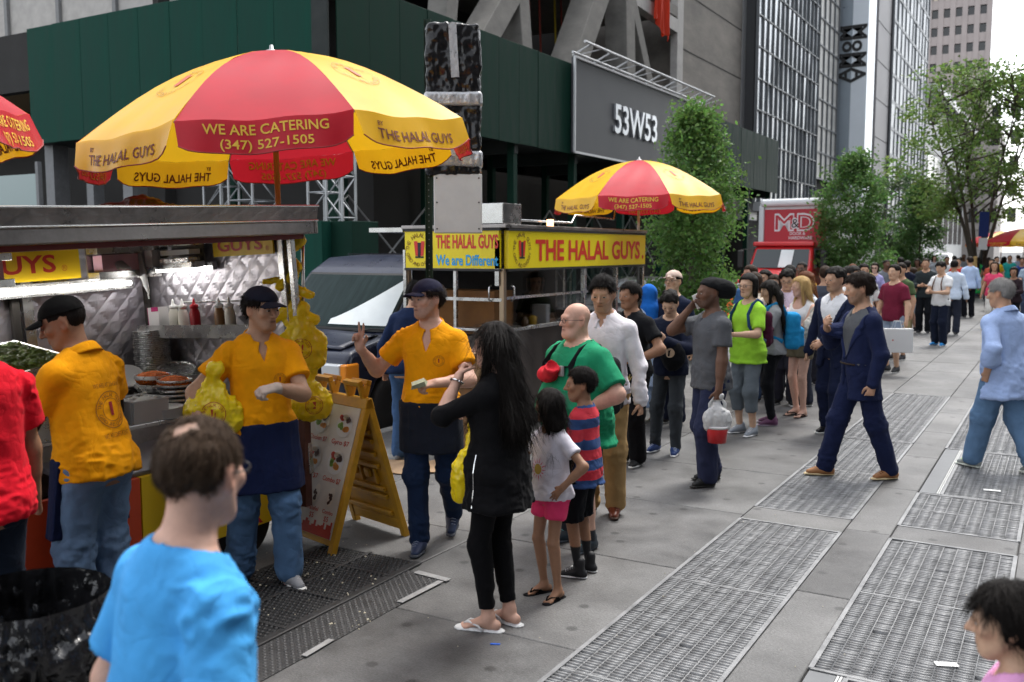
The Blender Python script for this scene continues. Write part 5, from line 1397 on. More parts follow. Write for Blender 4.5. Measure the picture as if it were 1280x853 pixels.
# ------------------------------------------------------------------ umbrellas
_mr = M('vinyl_red', (.56, .018, .034), .40, var=.12, vscale=4, transl=.28, spec=.35, coat=.5)
_my = M('vinyl_yellow', (.86, .50, .012), .40, var=.10, vscale=4, transl=.28, spec=.35, coat=.5)
for _m in (_mr, _my): _m.node_tree.nodes['Principled BSDF'].inputs['Coat Roughness'].default_value = .42; _m.node_tree.nodes['Principled BSDF'].inputs['Coat Weight'].default_value = .10
_mrt = M('print_dark_red', (.16, .030, .018), .6); _mryl = M('print_yellow', (.72, .44, .04), .55)
_mpole = M('wood_pole', (.30, .16, .07), .5, var=.2, vscale=30, stretch=(1, 1, .1)); _mrib = M('rib_steel', (.4, .4, .4), .4, metal=.8)
def umbrella(label, base, foot_z, rim_z, R, rise, yaw, tilt=(0, 0), pole_mat=None, first_red=True, seed=1, n=8, sag=.022, val=.185, lean=(0, 0), skip=()):
    t = thing('market_umbrella', label, 'umbrella', base, group='red and yellow cart umbrellas'); rg = random.Random(seed)
    T = Matrix.Translation((lean[0], lean[1], rim_z)) @ Matrix.Rotation(tilt[0], 4, 'X') @ Matrix.Rotation(tilt[1], 4, 'Y')
    st = 2 * math.pi / n
    def rib(k, q):
        a = yaw + k * st; return Vector((math.cos(a) * R * q, math.sin(a) * R * q, rise * (1 - q ** 1.75)))
    def pan(k, s, q):
        p = rib(k, q).lerp(rib(k + 1, q), (s + 1) / 2); b = (1 - s * s); out = Vector((p.x, p.y, 0)).normalized() if q > .01 else Vector((0, 0, 0))
        return p + out * (b * R * .030 * q * (1 - q * .9)) - Vector((0, 0, b * sag * q * q + (.006 * math.sin(7 * s + 9 * q + k) * q)))
    def vpt(k, s, v, off=0.0):
        p = pan(k, s, 1.0); a = yaw + (k + .5) * st; out = Vector((math.cos(a), math.sin(a), 0)); hh = val * (1 - .30 * abs(s) ** 7)
        wv = .014 * math.sin(5 * s + k * 2.1) * v + .008 * math.sin(13 * s + k) * v
        return p + out * (.006 + .050 * v * hh / val + wv + off) - Vector((0, 0, v * hh))
    ribs = MB()
    for k in range(n):
        red = (k % 2 == 0) == first_red; m = MB(); m.grid(lambda u, v: T @ pan(k, 2 * u - 1, .02 + .98 * v), 10, 10)
        cp = m.build('canopy_panel', _mr if red else _my, t, smooth=True)
        m = MB(); m.grid(lambda u, v: T @ vpt(k, (2 * u - 1) * (1 - .03 * v), v), 18, 6); vl = m.build('valance', _mr if red else _my, t, smooth=True)
        bd = MB(); bd.tube([T @ vpt(k, (2 * i / 18 - 1) * .97, 1.0, .001) for i in range(19)], .004, 5); bd.build('hem', M('hem_maroon', (.28, .03, .03), .6), vl, smooth=True)
        a0 = pan(k, -1, 1); a1 = pan(k, 1, 1); ch = (a1 - a0).length
        tx = MB()
        for off in (.0035, -.0035):
            f = lambda u, w: T @ vpt(k, 2 * u / ch, .5 - w / val, off)
            if red:
                text_on(tx, 'WE ARE CATERING', 0, 0, 0, .058, ch * .70, .012, fn=lambda u, w: f(u, w + .012)); text_on(tx, '(347) 527-1505', 0, 0, 0, .052, ch * .52, .010, fn=lambda u, w: f(u, w - .066))
            else:
                text_on(tx, 'THE HALAL GUYS', 0, 0, 0, .062, ch * .68, .012, fn=lambda u, w: f(u, w - .055)); text_on(tx, 'BY', 0, 0, 0, .026, None, .015, fn=lambda u, w: f(u - ch * .31, w + .022))
        tx.build('lettering', _mryl if red else _mrt, vl)
        if not red:
            lg = MB(); f = lambda u, w: T @ (pan(k, u / (ch * .5) * 1.0 / .62, .62 - w / (R * 1.02)) + Vector((0, 0, .006)))
            disc_on(lg, 0, 0, 0, .150, 30, .146, fn=f); ring_text(lg, 'THE HALAL GUYS', .125, .034, -1.25, 1.25, f, .0); ring_text(lg, 'GYRO AND CHICKEN', .125, .026, 4.3, 2.0, f, .0, inward=True)
            lg.build('emblem_ring', M('print_faded', (.42, .24, .03), .6), cp)
            lg = MB(); lg.add([f(-.028, .075), f(.028, .075), f(.020, -.05), f(-.020, -.05)], [(0, 1, 2, 3)]); lg.build('emblem', M('print_pale_red', (.50, .10, .04), .6), cp)
        a = yaw + k * st; rb = MB(); rb.tube([T @ (rib(k, q) - Vector((0, 0, .012))) for q in (.03, .3, .6, .85, 1.0)], .006, 6); rb.build('rib', _mrib, t, smooth=True)
    top = T @ Vector((0, 0, rise)); bot = Vector((0, 0, foot_z)); m = MB(); m.tube([bot, bot.lerp(top, .5), top], .019, 12); m.build('pole', pole_mat or _mpole, t, smooth=True)
    m = MB(); m.lathe([(.045, -.01), (.035, .012), (.014, .02), (.012, .045), (.002, .05)], (0, 0, 0), 14); o = m.build('finial', M('rib_steel'), t, smooth=True); o.location = top
    m = MB(); m.lathe([(.03, 0), (.03, .07)], (0, 0, 0), 12); o = m.build('hub', M('rib_steel'), t, smooth=True); o.location = T @ Vector((0, 0, rise * .55))
    return t
va = math.atan2(-4.7, 4.55)          # direction from the first umbrella to the camera
umbrella('large red and yellow umbrella above the first food cart', (-4.55, 4.72, 0), .95, 2.735, 1.25, .56, va - R_(22.5) - R_(4), (R_(3.2), R_(-3.6)), seed=1)
p = Dp(799, 250, 13.2)
umbrella('red and yellow umbrella above the second food cart', (p.x, p.y, 0), 1.0, 2.72, 1.19, .52, math.atan2(-p.y, -p.x) - R_(22.5) - R_(4), (R_(.8), R_(-.5)), pole_mat=M('grey_pole', (.45, .45, .44), .4, metal=.5), seed=2)
p = Dp(-262, 140, 4.5)
umbrella('red and yellow umbrella cut by the left edge of the picture', (p.x, p.y, 0), .95, 2.62, 1.02, .50, math.atan2(-p.y, -p.x) - R_(50), (R_(5), R_(-2)), seed=4)

# ------------------------------------------------------------------ first cart
_ss = M('stainless', (.52, .52, .51), .28, metal=.9, var=.25, vscale=6, bump=.05, bscale=8); _ssd = M('stainless_worn', (.30, .28, .27), .36, metal=.85, var=.45, vscale=3.5, bump=.08, bscale=10)
_sq = M('quilted_steel', (.50, .48, .52), .40, metal=.85, var=.30, vscale=2.6)
_cy = M('sign_yellow', (.78, .52, .01), .4); _cred = M('sign_red', (.52, .03, .02), .45)
O1 = Vector((-4.36, 4.70, 0)); PIV = Vector((0, 0, .93))
TILT = Matrix.Translation(PIV) @ Matrix.Rotation(R_(2.4), 4, 'X') @ Matrix.Rotation(R_(-2.6), 4, 'Y') @ Matrix.Translation(-PIV)
c1 = thing('food_cart', 'stainless steel food cart with sloping roof under the large umbrella', 'food cart', O1)
def cp_(name, fn, mat, parent=c1, tilt=True, **kw):
    m = MB(); fn(m)
    if tilt: xf(m, TILT)
    return m.build(name, mat, parent, **kw)
def quilt(m, org, du, dv, n, nu, nv, depth=.005):
    """diamond quilted sheet: raised pillows between creases"""
    org, du, dv, n = Vector(org), Vector(du), Vector(dv), Vector(n); sx, sy = nu * 8, nv * 8
    def f(u, v):
        a = (u * nu + v * nv); b = (u * nu - v * nv); h = min(abs(a - round(a)), .5) , min(abs(b - round(b)), .5)
        return org + du * u + dv * v + n * (depth * min(1, min(h) * 3.2))
    m.grid(f, sx, sy)
cp_('roof', lambda m: (m.b2((-1.75, -3.9, 2.185), (.14, .10, 2.215))), _ssd)
cp_('roof_fascia', lambda m: (quilt(m, (.145, -3.9, 2.19), (0, 4.0, 0), (.015, 0, .085), (1, 0, .1), 26, 1, .002)), _ssd)
cp_('roof_fascia', lambda m: (m.b2((.08, -3.85, 2.10), (.13, .09, 2.182))), _ssd, bevel=.008)
cp_('roof_trim', lambda m: m.b2((.12, -3.9, 2.178), (.158, .10, 2.190)), M('bright_trim', (.62, .62, .6), .2, metal=.9), bevel=.004)
cp_('roof_trim', lambda m: m.b2((-1.75, .085, 2.10), (.14, .11, 2.27)), _ssd, bevel=.006)
cp_('roof_trim', lambda m: m.b2((.15, -3.9, 2.27), (.176, .10, 2.284)), M('bright_trim'), bevel=.004)
cp_('red_strip', lambda m: m.b2((.03, -3.8, 2.07), (.06, .05, 2.10)), M('dark_red_paint', (.16, .015, .012), .5))
cp_('back_wall', lambda m: quilt(m, (-1.44, -3.7, .95), (0, 3.66, 0), (0, 0, 1.25), (1, 0, 0), 22, 8), _sq, smooth=False)
cp_('back_sheet', lambda m: m.b2((-1.50, -3.75, .3), (-1.455, .0, 2.2)), _ssd)
cp_('end_wall', lambda m: quilt(m, (-1.44, -.03, .95), (1.36, 0, 0), (0, 0, 1.25), (0, -1, 0), 9, 8), _sq, smooth=False)
cp_('end_sheet', lambda m: m.b2((-1.5, -.012, .3), (-.06, .02, 2.2)), _ssd)
cp_('corner_strip', lambda m: m.b2((-1.44, -.07, .95), (-1.40, -.035, 2.2)), M('dark_seam', (.06, .055, .05), .5, metal=.5))
cp_('wall_strip', lambda m: m.b2((-1.425, -1.02, .95), (-1.40, -.95, 1.95)), _ss)
cp_('wall_strip', lambda m: m.b2((-1.425, -1.10, 1.2), (-1.39, -1.05, 1.95)), M('dark_seam'))
cp_('post', lambda m: m.b2((-.09, -.05, .55), (-.04, .0, 2.2)), _ss, bevel=.004)
cp_('post', lambda m: m.b2((-.02, -.03, .50), (.02, .01, 2.2)), _ss, bevel=.004)
cp_('leg', lambda m: m.b2((-.03, -.05, .28), (.03, .01, .95)), M('rust_red_steel', (.12, .05, .04), .6, var=.3, vscale=20), tilt=False)
cp_('prop_rod', lambda m: m.tube([(-.02, .05, 1.35), (.03, .08, 2.12)], .012, 8), _ss, smooth=True)
cp_('counter', lambda m: m.b2((-1.44, -3.7, .90), (-.52, -.02, .93)), _ss, tilt=False, bevel=.006)
cp_('counter_front', lambda m: m.b2((-.56, -3.7, .62), (-.53, -.02, .90)), _ssd, tilt=False)
cp_('back_shelf', lambda m: (m.b2((-1.44, -3.7, 1.07), (-1.02, -.03, 1.09)), m.b2((-1.04, -3.7, .93), (-1.02, -.03, 1.07))), _ssd, tilt=False, bevel=.004)
cp_('lower_shelf', lambda m: m.box((-.33, -.85, .765), (.42, 1.5, .03), Matrix.Rotation(R_(9), 3, 'Y')), M('dark_tray', (.16, .155, .17), .4, metal=.5, var=.3, vscale=10), tilt=False, bevel=.006)
cp_('front_panel', lambda m: m.b2((-.13, -1.25, .22), (-.09, -.16, .72)), _cy, tilt=False)
cp_('front_panel', lambda m: m.b2((-.13, -3.7, .22), (-.09, -1.26, .72)), M('panel_red', (.62, .07, .02), .45, var=.15, vscale=3), tilt=False)
cp_('panel_trim', lambda m: m.b2((-.09, -3.7, .30), (-.07, -1.28, .325)), _ss, tilt=False)
cp_('side_panel', lambda m: m.b2((-1.45, -.14, .22), (-.13, -.11, .9)), _ssd, tilt=False)
cp_('underbody', lambda m: m.b2((-1.4, -3.7, .28), (-.2, -.16, .5)), M('black_steel', (.02, .02, .02), .6), tilt=False)
lt = MB()
for y, s_, hh in ((-.36, 'A', .16), (-.36, 'AR', .17), (-.34, 'TER', .15)):
    pass
text_on(lt, 'A', (-.087, -.62, .52), (0, 1, 0), (0, 0, 1), .17, .16, .03); text_on(lt, 'AR', (-.087, -.50, .335), (0, 1, 0), (0, 0, 1), .15, .26, .03); text_on(lt, 'TER', (-.087, -.46, .235), (0, 1, 0), (0, 0, 1), .085, .26, .03)
lt.build('lettering', _cred, c1)
cp_('mud_strip', lambda m: m.b2((-.095, -.17, .22), (-.085, -.13, .72)), M('dark_red_paint'), tilt=False)
def wheel(parent, c, r, w, axis='X', rimc=(.45, .45, .46)):
    a = Vector((1, 0, 0)) if axis == 'X' else Vector((0, 1, 0)); rot = Matrix.Rotation(R_(90), 4, 'Y' if axis == 'X' else 'X')
    m = MB(); pr = [(r * .60, -w / 2), (r * .90, -w / 2), (r * .98, -w * .40), (r, -w * .25), (r, w * .25), (r * .98, w * .40), (r * .90, w / 2), (r * .60, w / 2)]; m.lathe(pr, (0, 0, 0), 32); xf(m, Matrix.Translation(c) @ rot)
    o = m.build('tyre', M('tyre_rubber', (.018, .018, .018), .75, var=.2, vscale=20), parent, auto=40)
    m = MB(); m.lathe([(.02, w * .36), (r * .18, w * .38), (r * .22, w * .30), (r * .50, w * .24), (r * .60, w * .42), (r * .62, w * .3), (r * .62, -w * .42), (.0, -w * .42)], (0, 0, 0), 24); xf(m, Matrix.Translation(c) @ rot); m.build('rim', M('rim_' + str(rimc), rimc, .4, metal=.7), o, auto=35)
wheel(c1, (-.22, -.42, .235), .235, .14); wheel(c1, (-.22, -2.9, .235), .235, .14)
# yellow name boards inside
b = cp_('name_board', lambda m: m.b2((-.66, -.075, 1.985), (-.10, -.06, 2.135)), _cy)
m = MB(); text_on(m, 'GUYS', (-.40, -.079, 2.02), (1, 0, 0), (0, 0, 1), .085, .42, .022); text_on(m, '®', (-.145, -.079, 2.01), (1, 0, 0), (0, 0, 1), .03, None, .0); xf(m, TILT).build('lettering', _cred, b)
b = cp_('name_board', lambda m: m.b2((-1.36, -3.4, 1.90), (-1.345, -.62, 2.15)), _cy)
m = MB(); text_on(m, 'THE HALAL GUYS', (-1.34, -.80, 1.955), (0, 1, 0), (0, 0, 1), .115, 1.7, .022, align='R'); text_on(m, '®', (-1.34, -.74, 1.955), (0, 1, 0), (0, 0, 1), .04, None, .0); xf(m, TILT).build('lettering', _cred, b)
lamp_m = M('fluorescent', (1.0, .97, .93), .4, emit=7.0)
cp_('tube_lamp', lambda m: m.cyl((-1.33, -3.2, 1.84), (-1.33, -.25, 1.84), .016, n=10), lamp_m)
cp_('lamp_housing', lambda m: m.b2((-1.42, -3.3, 1.80), (-1.36, -.2, 1.885)), _ss)
cp_('tube_lamp', lambda m: m.cyl((-1.18, -.11, 1.915), (-.72, -.11, 1.915), .016, n=10), lamp_m)
cp_('lamp_housing', lambda m: m.b2((-1.22, -.09, 1.90), (-.66, -.05, 1.955)), _ss)
cp_('bottle_rack', lambda m: (m.b2((-1.36, -.20, 1.44), (-.25, -.04, 1.45)), m.b2((-1.36, -.21, 1.44), (-.25, -.20, 1.53))), _ss)
cp_('rack_rail', lambda m: m.tube([(-1.05, -.06, 1.68), (-.2, -.06, 1.68)], .006, 6), _ss)
PW = lambda x, y, z: O1 + (TILT @ Vector((x, y, z)))
tilt_e = TILT.to_euler()
def bottle(label, x, col, cap, h=.19):
    t = thing('squeeze_bottle', label, 'bottle', PW(x, -.125, 1.452), tilt_e, group='squeeze bottles in the rack')
    m = MB(); m.lathe([(.001, 0), (.034, 0), (.036, .01), (.036, h * .8), (.028, h * .92), (.026, h)], n=18); m.build('bottle_body', M('bottle_' + col, col, .35, transl=.15), t, smooth=True)
    m = MB(); m.lathe([(.030, 0), (.030, .022), (.012, .03), (.009, .05), (.004, .068)], (0, 0, h - .002), 14); m.build('nozzle', M('bottle_' + cap, cap, .35), t, smooth=True)
bottle('white squeeze bottle next to the pink and white carton', -1.06, '#e4e0d6', '#f0f0f0'); bottle('white squeeze bottle beside the red one', -.965, '#ece8de', '#f0f0f0')
bottle('red squeeze bottle in the steel rack', -.845, '#b01828', '#c02030'); bottle('brown sauce squeeze bottle with a white cap', -.60, '#8a6238', '#f0f0f0'); bottle('white squeeze bottle behind the cap of the server', -.50, '#e4e0d6', '#f0f0f0')
m = MB(); m.box((0, 0, .10), (.11, .09, .20)); o = m.build('carton', M('white_carton', (.68, .66, .66), .6)); o.location = PW(-1.22, -.125, 1.452); o.rotation_euler = (0, R_(-6), 0); tag(o, 'pink and white carton left of the squeeze bottles', 'carton')
m = MB(); m.box((-.057, 0, .10), (.004, .092, .20)); m.box((.02, -.047, .185), (.07, .003, .03)); m.build('label', M('pink_print', '#b0306c', .5), o)
# dispensers hanging under the name boards
def holder(label, x, y, z, w, h, what):
    t = thing('dispenser', label, 'dispenser', PW(x, y, z), tilt_e, group='steel dispensers hanging under the cart roof'); d = .12
    alongx = what in ('foil', 'napkin'); R = Matrix.Identity(3) if alongx else Matrix.Rotation(R_(90), 3, 'Z')
    def bx(name, c, s, mt, **k):
        m = MB(); m.box(Vector(c), s); m.v = [tuple(R @ Vector(v)) for v in m.v]; return m.build(name, mt, t, **k)
    bx('tray_top', (0, 0, h * .40), (w, d, h * .22), _ss, bevel=.003); bx('tray_bottom', (0, 0, -h * .40), (w, d, h * .24), _ss, bevel=.003); bx('tray_back', (0, d / 2 if alongx else d / 2, 0), (w, .01, h), _ssd)
    if what == 'glove':
        bx('carton_insert', (0, -.005, -.01), (w * .8, d * .8, h * .6), M('pink_carton', (.72, .42, .50), .5))
        F = Field((-.2, -.2, -.2), (.2, .2, .2), .008)
        for k in range(5): a = A(.05 + .02 * k, -.06 + .01 * k, -.02 + .006 * (k % 2)); F.cone(A(.04, -.03 + .012 * k, 0), a + A(.05, .0, -.03), .012, .007, .012)
        V, Q = F.mesh(); mesh_np('glove', V, Q, M('latex', (.62, .58, .54), .5, transl=.2), t)
    elif what == 'foil':
        bx('paper', (0, -.01, .012), (w * .9, d * .8, h * .18), M('white_carton')); bx('foil', (0, -.02, -.04), (w * .9, d * .95, h * .2), M('foil_metal', (.7, .7, .7), .25, metal=.95, bump=.8, bscale=30), bevel=.01)
    else:
        for k in (-1, 1): bx('paper_roll', (k * w * .22, -.02, -.02), (w * .32, d * .6, h * 1.05), M('white_carton'), bevel=.006)
        F = Field((-.25, -.2, -.5), (.25, .2, .15), .009); F.cone(A(-.03, -.06, .02), A(.0, -.07, -.10), .03, .034, .01, flat=(A(0, 1, 0), .25)); F.cone(A(.0, -.07, -.10), A(.055, -.08, -.27), .036, .016, .02, flat=(A(0, 1, 0), .25)); F.wrinkle(.004, 30, 30, 12, 3)
        V, Q = F.mesh(); mesh_np('hanging_towel', V, Q, M('paper_white', (.72, .72, .72), .8, transl=.2), t)
holder('steel dispenser with a pink carton of plastic gloves', -1.24, -.42, 1.99, .36, .21, 'glove')
holder('steel holder with a white paper towel hanging down', -1.16, -.20, 2.00, .24, .20, 'napkin')
holder('steel tray of foil sheets left of the yellow GUYS board', -.88, -.16, 2.02, .32, .19, 'foil')
holder('steel tray of crumpled foil at the left edge', -1.24, -1.50, 1.985, .62, .20, 'foil2' if False else 'glove')
# food and stacks on the counter
_foil = M('foil_pan', (.66, .66, .66), .3, metal=.92, bump=.5, bscale=45, var=.15, vscale=30)
def stack_round(label, p, r, h, n, mat, name, cat, top=None, lean=(0, 0), group='stacks on the cart counter'):
    t = thing(name, label, cat, p, (lean[0], lean[1], 0), group); 
    for i in range(n):
        m = MB(); rr = r * (1 + rnd.uniform(-.012, .012)); z = h * i / n; q = h / n
        m.lathe([(rr * .80, z + q * .05), (rr * .95, z + q * .5), (rr, z + q * .55), (rr, z + q * .95), (rr * .94, z + q * .95), (rr * .9, z + q * .75), (.0, z + q * .70)], (rnd.uniform(-.003, .003), rnd.uniform(-.003, .003), 0), 24); m.build('pan', mat, t, auto=50)
    if top:
        F = Field((-r, -r, h - .06), (r, r, h + .05), .006); F.ell(A(0, 0, h - .03), (r * .88, r * .88, .045)); F.wrinkle(.009, 60, 60, 60, 2); F.wrinkle(.006, 130, 130, 130, 4); V, Q = F.mesh(); mesh_np('food', V, Q, top, t, smooth=False)
    return t
rice = M('orange_rice', '#e2701a', .6, var=.35, vscale=60, bump=.8, bscale=180)
def W1(px, py, x): # the point of the cart's counter region seen at a pixel, at depth x behind the cart's front
    return atX(px, py, O1.x + x)
q = W1(193, 452, -1.26); stack_round('tall stack of foil pans in the corner of the cart', (q.x, q.y, 1.09), .125, .34, 26, _foil, 'foil_pan_stack', 'foil pans', lean=(R_(2), R_(-3)))
q = W1(192, 487, -.92); q2 = stack_round('foil pan heaped with orange rice, left of two', (q.x, q.y, .932), .125, .235, 4, _foil, 'rice_pan', 'food pan', top=rice)
q = W1(219, 500, -.72); stack_round('stack of foil pans topped with orange rice, right of two', (q.x, q.y, .932), .115, .215, 7, _foil, 'rice_pan', 'food pan', top=rice)
q = W1(207, 524, -.60); stack_round('low stack of white paper lids at the counter edge', (q.x, q.y, .932), .115, .066, 12, M('paper_lid', (.66, .65, .64), .55), 'lid_stack', 'lids', lean=(R_(3), 0))
q = W1(158, 470, -1.14); o = stack_round('clear plastic lid leaning against the foil pans', (q.x, q.y, 1.10), .12, .03, 2, M('clear_plastic', (.55, .55, .55), .15, transl=.3), 'clear_cover', 'lid', lean=(R_(35), R_(40)))
q = W1(207, 478, -1.1); o = stack_round('empty foil pan lying behind the orange rice', (q.x + .06, q.y + .05, 1.10), .135, .07, 2, _foil, 'foil_pan', 'foil pan', lean=(R_(12), R_(14)))
q = W1(250, 452, -1.05); t = thing('salad_bin', 'steel bin of chopped lettuce under the bottle rack', 'food bin', (q.x, 4.42, 1.0))
def food_heap(t, w, d, z, mat, seed, amp=.02, name='food', k=60):
    F = Field((-w, -d, z - .08), (w, d, z + .12), .010); F.rbox(A(0, 0, z - .03), (w * .94, d * .94, .045), r=.02); F.wrinkle(amp, k * .5, k * .5, k * .5, seed); F.wrinkle(amp * .6, k, k, k, seed + 3); V, Q = F.mesh(); mesh_np(name, V, Q, mat, t, smooth=False)
def bin_(t, w, d, h, mat=None):
    m = MB(); mt = mat or _ss
    for s in (-1, 1): m.b2((s * w - .006, -d, 0), (s * w + .006, d, h)); m.b2((-w + .007, s * d - .006, 0), (w - .007, s * d + .006, h))
    m.b2((-w, -d, 0), (w, d, .008)); m.build('bin_walls', mt, t)
    m = MB()
    for s in (-1, 1): m.b2((s * w - .010, -d - .01, h), (s * w + .010, d + .01, h + .008)); m.b2((-w + .011, s * d - .010, h + .001), (w - .011, s * d + .010, h + .009))
    m.build('bin_rim', mt, t)
bin_(t, .22, .14, .13); food_heap(t, .21, .13, .10, M('lettuce', '#7d9a4a', .5, var=.5, vscale=30), 3)
q = W1(28, 415, -.75); t = thing('salad_tray', 'raised steel tray of lettuce at the left edge of the cart', 'food tray', (q.x, q.y - .12, 1.30), (R_(4), R_(12), R_(15)))
bin_(t, .22, .30, .09); food_heap(t, .21, .29, .085, M('lettuce'), 7)
m = MB(); m.b2((-.25, -.33, -.06), (.27, .33, -.03)); m.build('tray_shelf', _ss, t)
for s in (-1, 1): m = MB(); m.b2((-.2, s * .28 - .02, -.37), (-.16, s * .28 + .02, -.06)); m.build('tray_leg', _ssd, t)
q = W1(62, 470, -.80); t = thing('pita_tray', 'deep steel tray of chopped pale bread beside the black cap server', 'food tray', (q.x, q.y - .05, .932), (0, 0, R_(4)))
bin_(t, .28, .30, .20); food_heap(t, .26, .28, .19, M('pita', (.52, .42, .27), .8, var=.3, vscale=40), 5, .035, k=45)
q = W1(180, 515, -.66); t = thing('napkin_bin', 'clear plastic bin with white paper cups beside the lid stack', 'plastic bin', (q.x, q.y - .05, .932)); bin_(t, .13, .13, .13, M('clear_plastic')); food_heap(t, .11, .11, .10, M('paper_white'), 8, .03, 'paper_cups', 40)
# a dark heap of bags on the roof of the cart
q = PW(-.55, -.75, 2.245); F = Field(A(-.7, -.4, -.05), A(.7, .4, .36), .014)
for a, r in ((A(-.25, 0, .06), .12), (A(0, .05, .13), .13), (A(.12, .0, .10), .14), (A(.35, .02, .06), .11), (A(.02, .05, .22), .05)): F.ell(a, (r * 1.3, r, r), k=.05)
cut_plane(F, A(0, 0, 0), A(0, 0, -1)); F.wrinkle(.02, 12, 12, 12, 3); V, Q = F.mesh(); V = V * A(.62, .62, .55)
o = mesh_np('bag_heap', V, Q, M('dark_maroon_bag', (.035, .010, .008), .5, var=.3, vscale=10)); o.location = q; o.rotation_euler = (0, 0, R_(40)); tag(o, 'dark bundle of bags lying on the cart roof below the umbrella', 'bags')

# ------------------------------------------------------------------ yellow plastic bags
_ybag = M('yellow_plastic', (.92, .72, .015), .28, var=.08, vscale=8, transl=.20, spec=.6)
def bag_emblem(o, org, right, up, d, rad, parent):
    f = decal(o, org, right, up, d, .002); m = MB(); disc_on(m, 0, 0, 0, rad, 26, rad * .93, fn=f); ring_text(m, 'THE HALAL GUYS', rad * .76, rad * .24, -1.3, 1.3, f, .0); ring_text(m, 'GYRO AND CHICKEN', rad * .78, rad * .18, 4.35, 1.95, f, .0, inward=True); m.build('emblem_ring', M('print_orange', (.50, .16, .01), .6), parent)
    m = MB(); m.add([f(-.2 * rad, .42 * rad), f(.2 * rad, .42 * rad), f(.14 * rad, -.38 * rad), f(-.14 * rad, -.38 * rad)], [(0, 1, 2, 3)]); m.build('emblem', M('print_red', (.50, .05, .02), .6), parent)
def bag(label, p, w, d, h, rz, seed=1, neck=.35, mat=None, group='yellow plastic bags', emblem=True, handles=True, name='plastic_bag', cat='bag'):
    t = thing(name, label, cat, p, (0, 0, rz), group); F = Field(A(-w, -d * 2, -.02), A(w, d * 2, h * 1.35), .008)
    F.ell(A(0, 0, h * .34), (w * .52, d * .60, h * .36)); F.rbox(A(0, 0, h * .26), (w * .46, d * .40, h * .25), r=min(w, d) * .3, k=.05); F.cone(A(0, 0, h * .52), A(0, 0, h * .98), w * .40, w * .09, .06, flat=(A(0, 1, 0), max(.4, d / w))); F.cone(A(0, 0, h * .95), A(.02, 0, h * 1.12), w * .07, w * .14, .02, flat=(A(0, 1, 0), .5)); F.wrinkle(.010 * w / .3, 26, 26, 2.5, seed + 7, mask=lambda x, y, z: np.clip((z - h * .42) / (h * .25), 0, 1))
    F.wrinkle(.016 * w / .3, 10, 10, 8, seed); F.wrinkle(.011 * w / .3, 24, 22, 14, seed + 2); F.wrinkle(.006, 50, 46, 34, seed + 4)
    V, Q = F.mesh(); o = mesh_np('bag_body', V, Q, mat or _ybag, t)
    if handles:
        for s in (-1, 1):
            m = MB(); m.tube([(s * w * .26, 0, h * .66), (s * w * .30, 0, h * .9), (s * w * .14, .0, h * 1.1), (s * w * .05, 0, h * .98), (s * w * .1, 0, h * .7)], [.02, .015, .011, .014, .02], 8, .35, side=(0, 1, 0)); m.build('handle', mat or _ybag, t, smooth=True)
    if emblem: bag_emblem(o, (0, 0, h * .36), (1, 0, 0), (0, 0, 1), (0, 1, 0), w * .24, t)
    return t
def face_cam(p, extra=0): return math.atan2(p[0], -p[1]) * 0 + math.atan2(-p[0], p[1]) + extra
PB = PW(.03, .04, 1.0)
fc = math.atan2(-(-4.33), 4.7)
bag('large yellow plastic bag hanging on the cart post, printed with a round emblem', Vector((-4.37, 4.68, 1.22)), .29, .10, .36, R_(42), 2, .5, handles=False)
bag('crumpled yellow plastic bag hanging lowest on the cart post', Vector((-4.31, 4.70, .88)), .25, .12, .27, R_(55), 7, .8, handles=False)
bag('smaller yellow plastic bag tied behind the large one on the cart post', Vector((-4.47, 4.74, 1.38)), .22, .10, .25, R_(20), 21, .6, handles=False)
t = thing('bag_bundle', 'twisted bundle of yellow plastic bags tied up along the cart post', 'bags', Vector((-4.44, 4.70, 1.54)), (0, 0, R_(42)), 'yellow plastic bags'); F = Field(A(-.3, -.2, -.06), A(.3, .2, .62), .008); rg = random.Random(4); fl = lambda: (nrm(A(rg.uniform(-.5, .5), 1, rg.uniform(-.3, .3))), .62)
for a, b_, r1, r2 in ((A(0, 0, .0), A(-.02, 0, .10), .085, .05), (A(-.02, 0, .10), A(-.04, 0, .24), .05, .035), (A(-.04, 0, .24), A(.02, 0, .34), .05, .03), (A(.02, 0, .34), A(-.03, 0, .44), .035, .022), (A(-.03, 0, .27), A(-.19, .0, .25), .022, .016), (A(-.03, 0, .44), A(.02, 0, .56), .022, .045), (A(-.03, 0, .44), A(.05, -.01, .52), .018, .035), (A(0, -.03, .05), A(.13, -.05, -.01), .05, .035), (A(0, -.03, .08), A(-.15, -.04, .0), .05, .03), (A(0, -.02, .20), A(.10, -.04, .16), .03, .03), (A(0, -.02, .30), A(-.09, -.04, .22), .03, .03)): F.cone(a, b_, r1, r2, .012, flat=fl())
F.wrinkle(.008, 16, 16, 12, 2); F.wrinkle(.006, 36, 36, 26, 4); F.wrinkle(.004, 70, 70, 50, 6); V, Q = F.mesh(); mesh_np('bag_body', V, Q, _ybag, t)

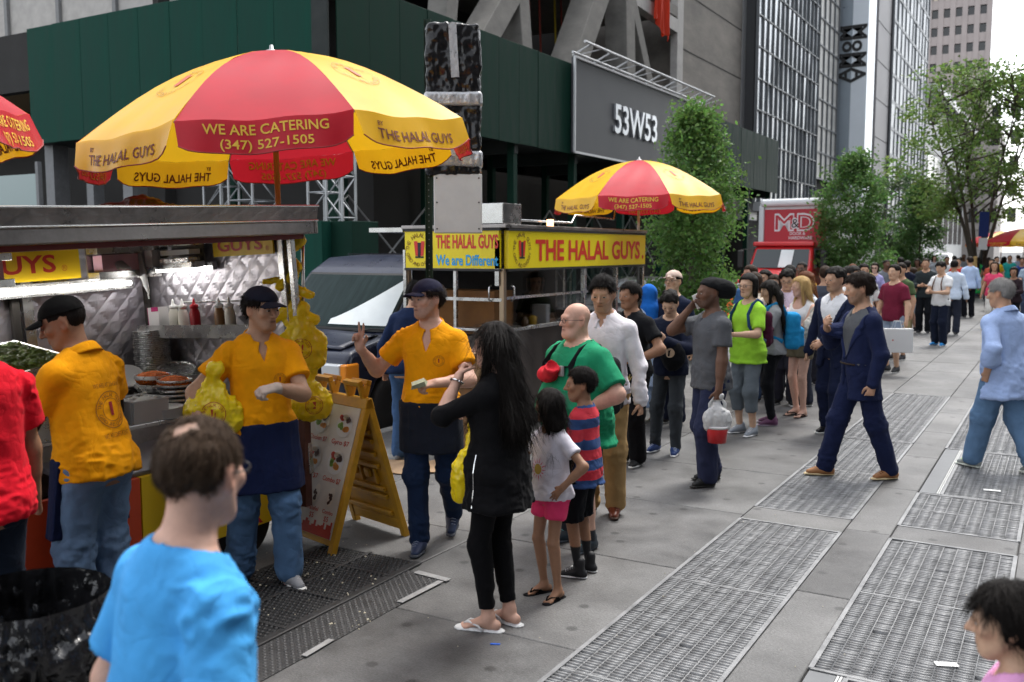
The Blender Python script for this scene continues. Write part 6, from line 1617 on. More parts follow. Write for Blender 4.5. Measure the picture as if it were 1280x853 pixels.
# ------------------------------------------------------------------ A-frame menu board
_ap = M('sandwich_yellow', (.56, .29, .018), .5, var=.22, vscale=8, bump=.05, bscale=40)
af = thing('menu_board', 'yellow plastic folding menu board with rice bowls and prices', 'menu board', (-4.28, 4.98, 0), (0, 0, R_(-14)))
def slant(s, x, v, off=0.0):      # s=-1 front panel, +1 rear; v metres up the panel
    a = R_(17.5); return Vector((x, s * (.335 - v * math.sin(a) + off * math.cos(a)), v * math.cos(a) + off * math.sin(a)))
def ap(name, s, x0, x1, v0, v1, o0, o1, mat, parent=af, bevel=.006):
    m = MB(); vs_ = [slant(s, x, v, o) for o in (o0, o1) for v in (v0, v1) for x in (x0, x1)]
    m.add(vs_, [(0, 1, 3, 2), (4, 5, 7, 6), (0, 1, 5, 4), (2, 3, 7, 6), (0, 2, 6, 4), (1, 3, 7, 5)]); return m.build(name, mat, parent, bevel=bevel)
for s in (-1, 1):
    ap('side_rail', s, -.31, -.262, 0, 1.06, -.045, .0, _ap); ap('side_rail', s, .262, .31, 0, 1.06, -.045, .0, _ap)
    ap('top_rail', s, -.31, .31, .985, 1.06, -.04, .004, _ap); ap('bottom_rail', s, -.26, .26, .06, .14, -.04, -.005, _ap); ap('panel_sheet', s, -.262, .262, .14, .985, -.035, -.012, _ap, bevel=0)
    for x in (-.17, .17):
        ap('handle', s, x - .09, x - .06, 1.06, 1.15, -.04, .0, _ap); ap('handle', s, x + .06, x + .09, 1.06, 1.15, -.04, .0, _ap); ap('handle', s, x - .09, x + .09, 1.15, 1.185, -.04, .0, _ap)
for v0, v1 in ((.17, .20), (.30, .33), (.36, .39), (.54, .57), (.63, .66), (.73, .76), (.80, .83), (.92, .95)):
    ap('panel_rib', 1, -.24, .24, v0, v1, -.062, -.036, _ap)
for x in (-.07, .09):
    ap('panel_boss', 1, x - .035, x + .035, .45, .52, -.065, -.036, _ap, bevel=.02); ap('panel_rib', 1, x + .075, x + .095, .41, .53, -.062, -.036, _ap)
po = ap('poster', -1, -.262, .262, .10, .985, -.008, .002, M('poster_paper', (.62, .58, .52), .5, var=.12, vscale=3), bevel=0)
pf = lambda u, v: slant(-1, u, v, .0045)
pf2 = lambda u, v: slant(-1, u, v, .0065); pf3 = lambda u, v: slant(-1, u, v, .0085)
def prt(name, fn, mat): m = MB(); fn(m); return m.build(name, mat, po)
bw = M('bowl_white', (.62, .62, .60), .5); pr_ = [M('food_red', '#b83a24', .6), M('food_green', '#7ea642', .6), M('food_orange', '#d8902e', .6), M('food_brown', '#4a2a20', .6), M('food_cream', '#d8cfc0', .6)]
rg = random.Random(5)
for (u, v, s_) in ((-.13, .855, 'Chicken $7'), (.13, .855, 'Gyro $7'), (-.13, .60, 'Falafel $7'), (.13, .60, 'Combo $7')):
    prt('bowl_print', lambda m: disc_on(m, 0, 0, 0, .088, 26, fn=lambda a, b: pf(u + a, v + b * .95)), bw)
    for k, (a0, c) in enumerate(((2.4, 0), (3.7, 1), (5.2, 2), (.6, 3), (1.4, 4))):
        prt('food_print', lambda m: [disc_on(m, 0, 0, 0, rg.uniform(.012, .026), 9, fn=lambda a, b, cx=u + .048 * math.cos(a0 + rg.uniform(-.5, .5)), cy=v + .012 + .044 * math.sin(a0 + rg.uniform(-.5, .5)): (pf2 if k < 3 else pf3)(cx + a, cy + b * .8)) for _ in range(6)], pr_[c])
    prt('price_text', lambda m: text_on(m, s_, 0, 0, 0, .034, .20, .012, fn=lambda a, b: pf(u + a, v - .135 + b)), M('print_red'))
for (u, s_) in ((-.17, 'Gyro'), (0, 'Falafel'), (.17, 'Combo')):
    v = .37
    prt('wrap_print', lambda m: disc_on(m, 0, 0, 0, .034, 20, fn=lambda a, b: pf(u + a + b * .25, v + b * 1.9)), pr_[4])
    prt('wrap_filling', lambda m: [disc_on(m, 0, 0, 0, rg.uniform(.009, .016), 8, fn=lambda a, b, cx=u + rg.uniform(-.02, .012), cy=v + rg.uniform(-.045, .02): pf2(cx + a, cy + b)) for _ in range(9)], pr_[3])
    prt('price_text', lambda m: text_on(m, s_, 0, 0, 0, .028, .12, .01, fn=lambda a, b: pf(u + a, v - .115 + b)), M('print_red')); prt('price_text', lambda m: text_on(m, '$5', 0, 0, 0, .036, .05, .01, fn=lambda a, b: pf(u + a, v - .165 + b)), M('print_red'))
def sky_(m):
    x = -.26
    while x < .255:
        w = rg.uniform(.012, .03); h_ = rg.uniform(.03, .10); m.add([pf2(x, .102), pf2(min(.26, x + w), .102), pf2(min(.26, x + w), .115 + h_), pf2(x, .115 + h_)], [(0, 1, 2, 3)]); x += w * .93
prt('skyline_print', sky_, M('print_skyline', (.42, .035, .02), .6))
# ------------------------------------------------------------------ second cart
O2 = Vector((-5.17, 8.62, 0)); c2 = thing('food_cart', 'glass fronted food cart with yellow sign band under the smaller umbrella', 'food cart', O2); LY = 3.80; LX = 1.25
_br = M('brown_steel', (.075, .062, .055), .4, metal=.4, var=.3, vscale=4); _cgl = M('cart_glass', (.75, .78, .78), .03, trans=1.0, ior=1.02, alpha=.35, spec=.6)
def cg(name, lo, hi, mat, parent=c2, **k): m = MB(); m.b2(lo, hi); return m.build(name, mat, parent, **k)
cg('body_panel', (-.03, .02, .30), (0, LY, 1.12), _br); cg('body_panel', (-LX, 0, .30), (-.0, .03, 1.06), _br); cg('body_panel', (-LX, .03, .30), (-LX + .03, LY, 1.12), _br); cg('body_panel', (-LX, LY - .03, .30), (-.03, LY, 1.12), _br)
cg('counter', (-LX - .02, -.03, 1.12), (.04, .55, 1.15), _ss, bevel=.005); cg('counter_edge', (-.02, .56, 1.12), (.05, LY, 1.16), _ss, bevel=.005)
cg('floor', (-LX + .03, .03, .26), (-.03, LY - .03, .30), _br)
_fr = M('bronze_frame', (.33, .25, .17), .35, metal=.8)
for x, y in ((0, 0), (-LX, 0), (0, LY), (-LX, LY), (0, 1.95), (0, 2.9)): cg('post', (x - .028, y - .028, 1.15), (x + .028, y + .028, 1.80), _fr if y < 1 else _ss, bevel=.003)
cg('post', (-.62, -.02, 1.15), (-.585, .02, 1.80), _ss)
for lo, hi in (((-LX + .03, -.012, 1.16), (-.63, -.004, 1.79)), ((-.58, -.012, 1.16), (-.03, -.004, 1.79))): cg('glass_pane', lo, hi, _cgl)
for a, b in ((.03, 1.92), (1.98, 2.87), (2.93, LY - .03)): cg('glass_pane', (.004, a, 1.17), (.012, b, 1.79), _cgl)
cg('rail', (-LX, -.03, 1.45), (-.0, -.018, 1.485), _ss); cg('rail', (.02, .03, 1.47), (.03, LY - .03, 1.50), _ss); cg('rail', (-LX, -.028, 1.775), (0, -.016, 1.80), _ss)
cg('stanchion', (-LX - .03, -.05, 1.2), (-LX + .01, -.03, 2.0), _ss); cg('stanchion', (-.07, -.05, 1.62), (-.02, -.03, 2.1), _ss)
for x in (-.13,): m = MB(); m.tube([(x, -.03, 1.45), (x, -.07, 1.47), (x, -.07, 1.60), (x, -.03, 1.62)], .010, 8); m.build('door_handle', _ss, c2, smooth=True)
for y in (.14, 2.72): m = MB(); m.tube([(.02, y, 1.45), (.06, y, 1.47), (.06, y, 1.60), (.02, y, 1.62)], .010, 8); m.build('door_handle', _ss, c2, smooth=True)
_csy = M('band_yellow', (.82, .66, .008), .35)
s1 = cg('sign_band', (.0, .03, 1.80), (.05, LY, 2.21), _csy); s2 = cg('sign_band', (-LX, -.05, 1.80), (-.02, 0, 2.21), _csy); cg('sign_band', (-LX - .05, .03, 1.80), (-LX, LY, 2.21), _csy)
for z in (1.785, 2.215): cg('sign_frame', (-.0, .02, z - .012), (.062, LY, z + .012), M('black_steel')); cg('sign_frame', (-LX, -.062, z - .012), (.0, .01, z + .012), M('black_steel'))
_gred = M('sign_red_bright', (.62, .028, .018), .4); _gblu = M('sign_cyan', (.02, .36, .72), .4)
m = MB(); text_on(m, 'THE HALAL GUYS', (.054, .55 + 1.56, 1.885), (0, 1, 0), (0, 0, 1), .235, 2.98, .028); text_on(m, '.', (.054, 3.70, 1.885), (0, 1, 0), (0, 0, 1), .235, None, .03); m.build('lettering', _gred, s1)
m = MB(); text_on(m, 'THE HALAL GUYS', (-.425, -.054, 2.02), (1, 0, 0), (0, 0, 1), .145, .80, .028); m.build('lettering', _gred, s2)
m = MB(); text_on(m, 'We are Different', (-.425, -.054, 1.835), (1, 0, 0), (0, 0, 1), .115, .80, .025); m.build('lettering', _gblu, s2)
def emblem(parent, f, r):
    m = MB(); ring_text(m, 'THE HALAL GUYS', r * .86, r * .26, -1.5, 1.5, f, .01); ring_text(m, 'GYRO AND CHICKEN', r * .86, r * .22, 4.4, 1.9, f, .01, inward=True); m.build('emblem_ring', M('print_brown', (.25, .14, .01), .6), parent)
    m = MB()
    for dx in (-.26, .26): m.add([f((dx - .13) * r, .5 * r), f((dx + .13) * r, .5 * r), f((dx * .7 + .1) * r, -.35 * r), f((dx * .7 - .1) * r, -.35 * r)], [(0, 1, 2, 3)])
    m.build('emblem', _gred, parent)
    m = MB(); g_ = f; m.add([g_(-.13 * r, .42 * r), g_(.13 * r, .42 * r), g_(.1 * r, -.4 * r), g_(-.1 * r, -.4 * r)], [(0, 1, 2, 3)]); m.add([g_(-.3 * r, -.38 * r), g_(.3 * r, -.38 * r), g_(.3 * r, -.48 * r), g_(-.3 * r, -.48 * r)], [(0, 1, 2, 3)]); m.build('emblem', M('print_black', (.02, .02, .02), .6), parent)
emblem(s1, lambda u, v: O2 * 0 + Vector((.0545, .32 + u, 2.0 + v)), .20); emblem(s2, lambda u, v: Vector((-1.05 + u, -.0545, 2.0 + v)), .19)
cg('roof', (-LX - .06, -.04, 2.23), (.06, LY + .05, 2.27), _ssd, bevel=.006); cg('roof_flap', (-LX - .55, .0, 2.20), (-LX - .07, .9, 2.25), _ss); cg('roof_box', (-.42, .10, 2.28), (-.06, .5, 2.50), _ss, bevel=.006); cg('roof_box', (-.95, .10, 2.28), (-.44, .6, 2.36), _ssd, bevel=.006)
m = MB(); m.tube([(-.3, .9, 2.34), (-.3, 2.2, 2.34), (-.3, 2.3, 2.44), (-.3, 3.5, 2.42), (-.3, 3.6, 2.75)], .012, 8); m.build('roof_pipe', _ss, c2, smooth=True)
cg('roof_lamp', (-.2, 1.35, 2.28), (-.14, 1.41, 2.36), M('amber_lamp', (1, .45, .2), .4, emit=1.5))
wheel(c2, (-.12, .7, .26), .26, .16); wheel(c2, (-.12, 3.1, .26), .26, .16)
cg('inner_shelf', (-.55, .6, 1.06), (-.04, LY - .1, 1.09), _ss); cg('storage_box', (-1.05, .15, 1.07), (-.2, .55, 1.55), M('orange_box', (.36, .16, .05), .7, var=.2, vscale=5)); cg('back_screen', (-LX + .02, .05, 1.12), (-LX + .03, LY - .05, 1.8), M('dark_screen', (.04, .04, .045), .6))
def small(name, label, cat, p, prof, mat, group=None, n=16): m = MB(); m.lathe(prof, n=n); o = m.build(name, mat, smooth=True); o.location = p; tag(o, label, cat, group); return o
m = MB(); m.box((0, 0, .13), (.18, .14, .26)); o = m.build('paper_bag', M('paper_white'), bevel=.01); o.location = O2 + Vector((-.22, 1.25, 1.095)); o.rotation_euler = (0, 0, .2); tag(o, 'white paper bag standing on the shelf inside the second cart', 'paper bag')
small('sauce_jar', 'small brown jar on the shelf inside the second cart', 'jar', O2 + Vector((-.18, .78, 1.095)), [(.04, 0), (.045, .01), (.045, .10), (.03, .12), (.03, .14), (.0, .14)], M('jar_brown', (.12, .06, .02), .3)); small('mustard_jar', 'yellow jar beside the paper bag inside the second cart', 'jar', O2 + Vector((-.18, .98, 1.095)), [(.045, 0), (.05, .01), (.05, .13), (.0, .15)], M('jar_yellow', (.55, .33, .02), .4))
# ------------------------------------------------------------------ post with the wrapped signal box
ps = thing('signal_post', 'green channel post carrying a box wrapped in black plastic and tape', 'post', (-5.40, 7.60, 0), (0, 0, R_(32)))
m = MB()
for x0, x1, y0, y1 in ((-.035, -.028, -.02, .02), (.028, .035, -.02, .02), (-.035, .035, .013, .02)): m.b2((x0, y0, 0), (x1, y1, 4.2))
m.build('channel', M('post_green', '#173024', .5, metal=.2), ps)
for i in range(60): m = MB(); m.cyl((0, .008, .3 + i * .06), (0, .0125, .3 + i * .06), .006, n=6); m.build('hole', M('hole_pale', (.25, .27, .26), .6), ps)
def W2(w, d, z0, z1, cx, cy, amp, seed, res=.011):
    F = Field(A(cx - w, cy - d, z0 - .05), A(cx + w, cy + d, z1 + .05), res); F.rbox(A(cx, cy, (z0 + z1) / 2), (w / 2, d / 2, (z1 - z0) / 2), r=.03); F.wrinkle(amp, 5, 5, 4, seed); F.wrinkle(amp * .6, 11, 9, 8, seed + 1); F.wrinkle(amp * .35, 24, 20, 17, seed + 2); return F.mesh()
_bp = M('black_plastic', (.010, .010, .011), .17, spec=.6, bump=.6, bscale=18); _tp = M('silver_tape', (.44, .45, .46), .33, metal=.55, var=.2, vscale=15, bump=.2, bscale=40)
V, Q = W2(.50, .26, 2.72, 4.12, .25, -.08, .020, 3); mesh_np('plastic_wrap', V, Q, M('wrap_plastic', (.010, .010, .011), .22, spec=.4), ps)
for z, h_ in ((3.42, .13), (3.38, .05), (2.86, .15)):
    V, Q = W2(.545, .31, z - h_ / 2, z + h_ / 2, .25, -.08, .006, int(z * 10)); mesh_np('tape_band', V, Q, _tp, ps)
m = MB(); m.box((.26, -.252, 3.86), (.075, .004, .50), Matrix.Rotation(R_(-3), 3, 'Y')); m.build('tape_strip', _tp, ps); m = MB(); m.box((.25, -.252, 3.08), (.07, .004, .40), Matrix.Rotation(R_(2), 3, 'Y')); m.build('tape_strip', _tp, ps)
m = MB(); m.b2((.06, -.20, 2.16), (.52, .04, 2.72)); m.build('white_box', M('white_box_paint', (.62, .62, .60), .5, var=.08, vscale=5), ps, bevel=.008)
for x in (.09, .49):
    for z in (2.2, 2.45, 2.68): m = MB(); m.cyl((x, -.205, z), (x, -.198, z), .008, n=8); m.build('screw', M('black_steel'), ps)
# ------------------------------------------------------------------ cardboard boxes behind the serving man
_cb = M('cardboard', (.36, .24, .14), .85, var=.12, vscale=12)
for i, (z, lab) in enumerate(((.0, 'lowest brown cardboard box of the stack by the second cart'), (.34, 'middle brown cardboard box with printed marks in the stack by the second cart'), (.68, 'topmost brown cardboard box of the stack by the second cart'))):
    o = thing('cardboard_box', lab, 'box', (-4.88 + .02 * i, 7.72, z + .002), (0, 0, R_(18 + 5 * i)), 'cardboard boxes in a stack'); m = MB(); m.b2((-.22, -.17, 0), (.22, .17, .335)); m.build('carton', _cb, o, bevel=.004)
    m = MB(); m.b2((-.221, -.172, .12), (.221, -.1705, .18) if i != 1 else (-.05, -.1705, .26)); m.build('tape_line', M('box_print', (.10, .07, .05), .8) if i == 1 else M('box_tape', (.42, .30, .18), .4), o)
    m = MB(); m.b2((-.22, -.012, .3355), (.22, .012, .3365)); m.build('seam', M('box_print'), o)
m = MB(); m.grid(lambda u, v: Vector(((u - .5) * .8, (v - .5) * .5 + .04 * math.sin(u * 9), .006 + .012 * abs(math.sin(u * 7 + v * 5)))), 12, 8); o = m.build('flattened_cardboard', _cb, solid=.004); o.location = G(512, 585); o.rotation_euler = (0, 0, .5); tag(o, 'torn flattened cardboard on the ground behind the menu board', 'cardboard')
# ------------------------------------------------------------------ bin with black liner
p = Dp(36, 740, 3.0); bn = thing('trash_bin', 'bin lined with glossy black plastic at the lower left corner', 'trash bin', (p.x, p.y, 0))
def binr(a, z, lay):
    n = vnoise(np.array([math.cos(a) * 3 + 9]), np.array([math.sin(a) * 3 + 9]), np.array([z * 5 + 4]), 3 + lay)[0]; n2 = 1 - abs(vnoise(np.array([math.cos(a) * 9]), np.array([math.sin(a) * 9]), np.array([z * (3 if lay else 8)]), 6 + lay)[0]) * 2; n3 = vnoise(np.array([math.cos(a) * 22]), np.array([math.sin(a) * 22]), np.array([z * (7 if lay else 16)]), 9)[0]
    n4 = 1 - abs(vnoise(np.array([math.cos(a) * 17 + z * 4]), np.array([math.sin(a) * 17]), np.array([z * 13]), 12)[0]) * 2
    return n * .020 + n2 * .018 + n3 * .010 + n4 * .012
cs = lambda u: (math.cos(u * 6.2832), math.sin(u * 6.2832))
def ring(u, r, z): return Vector((cs(u)[0] * r, cs(u)[1] * r, z))
m = MB(); m.grid(lambda u, v: ring(u, .21 + .02 * v + binr(u * 6.2832, v, 0) * .8, .80 * v), 120, 40); m.build('bag_body', _bp, bn, smooth=True)
m = MB(); m.grid(lambda u, v: ring(u, .240 + .022 * math.sin(min(1, v * 1.4) * 1.57) + 1.5 * binr(u * 6.2832, v * .5, 1) * min(1, v * 2.5 + .15), .915 - .24 * v + .012 * math.sin(u * 70) * v), 170, 24); m.build('liner_cuff', _bp, bn, smooth=True)
m = MB(); m.grid(lambda u, v: ring(u, .240 - .045 * v + binr(u * 6.2832, .3 + v * .4, 1) * min(1, v * 3 + .1) * .9, .915 + .008 * math.sin(v * 3.1) - .42 * v), 170, 20); m.build('liner_inside', _bp, bn, smooth=True)
m = MB(); m.lathe([(.20, .50), (.1, .54), (.0, .56)], n=32); m.build('rubbish', M('bin_contents', (.03, .03, .03), .8, var=.4, vscale=20), bn, smooth=True)
for z in (.36, .42, .60): m = MB(); m.tube([ring(k / 40, .245 + binr(k / 40 * 6.2832, z, 0) * .8, z + .02 * math.sin(k * .5)) for k in range(41)], .007, 6); m.build('tie_cord', _bp, bn, smooth=True)
# ------------------------------------------------------------------ vehicles
_glassv = M('vehicle_glass', (.030, .040, .042), .06, spec=.7)
_lampg = M('lamp_glass', (.62, .64, .65), .12, spec=.7, metal=.3); _amber = M('amber_lens', (.72, .24, .02), .15); _tail = M('tail_lens', (.35, .015, .01), .2); _chr = M('chrome', (.6, .6, .6), .15, metal=1.0)
def prof_body(t, name, poly, halfw, mat, taper=.10, zt=1.0, ztop=2.0, bevel=.06, y0=0):
    m = MB(); m.prism(poly, lambda u, v, x: Vector((x * (1 - taper * max(0, (v - zt) / (ztop - zt))), u, v)), -halfw, halfw); return m.build(name, mat, t, bevel=bevel, seg=4, auto=40)
def van(label, loc, rz):
    t = thing('parked_van', label, 'van', loc, (0, 0, rz)); nv = M('navy_paint', (.012, .016, .034), .32, coat=.15, var=.15, vscale=6, spec=.5)
    w = .98; tp = lambda x, v: x * (1 - .10 * max(0, (v - 1.0) / 1.05))
    poly = [(0.03, .42), (0, .62), (.02, .92), (.10, 1.02), (.82, 1.14), (1.52, 1.86), (1.85, 2.03), (2.6, 2.07), (5.2, 2.06), (5.35, 1.9), (5.35, .45), (4.75, .40), (4.55, .66), (4.25, .74), (3.95, .66), (3.78, .40), (1.32, .40), (1.14, .66), (.86, .76), (.56, .66), (.40, .42)]
    prof_body(t, 'body', poly, w, nv, bevel=.07, ztop=2.05)
    # windscreen with black surround
    def ws(u, v, off=.012, ins=0.0):
        y = .86 + ins + (.64 - 2 * ins) * v; z = 1.175 + ins + (.66 - 2 * ins) * v; x = (2 * u - 1) * (tp(w, z) - .07 - ins); bulge = .05 * (1 - (2 * u - 1) ** 2)
        return Vector((x, y - bulge - off * .7, z + off * .7))
    m = MB(); m.grid(lambda u, v: ws(u, v, .008), 14, 8); m.build('windscreen_seal', M('black_trim', (.012, .012, .012), .5), t, smooth=True, solid=.01)
    m = MB(); m.grid(lambda u, v: ws(u, v, .022, .03), 14, 8); wo = m.build('windscreen', M('windscreen_glass', (.022, .034, .034), .12, spec=.05, var=.3, vscale=3, stretch=(6, .6, .6)), t, smooth=True)
    m = MB(); m.grid(lambda u, v: ws(.50 + .49 * u, .03 + (.10 + .84 * u ** 1.2) * v, .030, .035), 14, 6); m.build('glare_panel', M('panel_white', (.62, .66, .66), .35, var=.08, vscale=4), wo, smooth=True)  # white panel added in place of bright glare on the windscreen
    m = MB(); m.box((-.05, 1.02, 1.30), (.5, .03, .22), Matrix.Rotation(R_(-42), 3, 'X')); m.build('dashboard_card', M('cardboard_pale', (.40, .32, .2), .8), wo)
    m = MB(); m.b2((-.80, .70, 1.115), (.80, .87, 1.150)); m.build('cowl', M('black_trim'), t, bevel=.02)
    for x in (-.35, .35): m = MB(); m.tube([(x, .78, 1.16), (x + .30, .84, 1.21), (x + .55, .85, 1.215)], .010, 6); m.build('wiper', M('black_trim'), t)
    m = MB(); m.grid(lambda u, v: Vector(((2 * u - 1) * .80, .14 + .60 * v, 1.035 + .115 * v + .035 * math.cos((2 * u - 1) * 1.4))), 12, 6); m.build('hood', nv, t, smooth=True, solid=.012)
    m = MB(); m.b2((-.62, -.035, .66), (.62, .02, .92)); g = m.build('grille', M('black_trim'), t, bevel=.01)
    for i in range(5): m = MB(); m.b2((-.60, -.05, .69 + i * .05), (.60, -.036, .71 + i * .05)); m.build('grille_bar', _chr, g)
    for s in (-1, 1):
        m = MB(); m.b2((s * .80 - .13, -.045, .70), (s * .80 + .13, .05, .90)); h = m.build('headlight', _lampg, t, bevel=.02); m = MB(); m.b2((s * .80 - .15, -.05, .68), (s * .80 + .15, .02, .70)); m.build('bezel', _chr, h)
        m = MB(); m.b2((s * .965 - .045, -.03, .70), (s * .965 + .045, .20, .90)); m.build('turn_signal', _amber, t, bevel=.02)
        m = MB(); m.grid(lambda u, v: Vector((s * (tp(w, 1.2 + .6 * v) + .008), 1.02 + .62 * v * (1 - u) + u * 1.2 - .0, 1.20 + .60 * v)), 6, 5); m.build('side_window', _glassv, t, smooth=True)
        m = MB(); m.b2((s * (tp(w, 1.5) + .004) - .008, 2.4, 1.2), (s * (tp(w, 1.5) + .004) + .008, 4.9, 1.8)); m.build('side_window', _glassv, t)
        m = MB(); m.b2((s * 1.16 - .10, 1.02, 1.20), (s * 1.16 + .10, 1.14, 1.45)); m.build('mirror', M('black_trim'), t, bevel=.03)
        for y in (.86, 4.25): wheel(t, (s * .86, y, .36), .36, .24)
        m = MB(); m.b2((s * 1.0 - .012, 1.5, .9), (s * 1.0 + .012, 1.62, .94)); m.build('door_handle', _chr, t)
        m = MB(); m.b2((s * .99 - .012, 2.28, .5), (s * .99 + .006, 2.295, 1.9)); m.build('door_gap', M('black_trim'), t)
    m = MB(); m.b2((-1.0, -.12, .40), (1.0, .10, .60)); m.build('bumper', _chr if False else M('dark_bumper', (.05, .05, .055), .4), t, bevel=.05)
    for i in range(4): m = MB(); m.b2((-.6 + i * .4 - .012, 1.95, 2.068), (-.6 + i * .4 + .012, 5.0, 2.082)); m.build('roof_rib', nv, t)
    return t
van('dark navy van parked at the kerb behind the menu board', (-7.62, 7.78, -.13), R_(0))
def car(label, loc, rz, col, name='parked_car', L=4.6, W=.9, H=1.45, suv=False, taxi=False, group='cars in the street'):
    t = thing(name, label, 'car', loc, (0, 0, rz), group); pm = M('paint_' + str(col), col, .3, coat=.5, spec=.5)
    lo = [(0.02, .35), (0, .55), (.08, .72), (.9, .86), (1.0, .88), (L - .7, .92), (L - .05, .88), (L, .6), (L - .03, .36), (L - .62, .34), (L - .74, .60), (L - 1.0, .66), (L - 1.26, .60), (L - 1.38, .32), (1.28, .32), (1.16, .60), (.90, .66), (.64, .60), (.52, .34)]
    prof_body(t, 'body', lo, W, pm, taper=.06, zt=.6, ztop=1.0, bevel=.06)
    cab = [(1.05, .86), (1.75, H - .04), (2.1, H), (L - 1.5, H), (L - .75, .92)] if not suv else [(1.0, .86), (1.6, H - .05), (1.9, H), (L - .35, H), (L - .1, .9)]
    m = MB(); m.prism(cab, lambda u, v, x: Vector((x * (1 - .22 * (v - .86) / (H - .86)), u, v)), -W * .95, W * .95); m.build('cabin', pm, t, bevel=.05, seg=3, auto=40)
    def pane(nm, fn): m = MB(); m.grid(fn, 8, 4); m.build(nm, _glassv, t, smooth=True)
    pane('windscreen', lambda u, v: Vector(((2 * u - 1) * W * (.84 - .17 * v), 1.10 + .58 * v - .03 * (1 - (2 * u - 1) ** 2) - .02, .93 + (H - 1.04) * v + .02)))
    e = cab[-2]; f = cab[-1]
    pane('rear_window', lambda u, v: Vector(((2 * u - 1) * W * (.82 - .17 * v), f[0] + (e[0] - f[0]) * (v * .85 + .08) + .02, .95 + (H - 1.06) * v + .02)))
    for s in (-1, 1):
        pane('side_window', lambda u, v: Vector((s * (W * .95 * (1 - .22 * (v * .8 + .1)) + .006), 1.25 + .55 * v + u * (L - 2.9 - 1.0 * v * (0 if suv else 1)), .92 + (H - 1.05) * v)))
        m = MB(); m.b2((s * W * .72 - .15, -.015, .58), (s * W * .72 + .15, .12, .70)); m.build('headlight', _lampg, t, bevel=.02)
        m = MB(); m.b2((s * W * .74 - .14, L - .08, .68), (s * W * .74 + .14, L + .012, .82)); m.build('tail_light', _tail, t, bevel=.02)
        m = MB(); m.b2((s * W * 1.05 - .08, 1.28, .92), (s * W * 1.05 + .08, 1.38, 1.04)); m.build('mirror', pm, t, bevel=.03)
        for y in (.90, L - 1.0): wheel(t, (s * (W - .11), y, .32), .32, .2)
    m = MB(); m.b2((-.5, -.02, .50), (.5, .02, .66)); m.build('grille', M('black_trim'), t); m = MB(); m.b2((-.25, -.035, .40), (.25, -.01, .50)); m.build('number_plate', M('plate_amber', (.65, .38, .05), .5), t)
    if taxi: m = MB(); m.b2((-.3, 2.2, H + .005), (.3, 2.4, H + .16)); m.build('roof_sign', M('sign_white', (.7, .7, .66), .4), t, bevel=.02)
    return t
p = atX(772, 400, -8.0); car('black car parked behind the man in the white shirt', (p.x - .3, p.y + .5, -.14), R_(0), (.012, .012, .014), H=1.5)
p = atY(452, 300, 13.0); car('dark car passing behind the roof of the navy van', (p.x, 14.4, -.14), R_(0), (.015, .015, .018), L=4.8, H=2.0, suv=True)
for i, (px, X, Y, c, lab, s) in enumerate(((1105, -8.6, 42, (.62, .63, .64), 'white car in the road between the two pointed trees', True), (1145, -9.4, 62, (.6, .6, .6), 'silver car farther down the road behind the smaller tree', False), (1052, -11.8, 48, (.5, .32, .02), 'yellow cab in the road behind the pointed tree', False), (1190, -8.2, 74, (.6, .61, .62), 'white van like car near the blue banner pole', True))):
    car(lab, (X, Y, -.14), R_(0), c, H=1.9 if s else 1.5, suv=s, taxi=(i == 2))
